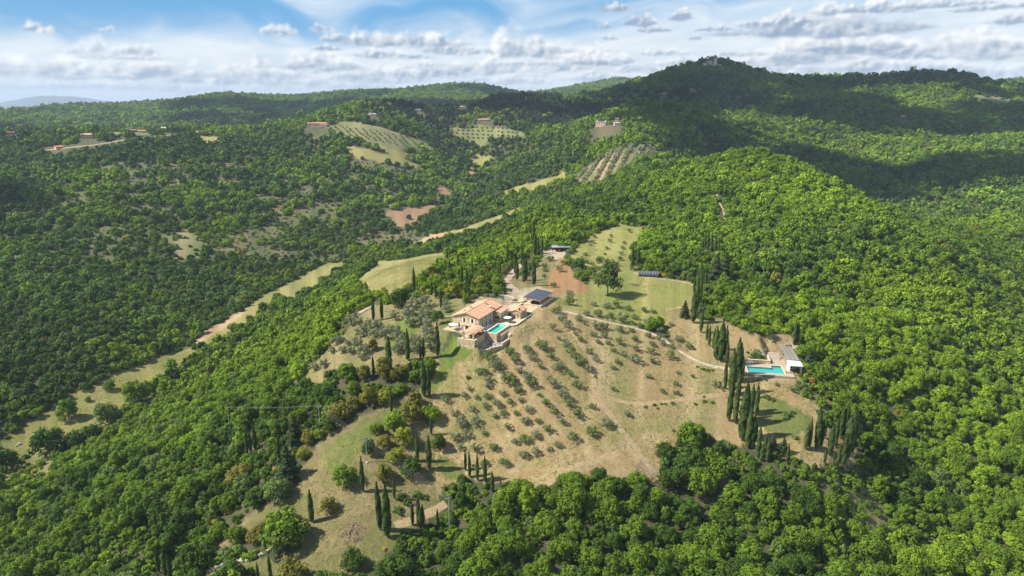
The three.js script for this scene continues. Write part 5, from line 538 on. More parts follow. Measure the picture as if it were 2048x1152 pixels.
// bushes
{
  const R = rng(29), low = [95, 96, 97].map((s) => roundCrown(s, 9, 520, 0.2, { flat: 0.62, low: 0.1 }).build()), flower = leafMat([0.36, 0.27, 0.012], 0.2);
  const blossom = [98, 99].map((s) => { const q = rng(s), l = new Leaves(); for (let i = 0; i < 120; i++) { const a = q() * 6.28, u = 0.15 + 0.85 * q(), s2 = Math.sqrt(1 - u * u) * 0.95, x = Math.cos(a) * s2, z = Math.sin(a) * s2; l.leaf(x, u * 0.95 + 0.05, z, x, u, z, x, u, z, 0.16, 0.9, tone(q, 0.3), q); } return l.build(); });
  const near = (px, py) => px > 1590 ? 'on the scrubby bank beside the long pool' : px > 1480 && py < 760 ? 'around the long pool terrace' : px > 1480 ? 'on the green bank below the long pool' : px > 1380 && py < 760 ? 'beside the end of the pale footpath' : px > 1260 && py > 760 ? 'on the stony strip across the tan slope' : px > 1260 && py < 600 ? 'beside the arched greenhouse and ridge wood' : px > 1000 && py > 900 ? 'at the wood edge below the tan slope' : px > 860 && py > 900 ? 'at the foot of the thin cypress row' : px > 780 && py > 940 ? 'around the lane near the utility pole' : px > 780 && py > 740 ? 'alone on the left flank of the tan slope' : px > 690 ? 'in the villa garden' : py < 560 ? 'on the open scrub of the far valley side' : px < 150 ? 'in the rough grass of the valley meadow' : 'on the bank in the lower left wood';
  const look = { bush: 'low green bush', hedge: 'clipped dark hedge bush', grey: 'grey-green bush', broom: 'yellow-flowering broom bush', amber: 'amber-brown bush' };
  for (const [x, z, w, type, px, py] of SHRUBS) {
    const size = w > 5 ? 'large' : w > 3 ? 'medium' : 'small', at = near(px, py), name = type === 'broom' ? 'broom_bush' : type === 'hedge' ? 'hedge_bush' : 'bush';
    const t = thing(name, `${size} ${look[type]} ${at}`, 'bush', [x, ground(x, z) - 0.1, z], R() * 6.28, look[type] + ' ' + at);
    t.scale.set(w * 0.55, w * (type === 'hedge' ? 0.35 : 0.48), w * 0.55);
    part('foliage', low[Math.floor(R() * 3)], type === 'broom' ? leafOf.yellow : leafOf[type], t);
    if (type === 'broom') part('blossom', blossom[Math.floor(R() * 2)], flower, t);
  }
}
// dry grass tufts and low weeds on the open ground
{
  const R = rng(31), L = new Leaves(); for (let i = 0; i < 12; i++) { const a = R() * 6.28, s = 0.35 * R(); L.leaf(Math.cos(a) * s, 0.16 + 0.1 * R(), Math.sin(a) * s, Math.cos(a), 0.7 + R(), Math.sin(a), Math.cos(a) * 0.3, 1, Math.sin(a) * 0.3, 0.42, 0.45, tone(R, 0.4), R); }
  const g = L.build(), list = [], shade = { dry: [[0.34, 0.26, 0.13], [0.17, 0.18, 0.05]], drygrass: [[0.26, 0.21, 0.1], [0.14, 0.16, 0.04]], meadow: [[0.26, 0.25, 0.08], [0.15, 0.19, 0.035]], terrace: [[0.25, 0.23, 0.09], [0.15, 0.18, 0.04]], scrub: [[0.2, 0.17, 0.09], [0.11, 0.13, 0.04]], green: [[0.17, 0.19, 0.05], [0.12, 0.16, 0.03]], scrubfield: [[0.18, 0.18, 0.06], [0.11, 0.13, 0.04]], field: [[0.2, 0.19, 0.055], [0.14, 0.155, 0.035]], mown: [[0.25, 0.235, 0.07], [0.17, 0.19, 0.04]] };
  for (const p of plots) if (shade[p.type]) { const area = (p.x1 - p.x0) * (p.z1 - p.z0), n = Math.min(70000, area * 1.6); for (let i = 0; i < n; i++) { const x = mix(p.x0, p.x1, R()), z = mix(p.z0, p.z1, R()), k = R(), s = R(), gn = fbm(x * 0.07 + 3, z * 0.07 + 1, 3); if (Math.hypot(x, z) > 560 || !inside(p, x, z) || cover(x, z) !== p.type || gn + (s - 0.5) * 0.6 < 0.44) continue; list.push([x, z, 0.4 + 0.9 * k * k, shade[p.type][gn + (k - 0.5) * 0.4 > 0.58 ? 1 : 0]]); } }
  const gapStep = 2.2; for (let i = 0; i < 26000; i++) { const r = 130 + 420 * R(), a = (R() - 0.5) * 1.6, x = Math.sin(a) * r, z = -Math.cos(a) * r; if (cover(x, z) || scrubGap(x, z) > openness(x, z) + 0.05) continue; list.push([x, z, 0.8 + 1.8 * R() * R(), R() < 0.5 ? [0.13, 0.15, 0.045] : [0.2, 0.17, 0.08]]); }
  const m = new THREE.InstancedMesh(g, leafMat([1, 1, 1], 0.2), list.length), c = new THREE.Color(); m.name = 'grass_tufts';
  list.forEach(([x, z, s, q], i) => { const b = 0.85 + 0.3 * R(); M4.compose(V3.set(x, ground(x, z) - 0.05, z), Q4.setFromAxisAngle(UP, R() * 6.28), S3.set(s, s * 0.7, s)); m.setMatrixAt(i, M4); m.setColorAt(i, c.setRGB(q[0] * b, q[1] * b, q[2] * b)); });
  scene.add(m); tag(m, 'dry grass tufts and low weeds on the open slopes', 'grass', null, 'stuff');
  console.log('tufts', list.length, 'forest', forest.length);
}
// ---------------------------------------------------------------- surfaces of built things
function noiseTexture(N, paint, srgb = true) { const d = new Uint8Array(N * N * 4); for (let y = 0; y < N; y++) for (let x = 0; x < N; x++) { const c = paint(x, y), i = (y * N + x) * 4; d[i] = clamp(c[0]) * 255; d[i + 1] = clamp(c[1]) * 255; d[i + 2] = clamp(c[2]) * 255; d[i + 3] = 255; } const t = new THREE.DataTexture(d, N, N); t.wrapS = t.wrapT = THREE.RepeatWrapping; t.magFilter = THREE.LinearFilter; t.minFilter = THREE.LinearMipmapLinearFilter; t.generateMipmaps = true; if (srgb) t.colorSpace = THREE.SRGBColorSpace; t.needsUpdate = true; return t; }
const stoneTex = noiseTexture(256, (x, y) => { const row = Math.floor(y / 16), off = hash2(row, 3) * 40, len = 22 + Math.floor(hash2(row, 9) * 14), k = Math.floor((x + off) / len), v = 0.5 + 0.34 * (hash2(k + row * 37, row) - 0.5) + 0.2 * (fbm(x * 0.12, y * 0.12, 3) - 0.5), w = hash2(k, row * 5 + 1) * 0.08; return [v * 1.36 + w, v * 1.28 + w * 0.6, v * 1.12]; });
const tileTex = noiseTexture(256, (x, y) => { const col = Math.floor(x / 8), row = Math.floor(y / 13 + (col % 2) * 0.5), v = 0.79 + 0.36 * (hash2(col, row) - 0.5) + 0.22 * (fbm(x * 0.03, y * 0.03, 3) - 0.5), p = hash2(row * 3 + 1, col + 7); return [v * 1.02, v * (0.76 + 0.14 * p), v * (0.60 + 0.18 * p)]; });
const paveTex = noiseTexture(256, (x, y) => { const v = 0.86 + 0.16 * (hash2(Math.floor(x / 21), Math.floor(y / 15)) - 0.5) + 0.2 * (fbm(x * 0.06, y * 0.06, 4) - 0.5); return [v, v * 0.94, v * 0.84]; });
const rubble = new THREE.MeshStandardMaterial({ map: stoneTex, bumpMap: stoneTex, bumpScale: 0.06, roughness: 0.95, color: new THREE.Color().setRGB(0.86, 0.82, 0.74) });
const tiles = new THREE.MeshStandardMaterial({ map: tileTex, bumpMap: tileTex, bumpScale: 0.05, roughness: 0.9, color: new THREE.Color().setRGB(0.80, 0.74, 0.68) });
const paving = new THREE.MeshStandardMaterial({ map: paveTex, roughness: 0.9, color: new THREE.Color().setRGB(0.55, 0.51, 0.44) });
const coping = mat(0.52, 0.45, 0.34, 0.9), darkWood = mat(0.16, 0.10, 0.06, 0.8), warmWood = mat(0.36, 0.2, 0.09, 0.75), greyWood = mat(0.34, 0.31, 0.27, 0.9), white = mat(0.75, 0.74, 0.71, 0.7), paleBlue = mat(0.5, 0.56, 0.6, 0.8), glassDark = mat(0.03, 0.035, 0.04, 0.12), nearBlack = mat(0.05, 0.045, 0.04, 0.9), steel = mat(0.42, 0.45, 0.48, 0.4, { metalness: 0.6 }), concrete = mat(0.36, 0.34, 0.31, 0.9), navy = mat(0.03, 0.04, 0.07, 0.8), redPaint = mat(0.42, 0.02, 0.015, 0.45), rubber = mat(0.02, 0.02, 0.02, 0.85), pot = mat(0.36, 0.15, 0.07, 0.85), mulch = mat(0.115, 0.085, 0.065, 1), rockMat = mat(0.27, 0.25, 0.24, 0.95), rockPale = mat(0.33, 0.29, 0.23, 0.95);  // the near-black one also colours panels that stand for shaded openings
const rippleTex = noiseTexture(256, (x, y) => { const v = 0.5 + 0.25 * Math.sin((x + 3 * Math.sin(y * 0.147)) * 0.1963 * 2) + 0.25 * Math.sin((y + x) * 0.1227 * 2); return [v, v, v]; }, false); rippleTex.repeat.set(6, 6);
const poolWater = new THREE.MeshPhysicalMaterial({ color: new THREE.Color().setRGB(0.82, 0.97, 0.95), roughness: 0.02, transmission: 1, thickness: 0, ior: 1.33, bumpMap: rippleTex, bumpScale: 0.02 });
const boxUV = (w, h, d, x, y, z, s = 3.2) => { const g = box(w, h, d, x, y, z), P = g.attributes.position, N = g.attributes.normal, U = g.attributes.uv; for (let i = 0; i < P.count; i++) { const ax = Math.abs(N.getX(i)), ay = Math.abs(N.getY(i)); U.setXY(i, (ax > 0.5 ? P.getZ(i) : P.getX(i)) / s, (ay > 0.5 ? P.getZ(i) : P.getY(i)) / s); } return g; };
function gableBody(w, eave, ridge, d) { const s = new THREE.Shape([[-w / 2, -1.2], [w / 2, -1.2], [w / 2, eave], [0, ridge], [-w / 2, eave]].map(([a, b]) => new THREE.Vector2(a, b))), g = new THREE.ExtrudeGeometry(s, { depth: d, bevelEnabled: false }); g.translate(0, 0, -d / 2); const U = g.attributes.uv; for (let i = 0; i < U.count; i++) U.setXY(i, U.getX(i) / 3.2, U.getY(i) / 3.2); return g; }
// one pitch of a tiled roof: a slab with wavy courses, lying from the ridge (0, 0) down to x = run, y = -drop
function pitch(run, drop, len, side = 1, thick = 0.16) {
  const nx = 10, nz = Math.max(8, Math.round(len / 0.55)) * 2, pos = [], uv = [], idx = [];
  for (const top of [1, 0]) for (let i = 0; i <= nx; i++) for (let j = 0; j <= nz; j++) { const t = i / nx, z = (j / nz - 0.5) * len; pos.push(side * t * run, -t * drop + (top ? (j % 2) * 0.07 + 0.012 * Math.sin(i * 2.1 + j) - 0.03 * Math.sin(z * 0.5) : -thick), z); uv.push(z / 3.4, t * Math.hypot(run, drop) / 3.4); }
  const a = (k, i, j) => k * (nx + 1) * (nz + 1) + i * (nz + 1) + j, quad = (p, q, r, s) => (side > 0 ? idx.push(p, q, r, p, r, s) : idx.push(p, r, q, p, s, r));
  for (let i = 0; i < nx; i++) for (let j = 0; j < nz; j++) { quad(a(0, i, j), a(0, i, j + 1), a(0, i + 1, j + 1), a(0, i + 1, j)); quad(a(1, i, j), a(1, i + 1, j), a(1, i + 1, j + 1), a(1, i, j + 1)); }
  for (let j = 0; j < nz; j++) quad(a(0, nx, j), a(0, nx, j + 1), a(1, nx, j + 1), a(1, nx, j));
  for (let i = 0; i < nx; i++) { quad(a(0, i, 0), a(0, i + 1, 0), a(1, i + 1, 0), a(1, i, 0)); quad(a(0, i + 1, nz), a(0, i, nz), a(1, i, nz), a(1, i + 1, nz)); }
  const g = new THREE.BufferGeometry(); g.setAttribute('position', new THREE.Float32BufferAttribute(pos, 3)); g.setAttribute('uv', new THREE.Float32BufferAttribute(uv, 2)); g.setIndex(idx); g.computeVertexNormals(); return g;
}
const VX = -15.96, VY = 110, VZ = -307.4, VT = -24.8 * Math.PI / 180;
const villaAt = (x, z) => [VX + x * Math.cos(VT) + z * Math.sin(VT), VZ - x * Math.sin(VT) + z * Math.cos(VT)];
const place = (name, label, category, x, y, z, turn = 0, group) => { const [a, b] = villaAt(x, z); return thing(name, label, category, [a, VY + y, b], VT + turn, group); };

// a window with frame, panes and a pair of open shutters; built facing +z
function windowPart(parent, x, y, z, turn, w, h, shutterMat, name = 'window') {
  const f = part(name, join([box(w + 0.24, 0.14, 0.14, 0, h / 2 + 0.07, 0.02), box(w + 0.34, 0.12, 0.24, 0, -h / 2 - 0.06, 0.06), box(0.12, h, 0.14, -w / 2 - 0.06, 0, 0.02), box(0.12, h, 0.14, w / 2 + 0.06, 0, 0.02)]), coping, parent);
  f.position.set(x, y, z); f.rotation.y = turn;
  part('pane', box(w, h, 0.05, 0, 0, 0.0), glassDark, f);
  if (shutterMat) for (const s of [-1, 1]) part('shutter', box(w * 0.5, h * 1.02, 0.06, s * (w * 0.75 + 0.14), 0, 0.1), shutterMat, f);
  return f;
}

// ---------------------------------------------------------------- the villa
{
  const v = thing('villa', 'stone villa with long terracotta gabled roof beside the turquoise terrace pool', 'villa', [VX, VY, VZ], VT);
  part('wall', gableBody(13, 5.6, 7.55, 23.7), rubble, v);
  const roof = part('roof', pitch(7.15, 2.12, 24.9, 1), tiles, v); roof.position.y = 7.85;
  const roof2 = part('roof', pitch(7.15, 2.12, 24.9, -1), tiles, v); roof2.position.y = 7.85;
  const cap = new THREE.CylinderGeometry(0.17, 0.17, 24.9, 8); cap.rotateX(Math.PI / 2); cap.translate(0, 7.86, 0); part('ridge_cap', cap, tiles, v);
  for (const [x, z, h] of [[-3.2, 2.5, 1.2], [-2.2, 3.1, 1.1], [1.0, -5.2, 1.2], [4.3, -3.6, 1.7]]) { const c = part('chimney', boxUV(0.75, h + 1.2, 0.75, 0, h / 2 - 0.6, 0), rubble, v); c.position.set(x, 7.85 - Math.abs(x) * 0.297, z); part('chimney_cap', box(1.0, 0.14, 1.0, 0, h + 0.1, 0), tiles, c); }
  const dish = new THREE.SphereGeometry(0.55, 16, 8, 0, 6.2832, 0, 1.1); dish.rotateX(1.1); dish.rotateZ(0.4); dish.translate(5.0, 7.6, -3.0); part('satellite_dish', dish, white, v);
  for (const z of [6.2, 7.4]) { const s = part('skylight', box(0.8, 0.08, 1.0), glassDark, v); s.position.set(-3.4, 7.02, z); s.rotation.z = 0.29; }
  for (const x of [-0.9, 3.2]) windowPart(v, x, 4.15, 11.86, 0, 1.1, 1.9, white);
  windowPart(v, -3.4, 1.5, 11.86, 0, 1.2, 2.2, paleBlue);
  for (const z of [8.5, 4.5, 0.5]) { windowPart(v, 6.51, 4.2, z, Math.PI / 2, 0.9, 1.4, paleBlue); windowPart(v, 6.51, 1.3, z, Math.PI / 2, 1.1, 2.2, paleBlue); }
  for (const z of [6, -1, -8]) windowPart(v, -6.51, 3.9, z, -Math.PI / 2, 0.9, 1.4, paleBlue);
  for (const x of [0.2, 3.0]) part('door', box(1.3, 2.3, 0.08, x, 1.15, 11.9), darkWood, v);
  // porch with tiled roof across the gable
  const pr = part('porch_roof', pitch(2.5, 0.6, 7.4, 1), tiles, v); pr.rotation.y = -Math.PI / 2; pr.position.set(1.4, 3.25, 11.86);
  for (const x of [-1.8, 0.4, 2.5, 4.6]) part('porch_column', boxUV(0.38, 2.7, 0.38, x, 1.35, 13.9), white, v);
  part('balcony_rail', box(6.6, 0.1, 0.08, 1.4, 3.75, 13.4), darkWood, v);
  // lower wing on the pool side
  const wing = part('wing_wall', boxUV(3.4, 5.6, 8.2, 8.2, 1.7, -7.6), rubble, v); windowPart(wing, 8.2, 2.2, -3.48, 0, 0.9, 1.3, darkWood); windowPart(wing, 9.91, 1.6, -7, Math.PI / 2, 1.0, 1.6, darkWood);
  const wr = part('wing_roof', pitch(3.9, 0.85, 8.9, 1), tiles, v); wr.position.set(6.45, 5.45, -7.6);
  part('downpipe', rod(0.07, 0.07, 5.2, 6.66, 0, -3.2), nearBlack, v);
}
// terraces: paving and the walls that carry them
{
  const slab = (name, x0, x1, z0, z1, top, deep, label) => { const m = setting(name, boxUV(x1 - x0, deep, z1 - z0, 0, -deep / 2, 0), paving, label); const [a, b] = villaAt((x0 + x1) / 2, (z0 + z1) / 2); m.position.set(a, VY + top, b); m.rotation.y = VT; return m; };
  slab('terrace', 6.6, 18.6, -21, 13.6, 0.1, 4.0, 'pale paved pool terrace');
  slab('patio', -9.5, 6.4, 11.95, 17.0, 0.08, 4.5, 'pale paved patio before the gable');
  slab('patio', 3.6, 11.3, 17.05, 25.6, 0.06, 7.5, 'pale paved platform under the tiled pavilion');
  slab('courtyard', -4, 18.2, -46, -21.1, 0.95, 2.0, 'pale paved yard before the carport');
  const wall = (pts, h, label, y = 0, t = 0.45) => {
    const w = thing('stone_wall', label, 'wall', [VX, VY + y, VZ], VT, null);
    for (let i = 0; i + 1 < pts.length; i++) { const [x0, z0] = pts[i], [x1, z1] = pts[i + 1], L = Math.hypot(x1 - x0, z1 - z0), a = Math.atan2(-(z1 - z0), x1 - x0); const s = part('wall_section', boxUV(L + t * 0.98, h + 4.6, t, 0, h / 2 - 2.3, 0), rubble, w); s.position.set((x0 + x1) / 2, i * 0.002, (z0 + z1) / 2); s.rotation.y = a; part('coping', box(L + t * 1.2, 0.12, t + 0.16, 0, h + 0.06, 0), coping, s); }
    return w;
  };
  wall([[18.9, -21], [18.9, -1.5], [17.2, 0.6]], 0.55, 'low stone parapet running from pool to annex along the terrace edge');
  wall([[11.5, 16.4], [11.5, 25.9], [3.4, 25.9]], 0.5, 'stone wall along the platform of the tiled pavilion');
  wall([[-5, -24], [4.6, -24.5], [8.6, -24.2]], 1.3, 'stone garden wall behind the villa, running towards the carport');
  wall([[-6, -31], [2.6, -31.6], [7.0, -33.5], [8.0, -38]], 1.2, 'curved pale garden wall below the shrub bed by the carport', 0.4);
  wall([[-10, -38], [-4.5, -39], [1.6, -37.6]], 1.4, 'upper pale garden wall among the shrubs behind the villa', 0.9);
  wall([[8.0, -50.5], [9.2, -46], [7.0, -40.4]], 0.8, 'long pale wall curving along the drive below the cypresses', 1.6);
  wall([[9.0, -25.4], [9.0, -31.3]], 1.1, 'short dark-sided wall beside the carport yard', 0.9);
  wall([[8.7, -30.7], [19.2, -30.6], [19.2, -49]], 1.4, 'stone parapet wrapping the solar carport platform', 0.5);
  wall([[-19, 2], [-12, -3]], 0.9, 'pale stone wall left of the villa under the olives', -0.5);
  wall([[-22, 16], [-16, 15.2]], 0.7, 'low terrace wall left of the lawn among silver olives', -1.4);
  wall([[-28, -30], [-21, -24]], 0.9, 'pale diagonal wall beyond the olive plot left of the villa', -0.4);
}
// terrace pool
{
  const p = place('swimming_pool', 'raised turquoise pool with stone sides on the villa terrace', 'pool', 14.0, 0, 8.1);
  const W = 4.9, L = 12.8, t = 0.55, top = 1.05;
  for (const [w, d, x, z] of [[t, L + 2 * t, W / 2 + t / 2, 0], [t, L + 2 * t, -W / 2 - t / 2, 0], [W, t, 0, L / 2 + t / 2], [W, t, 0, -L / 2 - t / 2]]) { const s = part('pool_wall', boxUV(w, 5.2, d, x, top - 2.6, z), rubble, p); part('coping', box(w + 0.2, 0.1, d + (w === t ? 0.2 : 0), x, top + 0.05, z), coping, s); }
  part('basin', join([box(W, 0.1, L, 0, 0.2, 0), box(0.03, 0.75, L, W / 2 - 0.016, 0.62, 0), box(0.03, 0.75, L, -W / 2 + 0.016, 0.62, 0), box(W - 0.07, 0.75, 0.03, 0, 0.62, L / 2 - 0.016), box(W - 0.07, 0.75, 0.03, 0, 0.62, -L / 2 + 0.016)]), mat(0.03, 0.42, 0.31, 0.7), p);
  const wg = new THREE.PlaneGeometry(W - 0.08, L - 0.08); wg.rotateX(-Math.PI / 2); wg.translate(0, top - 0.16, 0); part('water', wg, poolWater, p);
  const steps = part('pool_steps', join([box(W - 0.4, 0.3, 0.5, 0, 0.6, -L / 2 + 0.3), box(W - 0.4, 0.22, 0.5, 0, 0.34, -L / 2 + 0.8)]), mat(0.3, 0.6, 0.5, 0.7), p);
  const trough = part('overflow_trough', box(0.7, 0.3, L + 1, W / 2 + t + 0.4, 0.35, 0), warmWood, p);
}
// rock bed below the pool
{
  const bed = place('rock_garden', 'sloping bed of dark and pale rocks inside a low wall below the raised pool', 'rock garden', 0, 0, 0), R = rng(3);
  const ring = [[11.8, 25.2], [17.0, 21.8], [20.6, 16.6], [20.9, 9.5], [19.0, 1.2]], top = (x, z) => -0.8 - 0.17 * Math.max(0, z - 2) - 0.08 * (x - 16);
  const pos = [], idx = [], N = 14, inner = [[11.7, 15.1], [16.2, 15.1], [17.1, 14.7], [17.1, 8], [17.4, 1.2]];
  for (let i = 0; i <= N; i++) for (let j = 0; j <= 6; j++) { const u = i / N * 4, k = Math.min(3, Math.floor(u)), f = u - k, a = [mix(ring[k][0], ring[k + 1][0], f), mix(ring[k][1], ring[k + 1][1], f)], b = [mix(inner[k][0], inner[k + 1][0], f), mix(inner[k][1], inner[k + 1][1], f)], x = mix(a[0], b[0], j / 6), z = mix(a[1], b[1], j / 6); pos.push(x, top(x, z) + 0.12 * (R() - 0.5), z); if (i < N && j < 6) { const q = i * 7 + j; idx.push(q, q + 1, q + 7, q + 1, q + 8, q + 7, q, q + 7, q + 1, q + 1, q + 7, q + 8); } }
  const g = new THREE.BufferGeometry(); g.setAttribute('position', new THREE.Float32BufferAttribute(pos, 3)); g.setIndex(idx.filter((_, i) => i % 12 < 6)); g.computeVertexNormals(); part('soil', g, mulch, bed);
  const edge = [[11.8, 25.9], ...ring.slice(1), [18.9, 0.8]];
  for (let i = 0; i + 1 < edge.length; i++) { const [x0, z0] = edge[i], [x1, z1] = edge[i + 1], L = Math.hypot(x1 - x0, z1 - z0), y = Math.max(top(x0, z0), top(x1, z1)) + 0.35; const s = part('edging_wall', boxUV(L + 0.3, 5.4, 0.5, 0, -2.7, 0), rubble, bed); s.position.set((x0 + x1) / 2, y + i * 0.003, (z0 + z1) / 2); s.rotation.y = Math.atan2(-(z1 - z0), x1 - x0); part('coping', box(L + 0.3, 0.1, 0.62, 0, 0.05, 0), coping, s); }
  const rocks = [0, 1, 2].map((s) => { const q = new THREE.IcosahedronGeometry(0.5, 1), P = q.attributes.position, m = new Map(), r = rng(50 + s); for (let i = 0; i < P.count; i++) { const k = P.getX(i).toFixed(3) + P.getY(i).toFixed(3) + P.getZ(i).toFixed(3); if (!m.has(k)) m.set(k, 0.7 + 0.55 * r()); const f = m.get(k); P.setXYZ(i, P.getX(i) * f * 1.3, P.getY(i) * f * 0.8, P.getZ(i) * f); } q.computeVertexNormals(); return q; });
  for (let n = 0; n < 150; n++) { const u = R() * 3.98, k = Math.floor(u), f = u - k, j = 0.1 + 0.8 * R(), a = [mix(ring[k][0], ring[k + 1][0], f), mix(ring[k][1], ring[k + 1][1], f)], b = [mix(inner[k][0], inner[k + 1][0], f), mix(inner[k][1], inner[k + 1][1], f)], x = mix(a[0], b[0], j), z = mix(a[1], b[1], j), m = part('rock', rocks[n % 3], R() < 0.3 ? rockPale : rockMat, bed), s = 0.45 + 0.6 * R(); m.position.set(x, top(x, z) + 0.1, z); m.rotation.y = R() * 6; m.scale.setScalar(s); }
  globalThis.ROCKS = rocks;
}
// round steps beside the pool
{ const s = place('garden_steps', 'curved stone steps and round landing right of the raised pool', 'steps', 20.4, -1.2, 0.2); for (let i = 0; i < 4; i++) { const c = new THREE.CylinderGeometry(2.6 - i * 0.5, 2.6 - i * 0.5, 0.4, 24, 1, false, -0.6, 3.6); c.translate(0, -0.6 + i * 0.38, 0); part('step', c, i === 3 ? paving : coping, s); } }
// tiled pavilion
{
  const p = place('pavilion', 'open tiled-roof pavilion on stone pillars at the front corner of the villa', 'pavilion', 7.6, 0.06, 19.4);
  const r = part('roof', pitch(3.4, 0.9, 10.2, 1), tiles, p); r.position.y = 3.75; const r2 = part('roof', pitch(3.0, 0.8, 10.2, -1), tiles, p); r2.position.y = 3.75;
  for (const [x, z] of [[-2.4, 4.5], [2.5, 4.5], [-2.4, -4.5], [2.5, -4.5]]) part('pillar', boxUV(0.6, 3.0, 0.6, x, 1.5, z), rubble, p);
  for (const x of [-2.4, 2.5]) part('beam', box(0.25, 0.28, 9.8, x, 3.0, 0), darkWood, p);
  for (const z of [-4.5, 0, 4.5]) part('tie_beam', box(5.3, 0.22, 0.2, 0.05, 3.22, z), darkWood, p);
  const tb = place('garden_table', 'dark outdoor table under the tiled pavilion', 'table', 7.6, 0.06, 20.5); part('table_top', box(1.2, 0.06, 2.6, 0, 0.74, 0), darkWood, tb); for (const [x, z] of [[-0.5, 1.2], [0.5, 1.2], [-0.5, -1.2], [0.5, -1.2]]) part('leg', box(0.08, 0.72, 0.08, x, 0.36, z), darkWood, tb);
  for (let i = 0; i < 6; i++) { const sx = i % 2 ? 1 : -1, zz = Math.floor(i / 2) - 1, ch = place('garden_chair', `dark chair at the pavilion table, ${['front', 'middle', 'back'][2 - Math.floor(i / 2)]} of the ${sx < 0 ? 'left' : 'right'} side`, 'chair', 7.6 + sx * 1.0, 0.06, 20.5 + zz * 0.85, sx > 0 ? -Math.PI / 2 : Math.PI / 2, 'chairs under the pavilion'); part('seat', box(0.46, 0.05, 0.46, 0, 0.45, 0), darkWood, ch); part('backrest', box(0.46, 0.45, 0.05, 0, 0.72, -0.21), darkWood, ch); for (const [a, b] of [[-0.2, 0.2], [0.2, 0.2], [-0.2, -0.2], [0.2, -0.2]]) part('leg', box(0.04, 0.44, 0.04, a, 0.22, b), darkWood, ch); }
}
// loungers, parasols, pots
{
  const lounger = (x, z, turn, label) => { const l = place('sun_lounger', label, 'sun lounger', x, 0.1, z, turn, 'sun loungers on the pool terrace'); part('frame', join([box(0.7, 0.06, 2.0, 0, 0.3, 0), box(0.06, 0.3, 0.06, -0.3, 0.15, 0.9), box(0.06, 0.3, 0.06, 0.3, 0.15, 0.9), box(0.06, 0.3, 0.06, -0.3, 0.15, -0.9), box(0.06, 0.3, 0.06, 0.3, 0.15, -0.9)]), darkWood, l); part('mattress', box(0.66, 0.12, 1.35, 0, 0.39, 0.3), white, l); const b = part('backrest', box(0.66, 0.12, 0.8, 0, 0, -0.36), white, l); b.position.set(0, 0.4, -0.36); b.rotation.x = 0.65; };
  [[8.6, 4.4], [8.6, 5.6], [8.6, 6.8], [8.6, 8.0], [8.6, 9.2]].forEach(([x, z], i) => lounger(x, z, Math.PI / 2, `white sun lounger by the shaded villa wall, ${['farthest', 'second farthest', 'middle', 'second nearest', 'nearest'][i]} of five`));
  [[12.4, -0.9], [13.8, -0.9], [15.2, -0.9], [16.6, -0.9]].forEach(([x, z], i) => lounger(x, z, Math.PI, `white sun lounger at the back end of the pool, ${['leftmost', 'second', 'third', 'rightmost'][i]} of four`));
  lounger(9.2, 13.0, 0.3, 'single white sun lounger near the pavilion corner of the pool');
  const parasol = (x, y, z, r, label) => { const p = place('parasol', label, 'parasol', x, y, z); part('pole', rod(0.04, 0.03, 2.7), steel, p); part('base', rod(0.35, 0.3, 0.12), concrete, p); const c = new THREE.ConeGeometry(r, 0.55, 8, 1); c.translate(0, 2.75, 0); part('canopy', c, white, p); };
  parasol(13.2, 0.1, -4.4, 2.0, 'round white parasol between the raised pool and the annex');
  parasol(-5.0, 0.08, 15.2, 2.1, 'white parasol on the patio before the villa gable');
  [[-2.0, 16.6], [1.0, 16.6], [3.2, 14.6], [-7.8, 13.4]].forEach(([x, z], i) => { const p = place('flower_pot', `terracotta pot with a small green plant on the front patio, ${['second', 'third', 'rightmost', 'leftmost'][i]} of four`, 'flower pot', x, 0.08, z, 0, 'terracotta pots on the front patio'); const g = new THREE.LatheGeometry([[0.01, 0], [0.26, 0], [0.36, 0.5], [0.4, 0.52], [0.34, 0.54]].map(([a, b]) => new THREE.Vector2(a, b)), 14); part('pot', g, pot, p); const f = part('plant', roundCrown(120 + i, 6, 120, 0.3).build(), leafOf.bush, p); f.scale.setScalar(0.4); f.position.y = 0.45; });
}
// annex
{
  const a = place('annex', 'small stone annex with terracotta roof between the pool terrace and the carport', 'house', 14.0, 0.1, -15.6);
  part('wall', gableBody(4.9, 3.1, 4.1, 7.6), rubble, a);
  for (const s of [-1, 1]) { const r = part('roof', pitch(2.9, 1.18, 8.3, s), tiles, a); r.position.y = 4.38; }
  part('door', box(1.0, 2.1, 0.08, -0.6, 1.05, 3.83), darkWood, a); windowPart(a, 1.3, 1.7, 3.81, 0, 0.7, 0.9, null); windowPart(a, 2.46, 1.7, -1, Math.PI / 2, 0.9, 1.0, null);
  const ch = part('chimney', boxUV(0.5, 2.4, 0.5, 1.5, 4.0, 2.6), nearBlack, a); part('chimney_cap', box(0.66, 0.08, 0.66, 1.5, 5.24, 2.6), steel, ch);
  const pg = place('garden_arch', 'small gabled stone porch left of the annex front', 'porch', 10.6, 0.1, -13.0); part('wall', gableBody(2.6, 2.0, 2.7, 1.6), rubble, pg); for (const s of [-1, 1]) { const r = part('roof', pitch(1.6, 0.78, 2.0, s, 0.1), coping, pg); r.position.y = 2.95; } part('opening', box(1.0, 1.7, 0.06, 0, 0.85, 0.81), nearBlack, pg);  // opening is a dark panel on the solid porch wall, its shade painted in
}
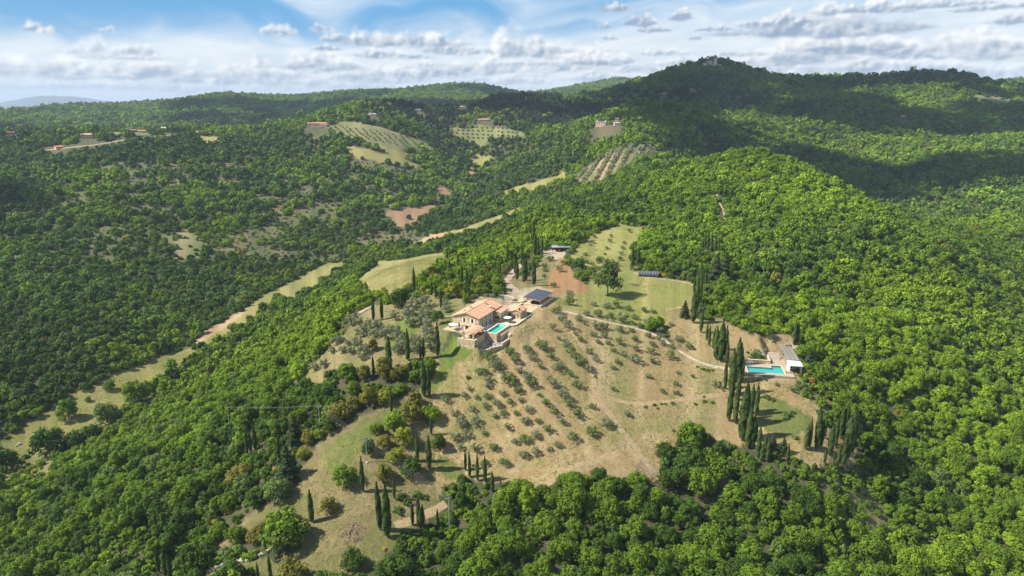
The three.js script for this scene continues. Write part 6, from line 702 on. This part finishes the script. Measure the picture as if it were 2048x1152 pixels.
// solar carport
{
  const c = place('carport', 'wooden carport with a dark blue solar panel roof on stone platform', 'carport', 13.9, 0.95, -40.2), tilt = 0.1;
  const roof = part('roof_frame', join([box(9.6, 0.3, 0.22, 0, 0, 8.9), box(9.6, 0.3, 0.22, 0, 0, -8.9), box(0.22, 0.3, 17.6, 4.7, 0, 0), box(0.22, 0.3, 17.6, -4.7, 0, 0), ...[-2.4, 0, 2.4].map((x) => box(0.14, 0.22, 17.5, x, -0.05, 0))]), warmWood, c); roof.position.y = 3.5; roof.rotation.z = -tilt;
  const solar = mat(0.012, 0.02, 0.05, 0.12, { metalness: 0.2 }), g = new THREE.BoxGeometry(2.24, 0.05, 1.66);
  for (let i = 0; i < 4; i++) for (let j = 0; j < 10; j++) { const p = part('solar_panel', g, solar, roof); p.position.set((i - 1.5) * 2.32, 0.2, (j - 4.5) * 1.75); }
  for (const [x, z] of [[-4.3, 8], [4.3, 8], [-4.3, -8], [4.3, -8], [-4.3, 0], [4.3, 0]]) part('post', box(0.22, 3.9, 0.22, x, 1.45 - x * 0.1, z), warmWood, c);
}
{
  const car = (x, z, turn, label, paint) => { const c = place('parked_car', label, 'car', x, 0.97, z, turn); const s = new THREE.Shape(); s.moveTo(-2.1, 0.35); s.lineTo(-2.1, 0.8); s.lineTo(-1.5, 0.95); s.lineTo(-1.0, 1.45); s.lineTo(0.7, 1.45); s.lineTo(1.3, 0.95); s.lineTo(2.05, 0.8); s.lineTo(2.1, 0.35); s.closePath(); const g = new THREE.ExtrudeGeometry(s, { depth: 1.6, bevelEnabled: true, bevelSize: 0.08, bevelThickness: 0.08, bevelSegments: 2 }); g.translate(0, 0, -0.8); part('body', g, paint, c); part('windscreen', box(0.06, 0.5, 1.4, 1.08, 1.2, 0), glassDark, c).rotation.z = 0; for (const zz of [-0.9, 0.9]) part('side_window', box(1.7, 0.36, 0.04, -0.15, 1.2, zz), glassDark, c); for (const [a, b] of [[-1.3, 0.8], [1.3, 0.8], [-1.3, -0.8], [1.3, -0.8]]) { const w = new THREE.CylinderGeometry(0.33, 0.33, 0.22, 16); w.rotateX(Math.PI / 2); w.translate(a, 0.33, b); part('wheel', w, rubber, c); } };
  car(13.6, -36.5, 0.2, 'dark car parked in the shade under the solar carport', mat(0.03, 0.035, 0.045, 0.3));
}
// ---------------------------------------------------------------- far houses
{
  const walls = { cream: mat(0.55, 0.44, 0.31), ivory: mat(0.66, 0.60, 0.49), pink: mat(0.52, 0.34, 0.25), peach: mat(0.55, 0.36, 0.23), red: mat(0.24, 0.07, 0.055), slate: mat(0.33, 0.33, 0.32) };
  const roofs = { terracotta: mat(0.42, 0.17, 0.085), brick: mat(0.30, 0.10, 0.07), slate: mat(0.30, 0.31, 0.32), sand: mat(0.48, 0.33, 0.20), bluegrey: mat(0.42, 0.48, 0.55) };
  const pane = glassDark, shut = mat(0.12, 0.1, 0.08);
  for (const [x, z, w, d, st, rf, wl, yaw, label, extra] of HOUSES) {
    const face = Math.atan2(-x, -z) + yaw * Math.PI / 180, y = ground(x, z), h = st * 2.9 + 0.4;
    const t = thing(extra === 3 ? 'barn' : 'farmhouse', label, extra === 3 ? 'barn' : 'house', [x, y, z], face);
    if (extra === 3) {   // barrel-roofed barn
      const v = new THREE.CylinderGeometry(w * 0.30, w * 0.30, w * 0.62, 22, 1, false, 0, Math.PI); v.rotateZ(Math.PI / 2); v.rotateX(-Math.PI / 2); v.scale(1, 0.85, 1); v.rotateY(Math.PI / 2); part('barrel_roof', v, roofs.slate, t);
      part('opening', box(w * 0.34, w * 0.16, 0.1, 0, w * 0.08, w * 0.312), nearBlack, t); part('wall', box(w * 0.58, 1.2, w * 0.6, 0, -0.2, 0), walls.slate, t); continue;  // opening is a flat dark panel with the inner shade put into its colour
    }
    const body = new THREE.BoxGeometry(w, h + 2, d); body.translate(0, h / 2 - 1, 0); part('wall', body, walls[wl], t);
    const tri = new THREE.Shape([[-d / 2 - 0.5, 0], [d / 2 + 0.5, 0], [0, d * 0.2]].map(([a, b]) => new THREE.Vector2(a, b))), rg = new THREE.ExtrudeGeometry(tri, { depth: w + 0.9, bevelEnabled: false }); rg.translate(0, 0, -(w + 0.9) / 2); rg.rotateY(Math.PI / 2); rg.translate(0, h, 0);
    const roof = part('roof', rg, roofs[rf], t); part('chimney', box(0.8, 1.6, 0.8, w * 0.28, h + d * 0.14 + 0.5, 0), walls[wl], roof);
    const n = Math.max(2, Math.round(w / 4)); for (let s = 0; s < st; s++) for (let i = 0; i < n; i++) { const cx = ((i + 0.5) / n - 0.5) * w; if (s === 0 && i === (n >> 1)) { part('door', box(1.3, 2.2, 0.1, cx, 1.1, d / 2 + 0.03), shut, t); continue; } const f = part('window', box(1.2, 1.5, 0.1, cx, s * 2.9 + 1.7, d / 2 + 0.03), shut, t); part('pane', box(0.9, 1.2, 0.06, cx, s * 2.9 + 1.7, d / 2 + 0.07), pane, f); }
    if (extra === 1) { part('wing_wall', box(w * 0.5, 4.6, d * 0.7, w * 0.35, 1.3, d * 0.7), walls[wl], t); const r2 = rg.clone(); r2.scale(0.55, 0.6, 0.75); r2.translate(w * 0.35, 0.3 - 0, d * 0.7); part('wing_roof', r2, roofs[rf], t); part('terrace_wall', box(w * 1.1, 2, 0.5, 0, 0, d * 1.25), walls.ivory, t); }
    if (extra === 2) for (let i = 0; i < 5; i++) { const p = part('solar_panel', box(w * 0.13, 0.1, d * 0.34, (i - 2) * w * 0.145, 0, 0), mat(0.02, 0.04, 0.07, 0.2), roof); p.position.set(0, h + d * 0.13, d * 0.25); p.rotation.x = 0.38; }
    if (extra === 0 && st > 1) part('side_window', box(0.1, 1.4, 1.2, -w / 2 - 0.03, 1.8, 0), shut, t);
  }
  // tower house on the summit
  const [sx, sy, sz] = SPOT.summit, face = Math.atan2(-sx, -sz), s = thing('hilltop_house', 'pale tower house with a flat-topped belvedere crowning the shaded summit', 'house', [sx - 6, ground(sx - 6, sz) + 1, sz], face);
  const pale = mat(0.6, 0.56, 0.5), rr = mat(0.26, 0.11, 0.09);
  const hip = (w, h, d, x, y, z) => { const g = new THREE.ConeGeometry(0.7071, 1, 4, 1); g.rotateY(Math.PI / 4); g.scale(w, h, d); g.translate(x, y + h / 2, z); return g; };
  part('tower_wall', box(9, 21, 9, 9, 9, 0), pale, s); part('belvedere', box(10, 4.5, 10, 9, 21.4, 0), mat(0.45, 0.45, 0.44), s); part('tower_roof', hip(16, 4, 16, 9, 23.6, 0), rr, s);
  part('wall', box(17, 13, 12, -8, 5.5, 2), pale, s); part('roof', hip(20, 4, 15, -8, 12, 2), rr, s); part('lower_wall', box(12, 9, 9, -22, 1.5, 6), mat(0.7, 0.68, 0.64), s); part('terrace_wall', box(34, 5, 1, 12, -1, 12), mat(0.42, 0.36, 0.33), s);
  for (let i = 0; i < 4; i++) part('window', box(1.6, 2.2, 0.2, -14 + i * 4, 7.5, 8.05), glassDark, s); for (let i = 0; i < 3; i++) part('belvedere_window', box(2.2, 2.6, 0.2, 5.9 + i * 3, 21.4, 5.05), glassDark, s);
}
// ---------------------------------------------------------------- arched greenhouse, shed, tractors
{
  const [x, , z] = SPOT.poly, g = thing('greenhouse', 'long dark arched greenhouse with pale ribs at the edge of the sunny meadow', 'greenhouse', [x, ground(x, z) - 0.1, z], -0.16), L = 11.5, r = 2.0;
  const sh = new THREE.CylinderGeometry(r, r, L, 26, 1, true, -Math.PI / 2, Math.PI); sh.rotateZ(Math.PI / 2); const P = sh.attributes.position; for (let i = 0; i < P.count; i++) { const a = P.getY(i), b = P.getZ(i); P.setY(i, Math.abs(a) + 0.9); }
  const q = new THREE.Shape(); q.moveTo(-r, 0); q.lineTo(-r, 1.1); q.absarc(0, 1.1, r, Math.PI, 0, true); q.lineTo(r, 0); q.closePath(); const skin = new THREE.ExtrudeGeometry(q, { depth: L, bevelEnabled: false, curveSegments: 16 }); skin.translate(0, 0, -L / 2); skin.rotateY(Math.PI / 2);
  part('shell', skin, mat(0.07, 0.075, 0.08, 0.35), g);
  for (let i = 0; i <= 7; i++) { const t = new THREE.TorusGeometry(r + 0.04, 0.07, 6, 20, Math.PI); t.rotateY(Math.PI / 2); t.translate(-L / 2 + i * L / 7, 1.1, 0); part('rib', t, steel, g); }
  for (const s of [-0.9, 0, 0.9]) part('roof_bar', box(L, 0.07, 0.07, 0, 1.1 + Math.sqrt((r + 0.05) ** 2 - s * s), s), steel, g);
  part('door', box(0.08, 1.9, 1.2, L / 2 + 0.03, 1.0, 0), darkWood, g); for (let i = 0; i < 4; i++) part('window', box(1.6, 0.8, 0.06, -4 + i * 2.6, 0.65, r + 0.02), glassDark, g);
}
function tractor(x, z, turn, s, label) {
  const t = thing('tractor', label, 'tractor', [x, ground(x, z), z], turn); t.scale.setScalar(s);
  part('hood', box(1.7, 0.75, 0.8, 0.9, 1.1, 0), redPaint, t); part('cab', box(1.1, 1.2, 1.2, -0.4, 1.9, 0), glassDark, t); part('cab_roof', box(1.3, 0.12, 1.4, -0.4, 2.56, 0), redPaint, t); part('chassis', box(2.6, 0.4, 0.6, 0.3, 0.7, 0), nearBlack, t);
  for (const [a, b, r] of [[-0.7, 0.75, 0.75], [-0.7, -0.75, 0.75], [1.3, 0.65, 0.42], [1.3, -0.65, 0.42]]) { const w = new THREE.CylinderGeometry(r, r, 0.4, 18); w.rotateX(Math.PI / 2); w.translate(a, r, b); const p = part('wheel', w, rubber, t); const h = new THREE.CylinderGeometry(r * 0.5, r * 0.5, 0.44, 12); h.rotateX(Math.PI / 2); h.translate(a, r, b); part('rim', h, redPaint, p); }
  for (const zz of [-0.75, 0.75]) part('fender', box(1.0, 0.1, 0.4, -0.7, 1.58, zz), redPaint, t);
}
{
  const [x, , z] = SPOT.shed, s = thing('tool_shed', 'open shed with a flat blue-grey metal roof above the red tractor', 'shed', [x, ground(x, z), z - 2], 0.05);
  const r = part('roof', box(13, 0.2, 6), mat(0.28, 0.36, 0.44, 0.45, { metalness: 0.3 }), s); r.position.set(0, 3.2, 0); r.rotation.x = 0.05; for (let i = 0; i < 9; i++) part('roof_rib', box(0.12, 0.1, 6, -6 + i * 1.5, 0.14, 0), steel, r);
  for (const [a, b] of [[-6, 2.6], [-2, 2.6], [2, 2.6], [6, 2.6], [-6, -2.6], [6, -2.6]]) part('post', box(0.2, 3.6, 0.2, a, 1.4, b), darkWood, s); part('back_wall', box(12.4, 2.8, 0.15, 0, 1.4, -2.7), darkWood, s);
  tractor(x - 1.6, z - 0.4, -1.2, 1.15, 'red tractor parked under the flat metal shed roof'); tractor(SPOT.car1[0], SPOT.car1[2], 0.6, 1.2, 'tiny red tractor at the top corner of the valley meadow'); tractor(SPOT.red2[0] + 2, SPOT.red2[2], 0.4, 0.9, 'red garden tractor under trees left of the villa garden');
}
// ---------------------------------------------------------------- long pool with pergola
{
  const T = -10.7 * Math.PI / 180, ox = 114.5, oz = -287.2, Y = 93.4, at = (x, z) => [ox + x * Math.cos(T) + z * Math.sin(T), oz - x * Math.sin(T) + z * Math.cos(T)];
  const put = (name, label, cat, x, y, z, turn = 0, group) => { const [a, b] = at(x, z); return thing(name, label, cat, [a, Y + y, b], T + turn, group); };
  // deck with an L-shaped opening
  const sh = new THREE.Shape([[-10.5, -6.2], [-10.5, 8.2], [3.0, 8.2], [3.0, 16], [11.3, 16], [11.3, -6.2]].map(([a, b]) => new THREE.Vector2(a, b))), Lp = [[-8.2, -4.0], [7.6, -4.0], [7.6, 6.2], [2.8, 6.2], [2.8, 3.3], [-8.2, 3.3]]; sh.holes.push(new THREE.Path(Lp.map(([a, b]) => new THREE.Vector2(a, b))));
  const dg = new THREE.ExtrudeGeometry(sh, { depth: 2.6, bevelEnabled: false }); dg.rotateX(-Math.PI / 2); const U = dg.attributes.uv; for (let i = 0; i < U.count; i++) U.setXY(i, U.getX(i) / 3.2, U.getY(i) / 3.2); dg.translate(0, -2.35, 0);
  const deck = setting('pool_deck', dg, new THREE.MeshStandardMaterial({ map: paveTex, roughness: 0.95, color: new THREE.Color().setRGB(0.46, 0.42, 0.36) }), 'weathered stone deck around the long pool'); { const [a, b] = at(0, 0); deck.position.set(a, Y, b); deck.rotation.y = T; }
  const p = put('swimming_pool', 'long turquoise L-shaped pool beside the dense cypress row', 'pool', 0, 0, 0);
  const ws = new THREE.ShapeGeometry(new THREE.Shape(Lp.map(([a, b]) => new THREE.Vector2(a, b)))); ws.rotateX(-Math.PI / 2); const w = ws.clone(); w.translate(0, 0.1, 0); part('water', w, poolWater, p); const fl = ws.clone(); fl.translate(0, -0.72, 0); const basin = part('basin', fl, mat(0.03, 0.31, 0.31, 0.7), p); for (let i = 0; i < Lp.length; i++) { const [a, b] = Lp[i], [c, d] = Lp[(i + 1) % Lp.length], L = Math.hypot(c - a, d - b), e = part('basin_wall', box(L, 0.9, 0.04, 0, -0.32, 0), mat(0.03, 0.31, 0.31, 0.7), basin); e.position.set((a + c) / 2, 0, -(b + d) / 2); e.rotation.y = Math.atan2(d - b, c - a); }
  for (let i = 0; i < Lp.length; i++) { const [a, b] = Lp[i], [c, d] = Lp[(i + 1) % Lp.length], L = Math.hypot(c - a, d - b), e = part('coping', box(L + 0.3, 0.1, 0.32, 0, 0.31 + 0.002 * i, 0), coping, p); e.position.set((a + c) / 2, 0, -(b + d) / 2); e.rotation.y = Math.atan2(d - b, c - a); }
  const rw = put('stone_wall', 'weathered retaining wall behind the long pool', 'wall', 0, 0, 0); part('wall_section', boxUV(13.6, 2.6, 0.5, -3.7, 0.4, -8.5), rubble, rw); part('wall_section', boxUV(0.5, 3.0, 7.2, 3.1, 0.5, -12.0), rubble, rw); part('coping', box(13.8, 0.12, 0.7, -3.7, 1.76, -8.5), coping, rw); part('bench', box(4.2, 0.45, 0.6, -7.6, 0.45, -7.6), white, rw);
  // broad stone steps
  const st = put('garden_steps', 'broad weathered stone steps between the long pool and the pergola', 'steps', 6.0, 0, -14.2); for (let i = 0; i < 7; i++) part('step', box(5.0, 0.3, 0.9, 0, 0.16 + i * 0.3, 1.2 - i * 0.88), i % 2 ? paving : greyWood, st);
  // pergola
  const pg = put('pergola', 'long weathered wooden pergola behind the white pool house', 'pergola', 12.6, 0.1, -16.5), L = 21;
  for (const s of [-1, 1]) { for (let i = 0; i < 6; i++) part('post', box(0.22, 4.6, 0.22, s * 2.3, 1.0, -L / 2 + 0.4 + i * (L - 0.8) / 5), greyWood, pg); part('beam', box(0.2, 0.28, L, s * 2.3, 3.4, 0), greyWood, pg); }
  const sg = box(5.6, 0.16, 0.14); for (let i = 0; i < 30; i++) { const q = part('slat', sg, greyWood, pg); q.position.set(0, 3.62, -L / 2 + 0.3 + i * (L - 0.6) / 29); }
  for (const s of [-1, 0, 1]) part('batten', box(0.1, 0.1, L, s * 1.5, 3.76, 0), greyWood, pg);
  const house = put('pool_house', 'open-fronted white pool house with flat canopy at the end of the pergola', 'pool house', 12.6, 0.1, -2.6);
  part('wall', join([box(5.2, 3.0, 0.3, 0, 1.5, -2.6), box(0.3, 3.0, 5.0, -2.45, 1.5, -0.1), box(0.3, 3.0, 5.0, 2.45, 1.5, -0.1)]), white, house); part('roof', box(5.8, 0.3, 6.2, 0, 3.15, 0), white, house); part('lintel', box(4.6, 0.4, 0.28, 0, 2.8, 2.25), white, house); part('counter', box(2.4, 1.0, 0.6, 0.4, 0.5, -1.6), steel, house); part('doorway', box(1.0, 2.1, 0.06, -0.8, 1.05, -2.42), nearBlack, house);  // doorway panel is near-black to paint the shade beyond the back wall
  for (let i = 0; i < 5; i++) { const q = put('flower_pot', `small terracotta pot before the white pool house, ${['leftmost', 'second', 'middle', 'fourth', 'rightmost'][i]} of five`, 'flower pot', 8.4 + i * 1.05, 0.25, 1.9, 0, 'pots before the pool house'); part('pot', new THREE.LatheGeometry([[0.01, 0], [0.24, 0], [0.34, 0.45], [0.3, 0.47]].map(([a, b]) => new THREE.Vector2(a, b)), 12), pot, q); const f = part('plant', roundCrown(140 + i, 5, 80, 0.32).build(), leafOf.bush, q); f.scale.setScalar(0.32); f.position.y = 0.4; }
}
// ---------------------------------------------------------------- utility poles and their wires
{
  const tops = [], spec = [['pole1', 13, 'tall pale concrete utility pole at the edge of the near wood'], ['pole4', 9.5, 'grey utility pole among the trees beside the grassy lane'], ['pole2', 9, 'utility pole on the far side of the grassy lane'], ['pole3', 9, 'utility pole sunk in the wood below the lane']];
  for (const [k, h, label] of spec) {
    const [x, , z] = SPOT[k], y = ground(x, z), p = thing('utility_pole', label, 'utility pole', [x, y, z], 0.5);
    part('post', rod(0.15, 0.10, h + 0.5, 0, -0.5, 0, 12), concrete, p); part('crossarm', box(2.0, 0.1, 0.1, 0, h - 0.5, 0), steel, p); part('brace', box(1.2, 0.08, 0.08, 0, h - 0.95, 0), steel, p); part('footing', rod(0.55, 0.5, 0.4, 0, -0.15, 0), concrete, p);
    for (const s of [-1, 0, 1]) part('insulator', rod(0.08, 0.05, 0.3, s * 1.0, h - 0.43, 0, 8), white, p);
    tops.push([-1, 0, 1].map((s) => new THREE.Vector3(x + Math.cos(0.5) * s, y + h - 0.12, z - Math.sin(0.5) * s)));
  }
  const wire = mat(0.3, 0.3, 0.28, 0.5);
  for (const [a, b, w] of [[0, 1, 'between the near wood pole and the lane pole'], [1, 2, 'crossing the grassy lane'], [2, 3, 'running from the lane down over the wood']]) for (let k = 0; k < 3; k++) { const m = tops[a][k].clone().lerp(tops[b][k], 0.5); m.y -= 1.2; const c = new THREE.QuadraticBezierCurve3(tops[a][k], m, tops[b][k]), t = new THREE.Mesh(new THREE.TubeGeometry(c, 24, 0.012, 5), wire); t.name = numbered('power_cable'); scene.add(t); tag(t, `thin pale power cable ${w}, ${['left', 'middle', 'right'][k]} of three`, 'cable', 'cables ' + w); }
}
// ---------------------------------------------------------------- brushwood, boulders, bare tree
{
  const R = rng(61), twig = mat(0.23, 0.16, 0.12, 1), heap = (k, r, n, label, len = 2.4) => { const [x, , z] = SPOT[k], t = thing('brush_pile', label, 'brush pile', [x, ground(x, z), z]); for (let i = 0; i < n; i++) { const a = R() * 6.28, d = r * Math.sqrt(R()), q = part('branch', box(0.09, 0.09, len * (0.5 + R())), twig, t), bx = Math.cos(a) * d, bz = Math.sin(a) * d; q.position.set(bx, ground(x + bx, z + bz) - ground(x, z) + 0.15 + 0.9 * R() * (1 - d / r), bz); q.rotation.set((R() - 0.5) * 0.9, R() * 6.28, 0); } };
  heap('brush1', 5.5, 150, 'sprawling heap of brown cut branches beside the bare grey tree', 3.2); heap('brush2', 4.2, 90, 'flat patch of grey-brown brushwood at the foot of the grassy lane'); heap('brush3', 2.6, 50, 'small heap of pale brushwood in the sunny meadow');
  const [dx, , dz] = SPOT.deadtree, t = thing('bare_tree', 'leafless grey tree with fine spreading branches at the foot of the tan slope', 'tree', [dx, ground(dx, dz), dz]);
  part('trunk', stem(2.6, 0.25, 0.3), greyBark, t); const br = []; const grow = (p, d, len, r, n) => { const e = p.clone().addScaledVector(d, len), c = new THREE.CatmullRomCurve3([p, p.clone().lerp(e, 0.5).add(new THREE.Vector3((R() - 0.5) * len * 0.15, 0, (R() - 0.5) * len * 0.15)), e]); br.push(new THREE.TubeGeometry(c, 3, r, 4)); if (n) for (let i = 0; i < 4; i++) grow(e, d.clone().add(new THREE.Vector3((R() - 0.5) * 1.5, R() * 0.7, (R() - 0.5) * 1.5)).normalize(), len * 0.68, r * 0.55, n - 1); };
  for (let i = 0; i < 7; i++) { const a = i * 0.9; grow(new THREE.Vector3(0, 1.2 + 0.2 * i, 0), new THREE.Vector3(Math.cos(a) * 0.8, 0.75, Math.sin(a) * 0.8).normalize(), 2.4, 0.09, 3); }
  part('crown', mergeGeometries(br), greyBark, t);
  for (const [k, s, l] of [['boulder1', 2.2, 'largest pale boulder in the near valley meadow'], ['boulder2', 1.8, 'middle tan boulder in the near valley meadow'], ['boulder3', 1.3, 'smallest dark boulder in the near valley meadow']]) { const [x, , z] = SPOT[k], b = new THREE.Mesh(ROCKS[0], rockPale); b.name = numbered('boulder'); b.position.set(x, ground(x, z) + 0.3 * s, z); b.scale.setScalar(s); scene.add(b); tag(b, l, 'boulder'); }
  const wallR = thing('dry_stone_wall', 'tumbled dry stone wall along the lower left slope edge', 'wall', [SPOT.wallrock[0], ground(SPOT.wallrock[0], SPOT.wallrock[2]), SPOT.wallrock[2]]);
  for (let i = 0; i < 70; i++) { const s = part('stone', ROCKS[i % 3], rockPale, wallR), u = (i / 70 - 0.5) * 22, w = Math.sin(u * 0.3) * 1.2 + (R() - 0.5) * 1.2, X = SPOT.wallrock[0] + u, Z = SPOT.wallrock[2] - u * 0.12 + w; s.position.set(u, ground(X, Z) - ground(SPOT.wallrock[0], SPOT.wallrock[2]) + 0.2 + 0.3 * R(), -u * 0.12 + w); s.scale.setScalar(0.5 + 0.8 * R()); s.rotation.y = R() * 6; }
  // stones along the strip across the tan slope
  const strip = []; for (let i = 0; i < 260; i++) { const u = R(), px = mix(36, 92, u) + (R() - 0.5) * 4, pz = mix(-253, -262, u) + (R() - 0.5) * 7; const g = new THREE.IcosahedronGeometry(0.1 + 0.2 * R() * R(), 0); g.translate(px, ground(px, pz) + 0.05, pz); strip.push(g); }
  const st = new THREE.Mesh(mergeGeometries(strip), rockPale); st.name = 'rubble_stones'; scene.add(st); tag(st, 'scatter of pale stones on the strip across the tan slope', 'stones', null, 'stuff');
}
// ---------------------------------------------------------------- drifting clouds whose shadows lie on the far hills
{
  const puff = (seed, rx, rz) => { const R = rng(seed), l = [], n = 84; for (let i = 0; i < n; i++) { const a = R() * 6.28, d = Math.sqrt(R()), s = (0.10 + 0.16 * R()) * (1.15 - 0.5 * d), g = new THREE.IcosahedronGeometry(1, 2); g.scale(s * (rx + rz) * 0.5, s * 60 + 14, s * (rx + rz) * 0.5); g.translate(Math.cos(a) * d * rx, 30 * R() * (1 - d) + 10, Math.sin(a) * d * rz); l.push(g); } return mergeGeometries(l); };
  const cloudMat = mat(0.85, 0.86, 0.88, 1);
  const list = [[500, -2000, 420, 460, 'over the summit'], [860, -2120, 420, 260, 'over the right shoulder of the summit'], [1300, -1950, 380, 200, 'over the crest at the far right'], [330, -1500, 190, 230, 'over the hollow left of the summit'], [440, -1210, 210, 150, 'over the dark gully behind the near hill'], [610, -1140, 190, 125, 'over the valley right of the near hill'], [850, -1560, 240, 170, 'over the right-hand mountainside'], [1180, -1500, 220, 200, 'over the far right mountainside'], [760, -1130, 130, 110, 'over the lower right-hand slope'], [-30, -1720, 380, 130, 'over the pine ridge'], [-480, -2420, 400, 260, 'over the far left hills'], [-860, -2330, 340, 230, 'over the hollow behind the hamlet ridge'], [-950, -3050, 460, 300, 'over the farther left hills'], [-200, -2850, 340, 330, 'over the hills behind the pine ridge'], [-1150, -2900, 300, 260, 'over the most distant left hills'], [60, -3700, 330, 300, 'over the distant central hill'], [-760, -830, 170, 150, 'over the far left valley side']];
  list.forEach(([x, z, rx, rz, where], i) => { const y0 = ground(x, z), top = 1150, k = (top - y0) / SUN.y, c = new THREE.Mesh(puff(300 + i, rx, rz), cloudMat); c.name = numbered('cloud'); c.position.set(x + SUN.x * k, top, z + SUN.z * k); scene.add(c); tag(c, 'white cumulus cloud drifting high ' + where, null, null, 'structure'); });
}
// ---------------------------------------------------------------- every mesh throws and takes shadow
// alike things of one place: told apart by their order from the left of the view
{
  const same = new Map();
  for (const o of scene.children) if (o.userData.category && o.userData.label && o.userData.kind !== 'stuff') (same.get(o.userData.label) ?? same.set(o.userData.label, []).get(o.userData.label)).push(o);
  for (const [label, list] of same) if (list.length > 1 && list.length < 60 && !label.startsWith('distant') && label.split(' ').length <= 13) {
    list.sort((a, b) => seen(a.position.x, a.position.y, a.position.z)[0] - seen(b.position.x, b.position.y, b.position.z)[0]);
    list.forEach((o, i) => { o.userData.label = label + (i === 0 ? ', leftmost such' : i === list.length - 1 ? ', rightmost such' : `, ${nth(i)} from left`); });
  }
}
scene.traverse((o) => { if (o.isMesh) { o.castShadow = true; o.receiveShadow = true; } });
renderer.render(scene, camera);
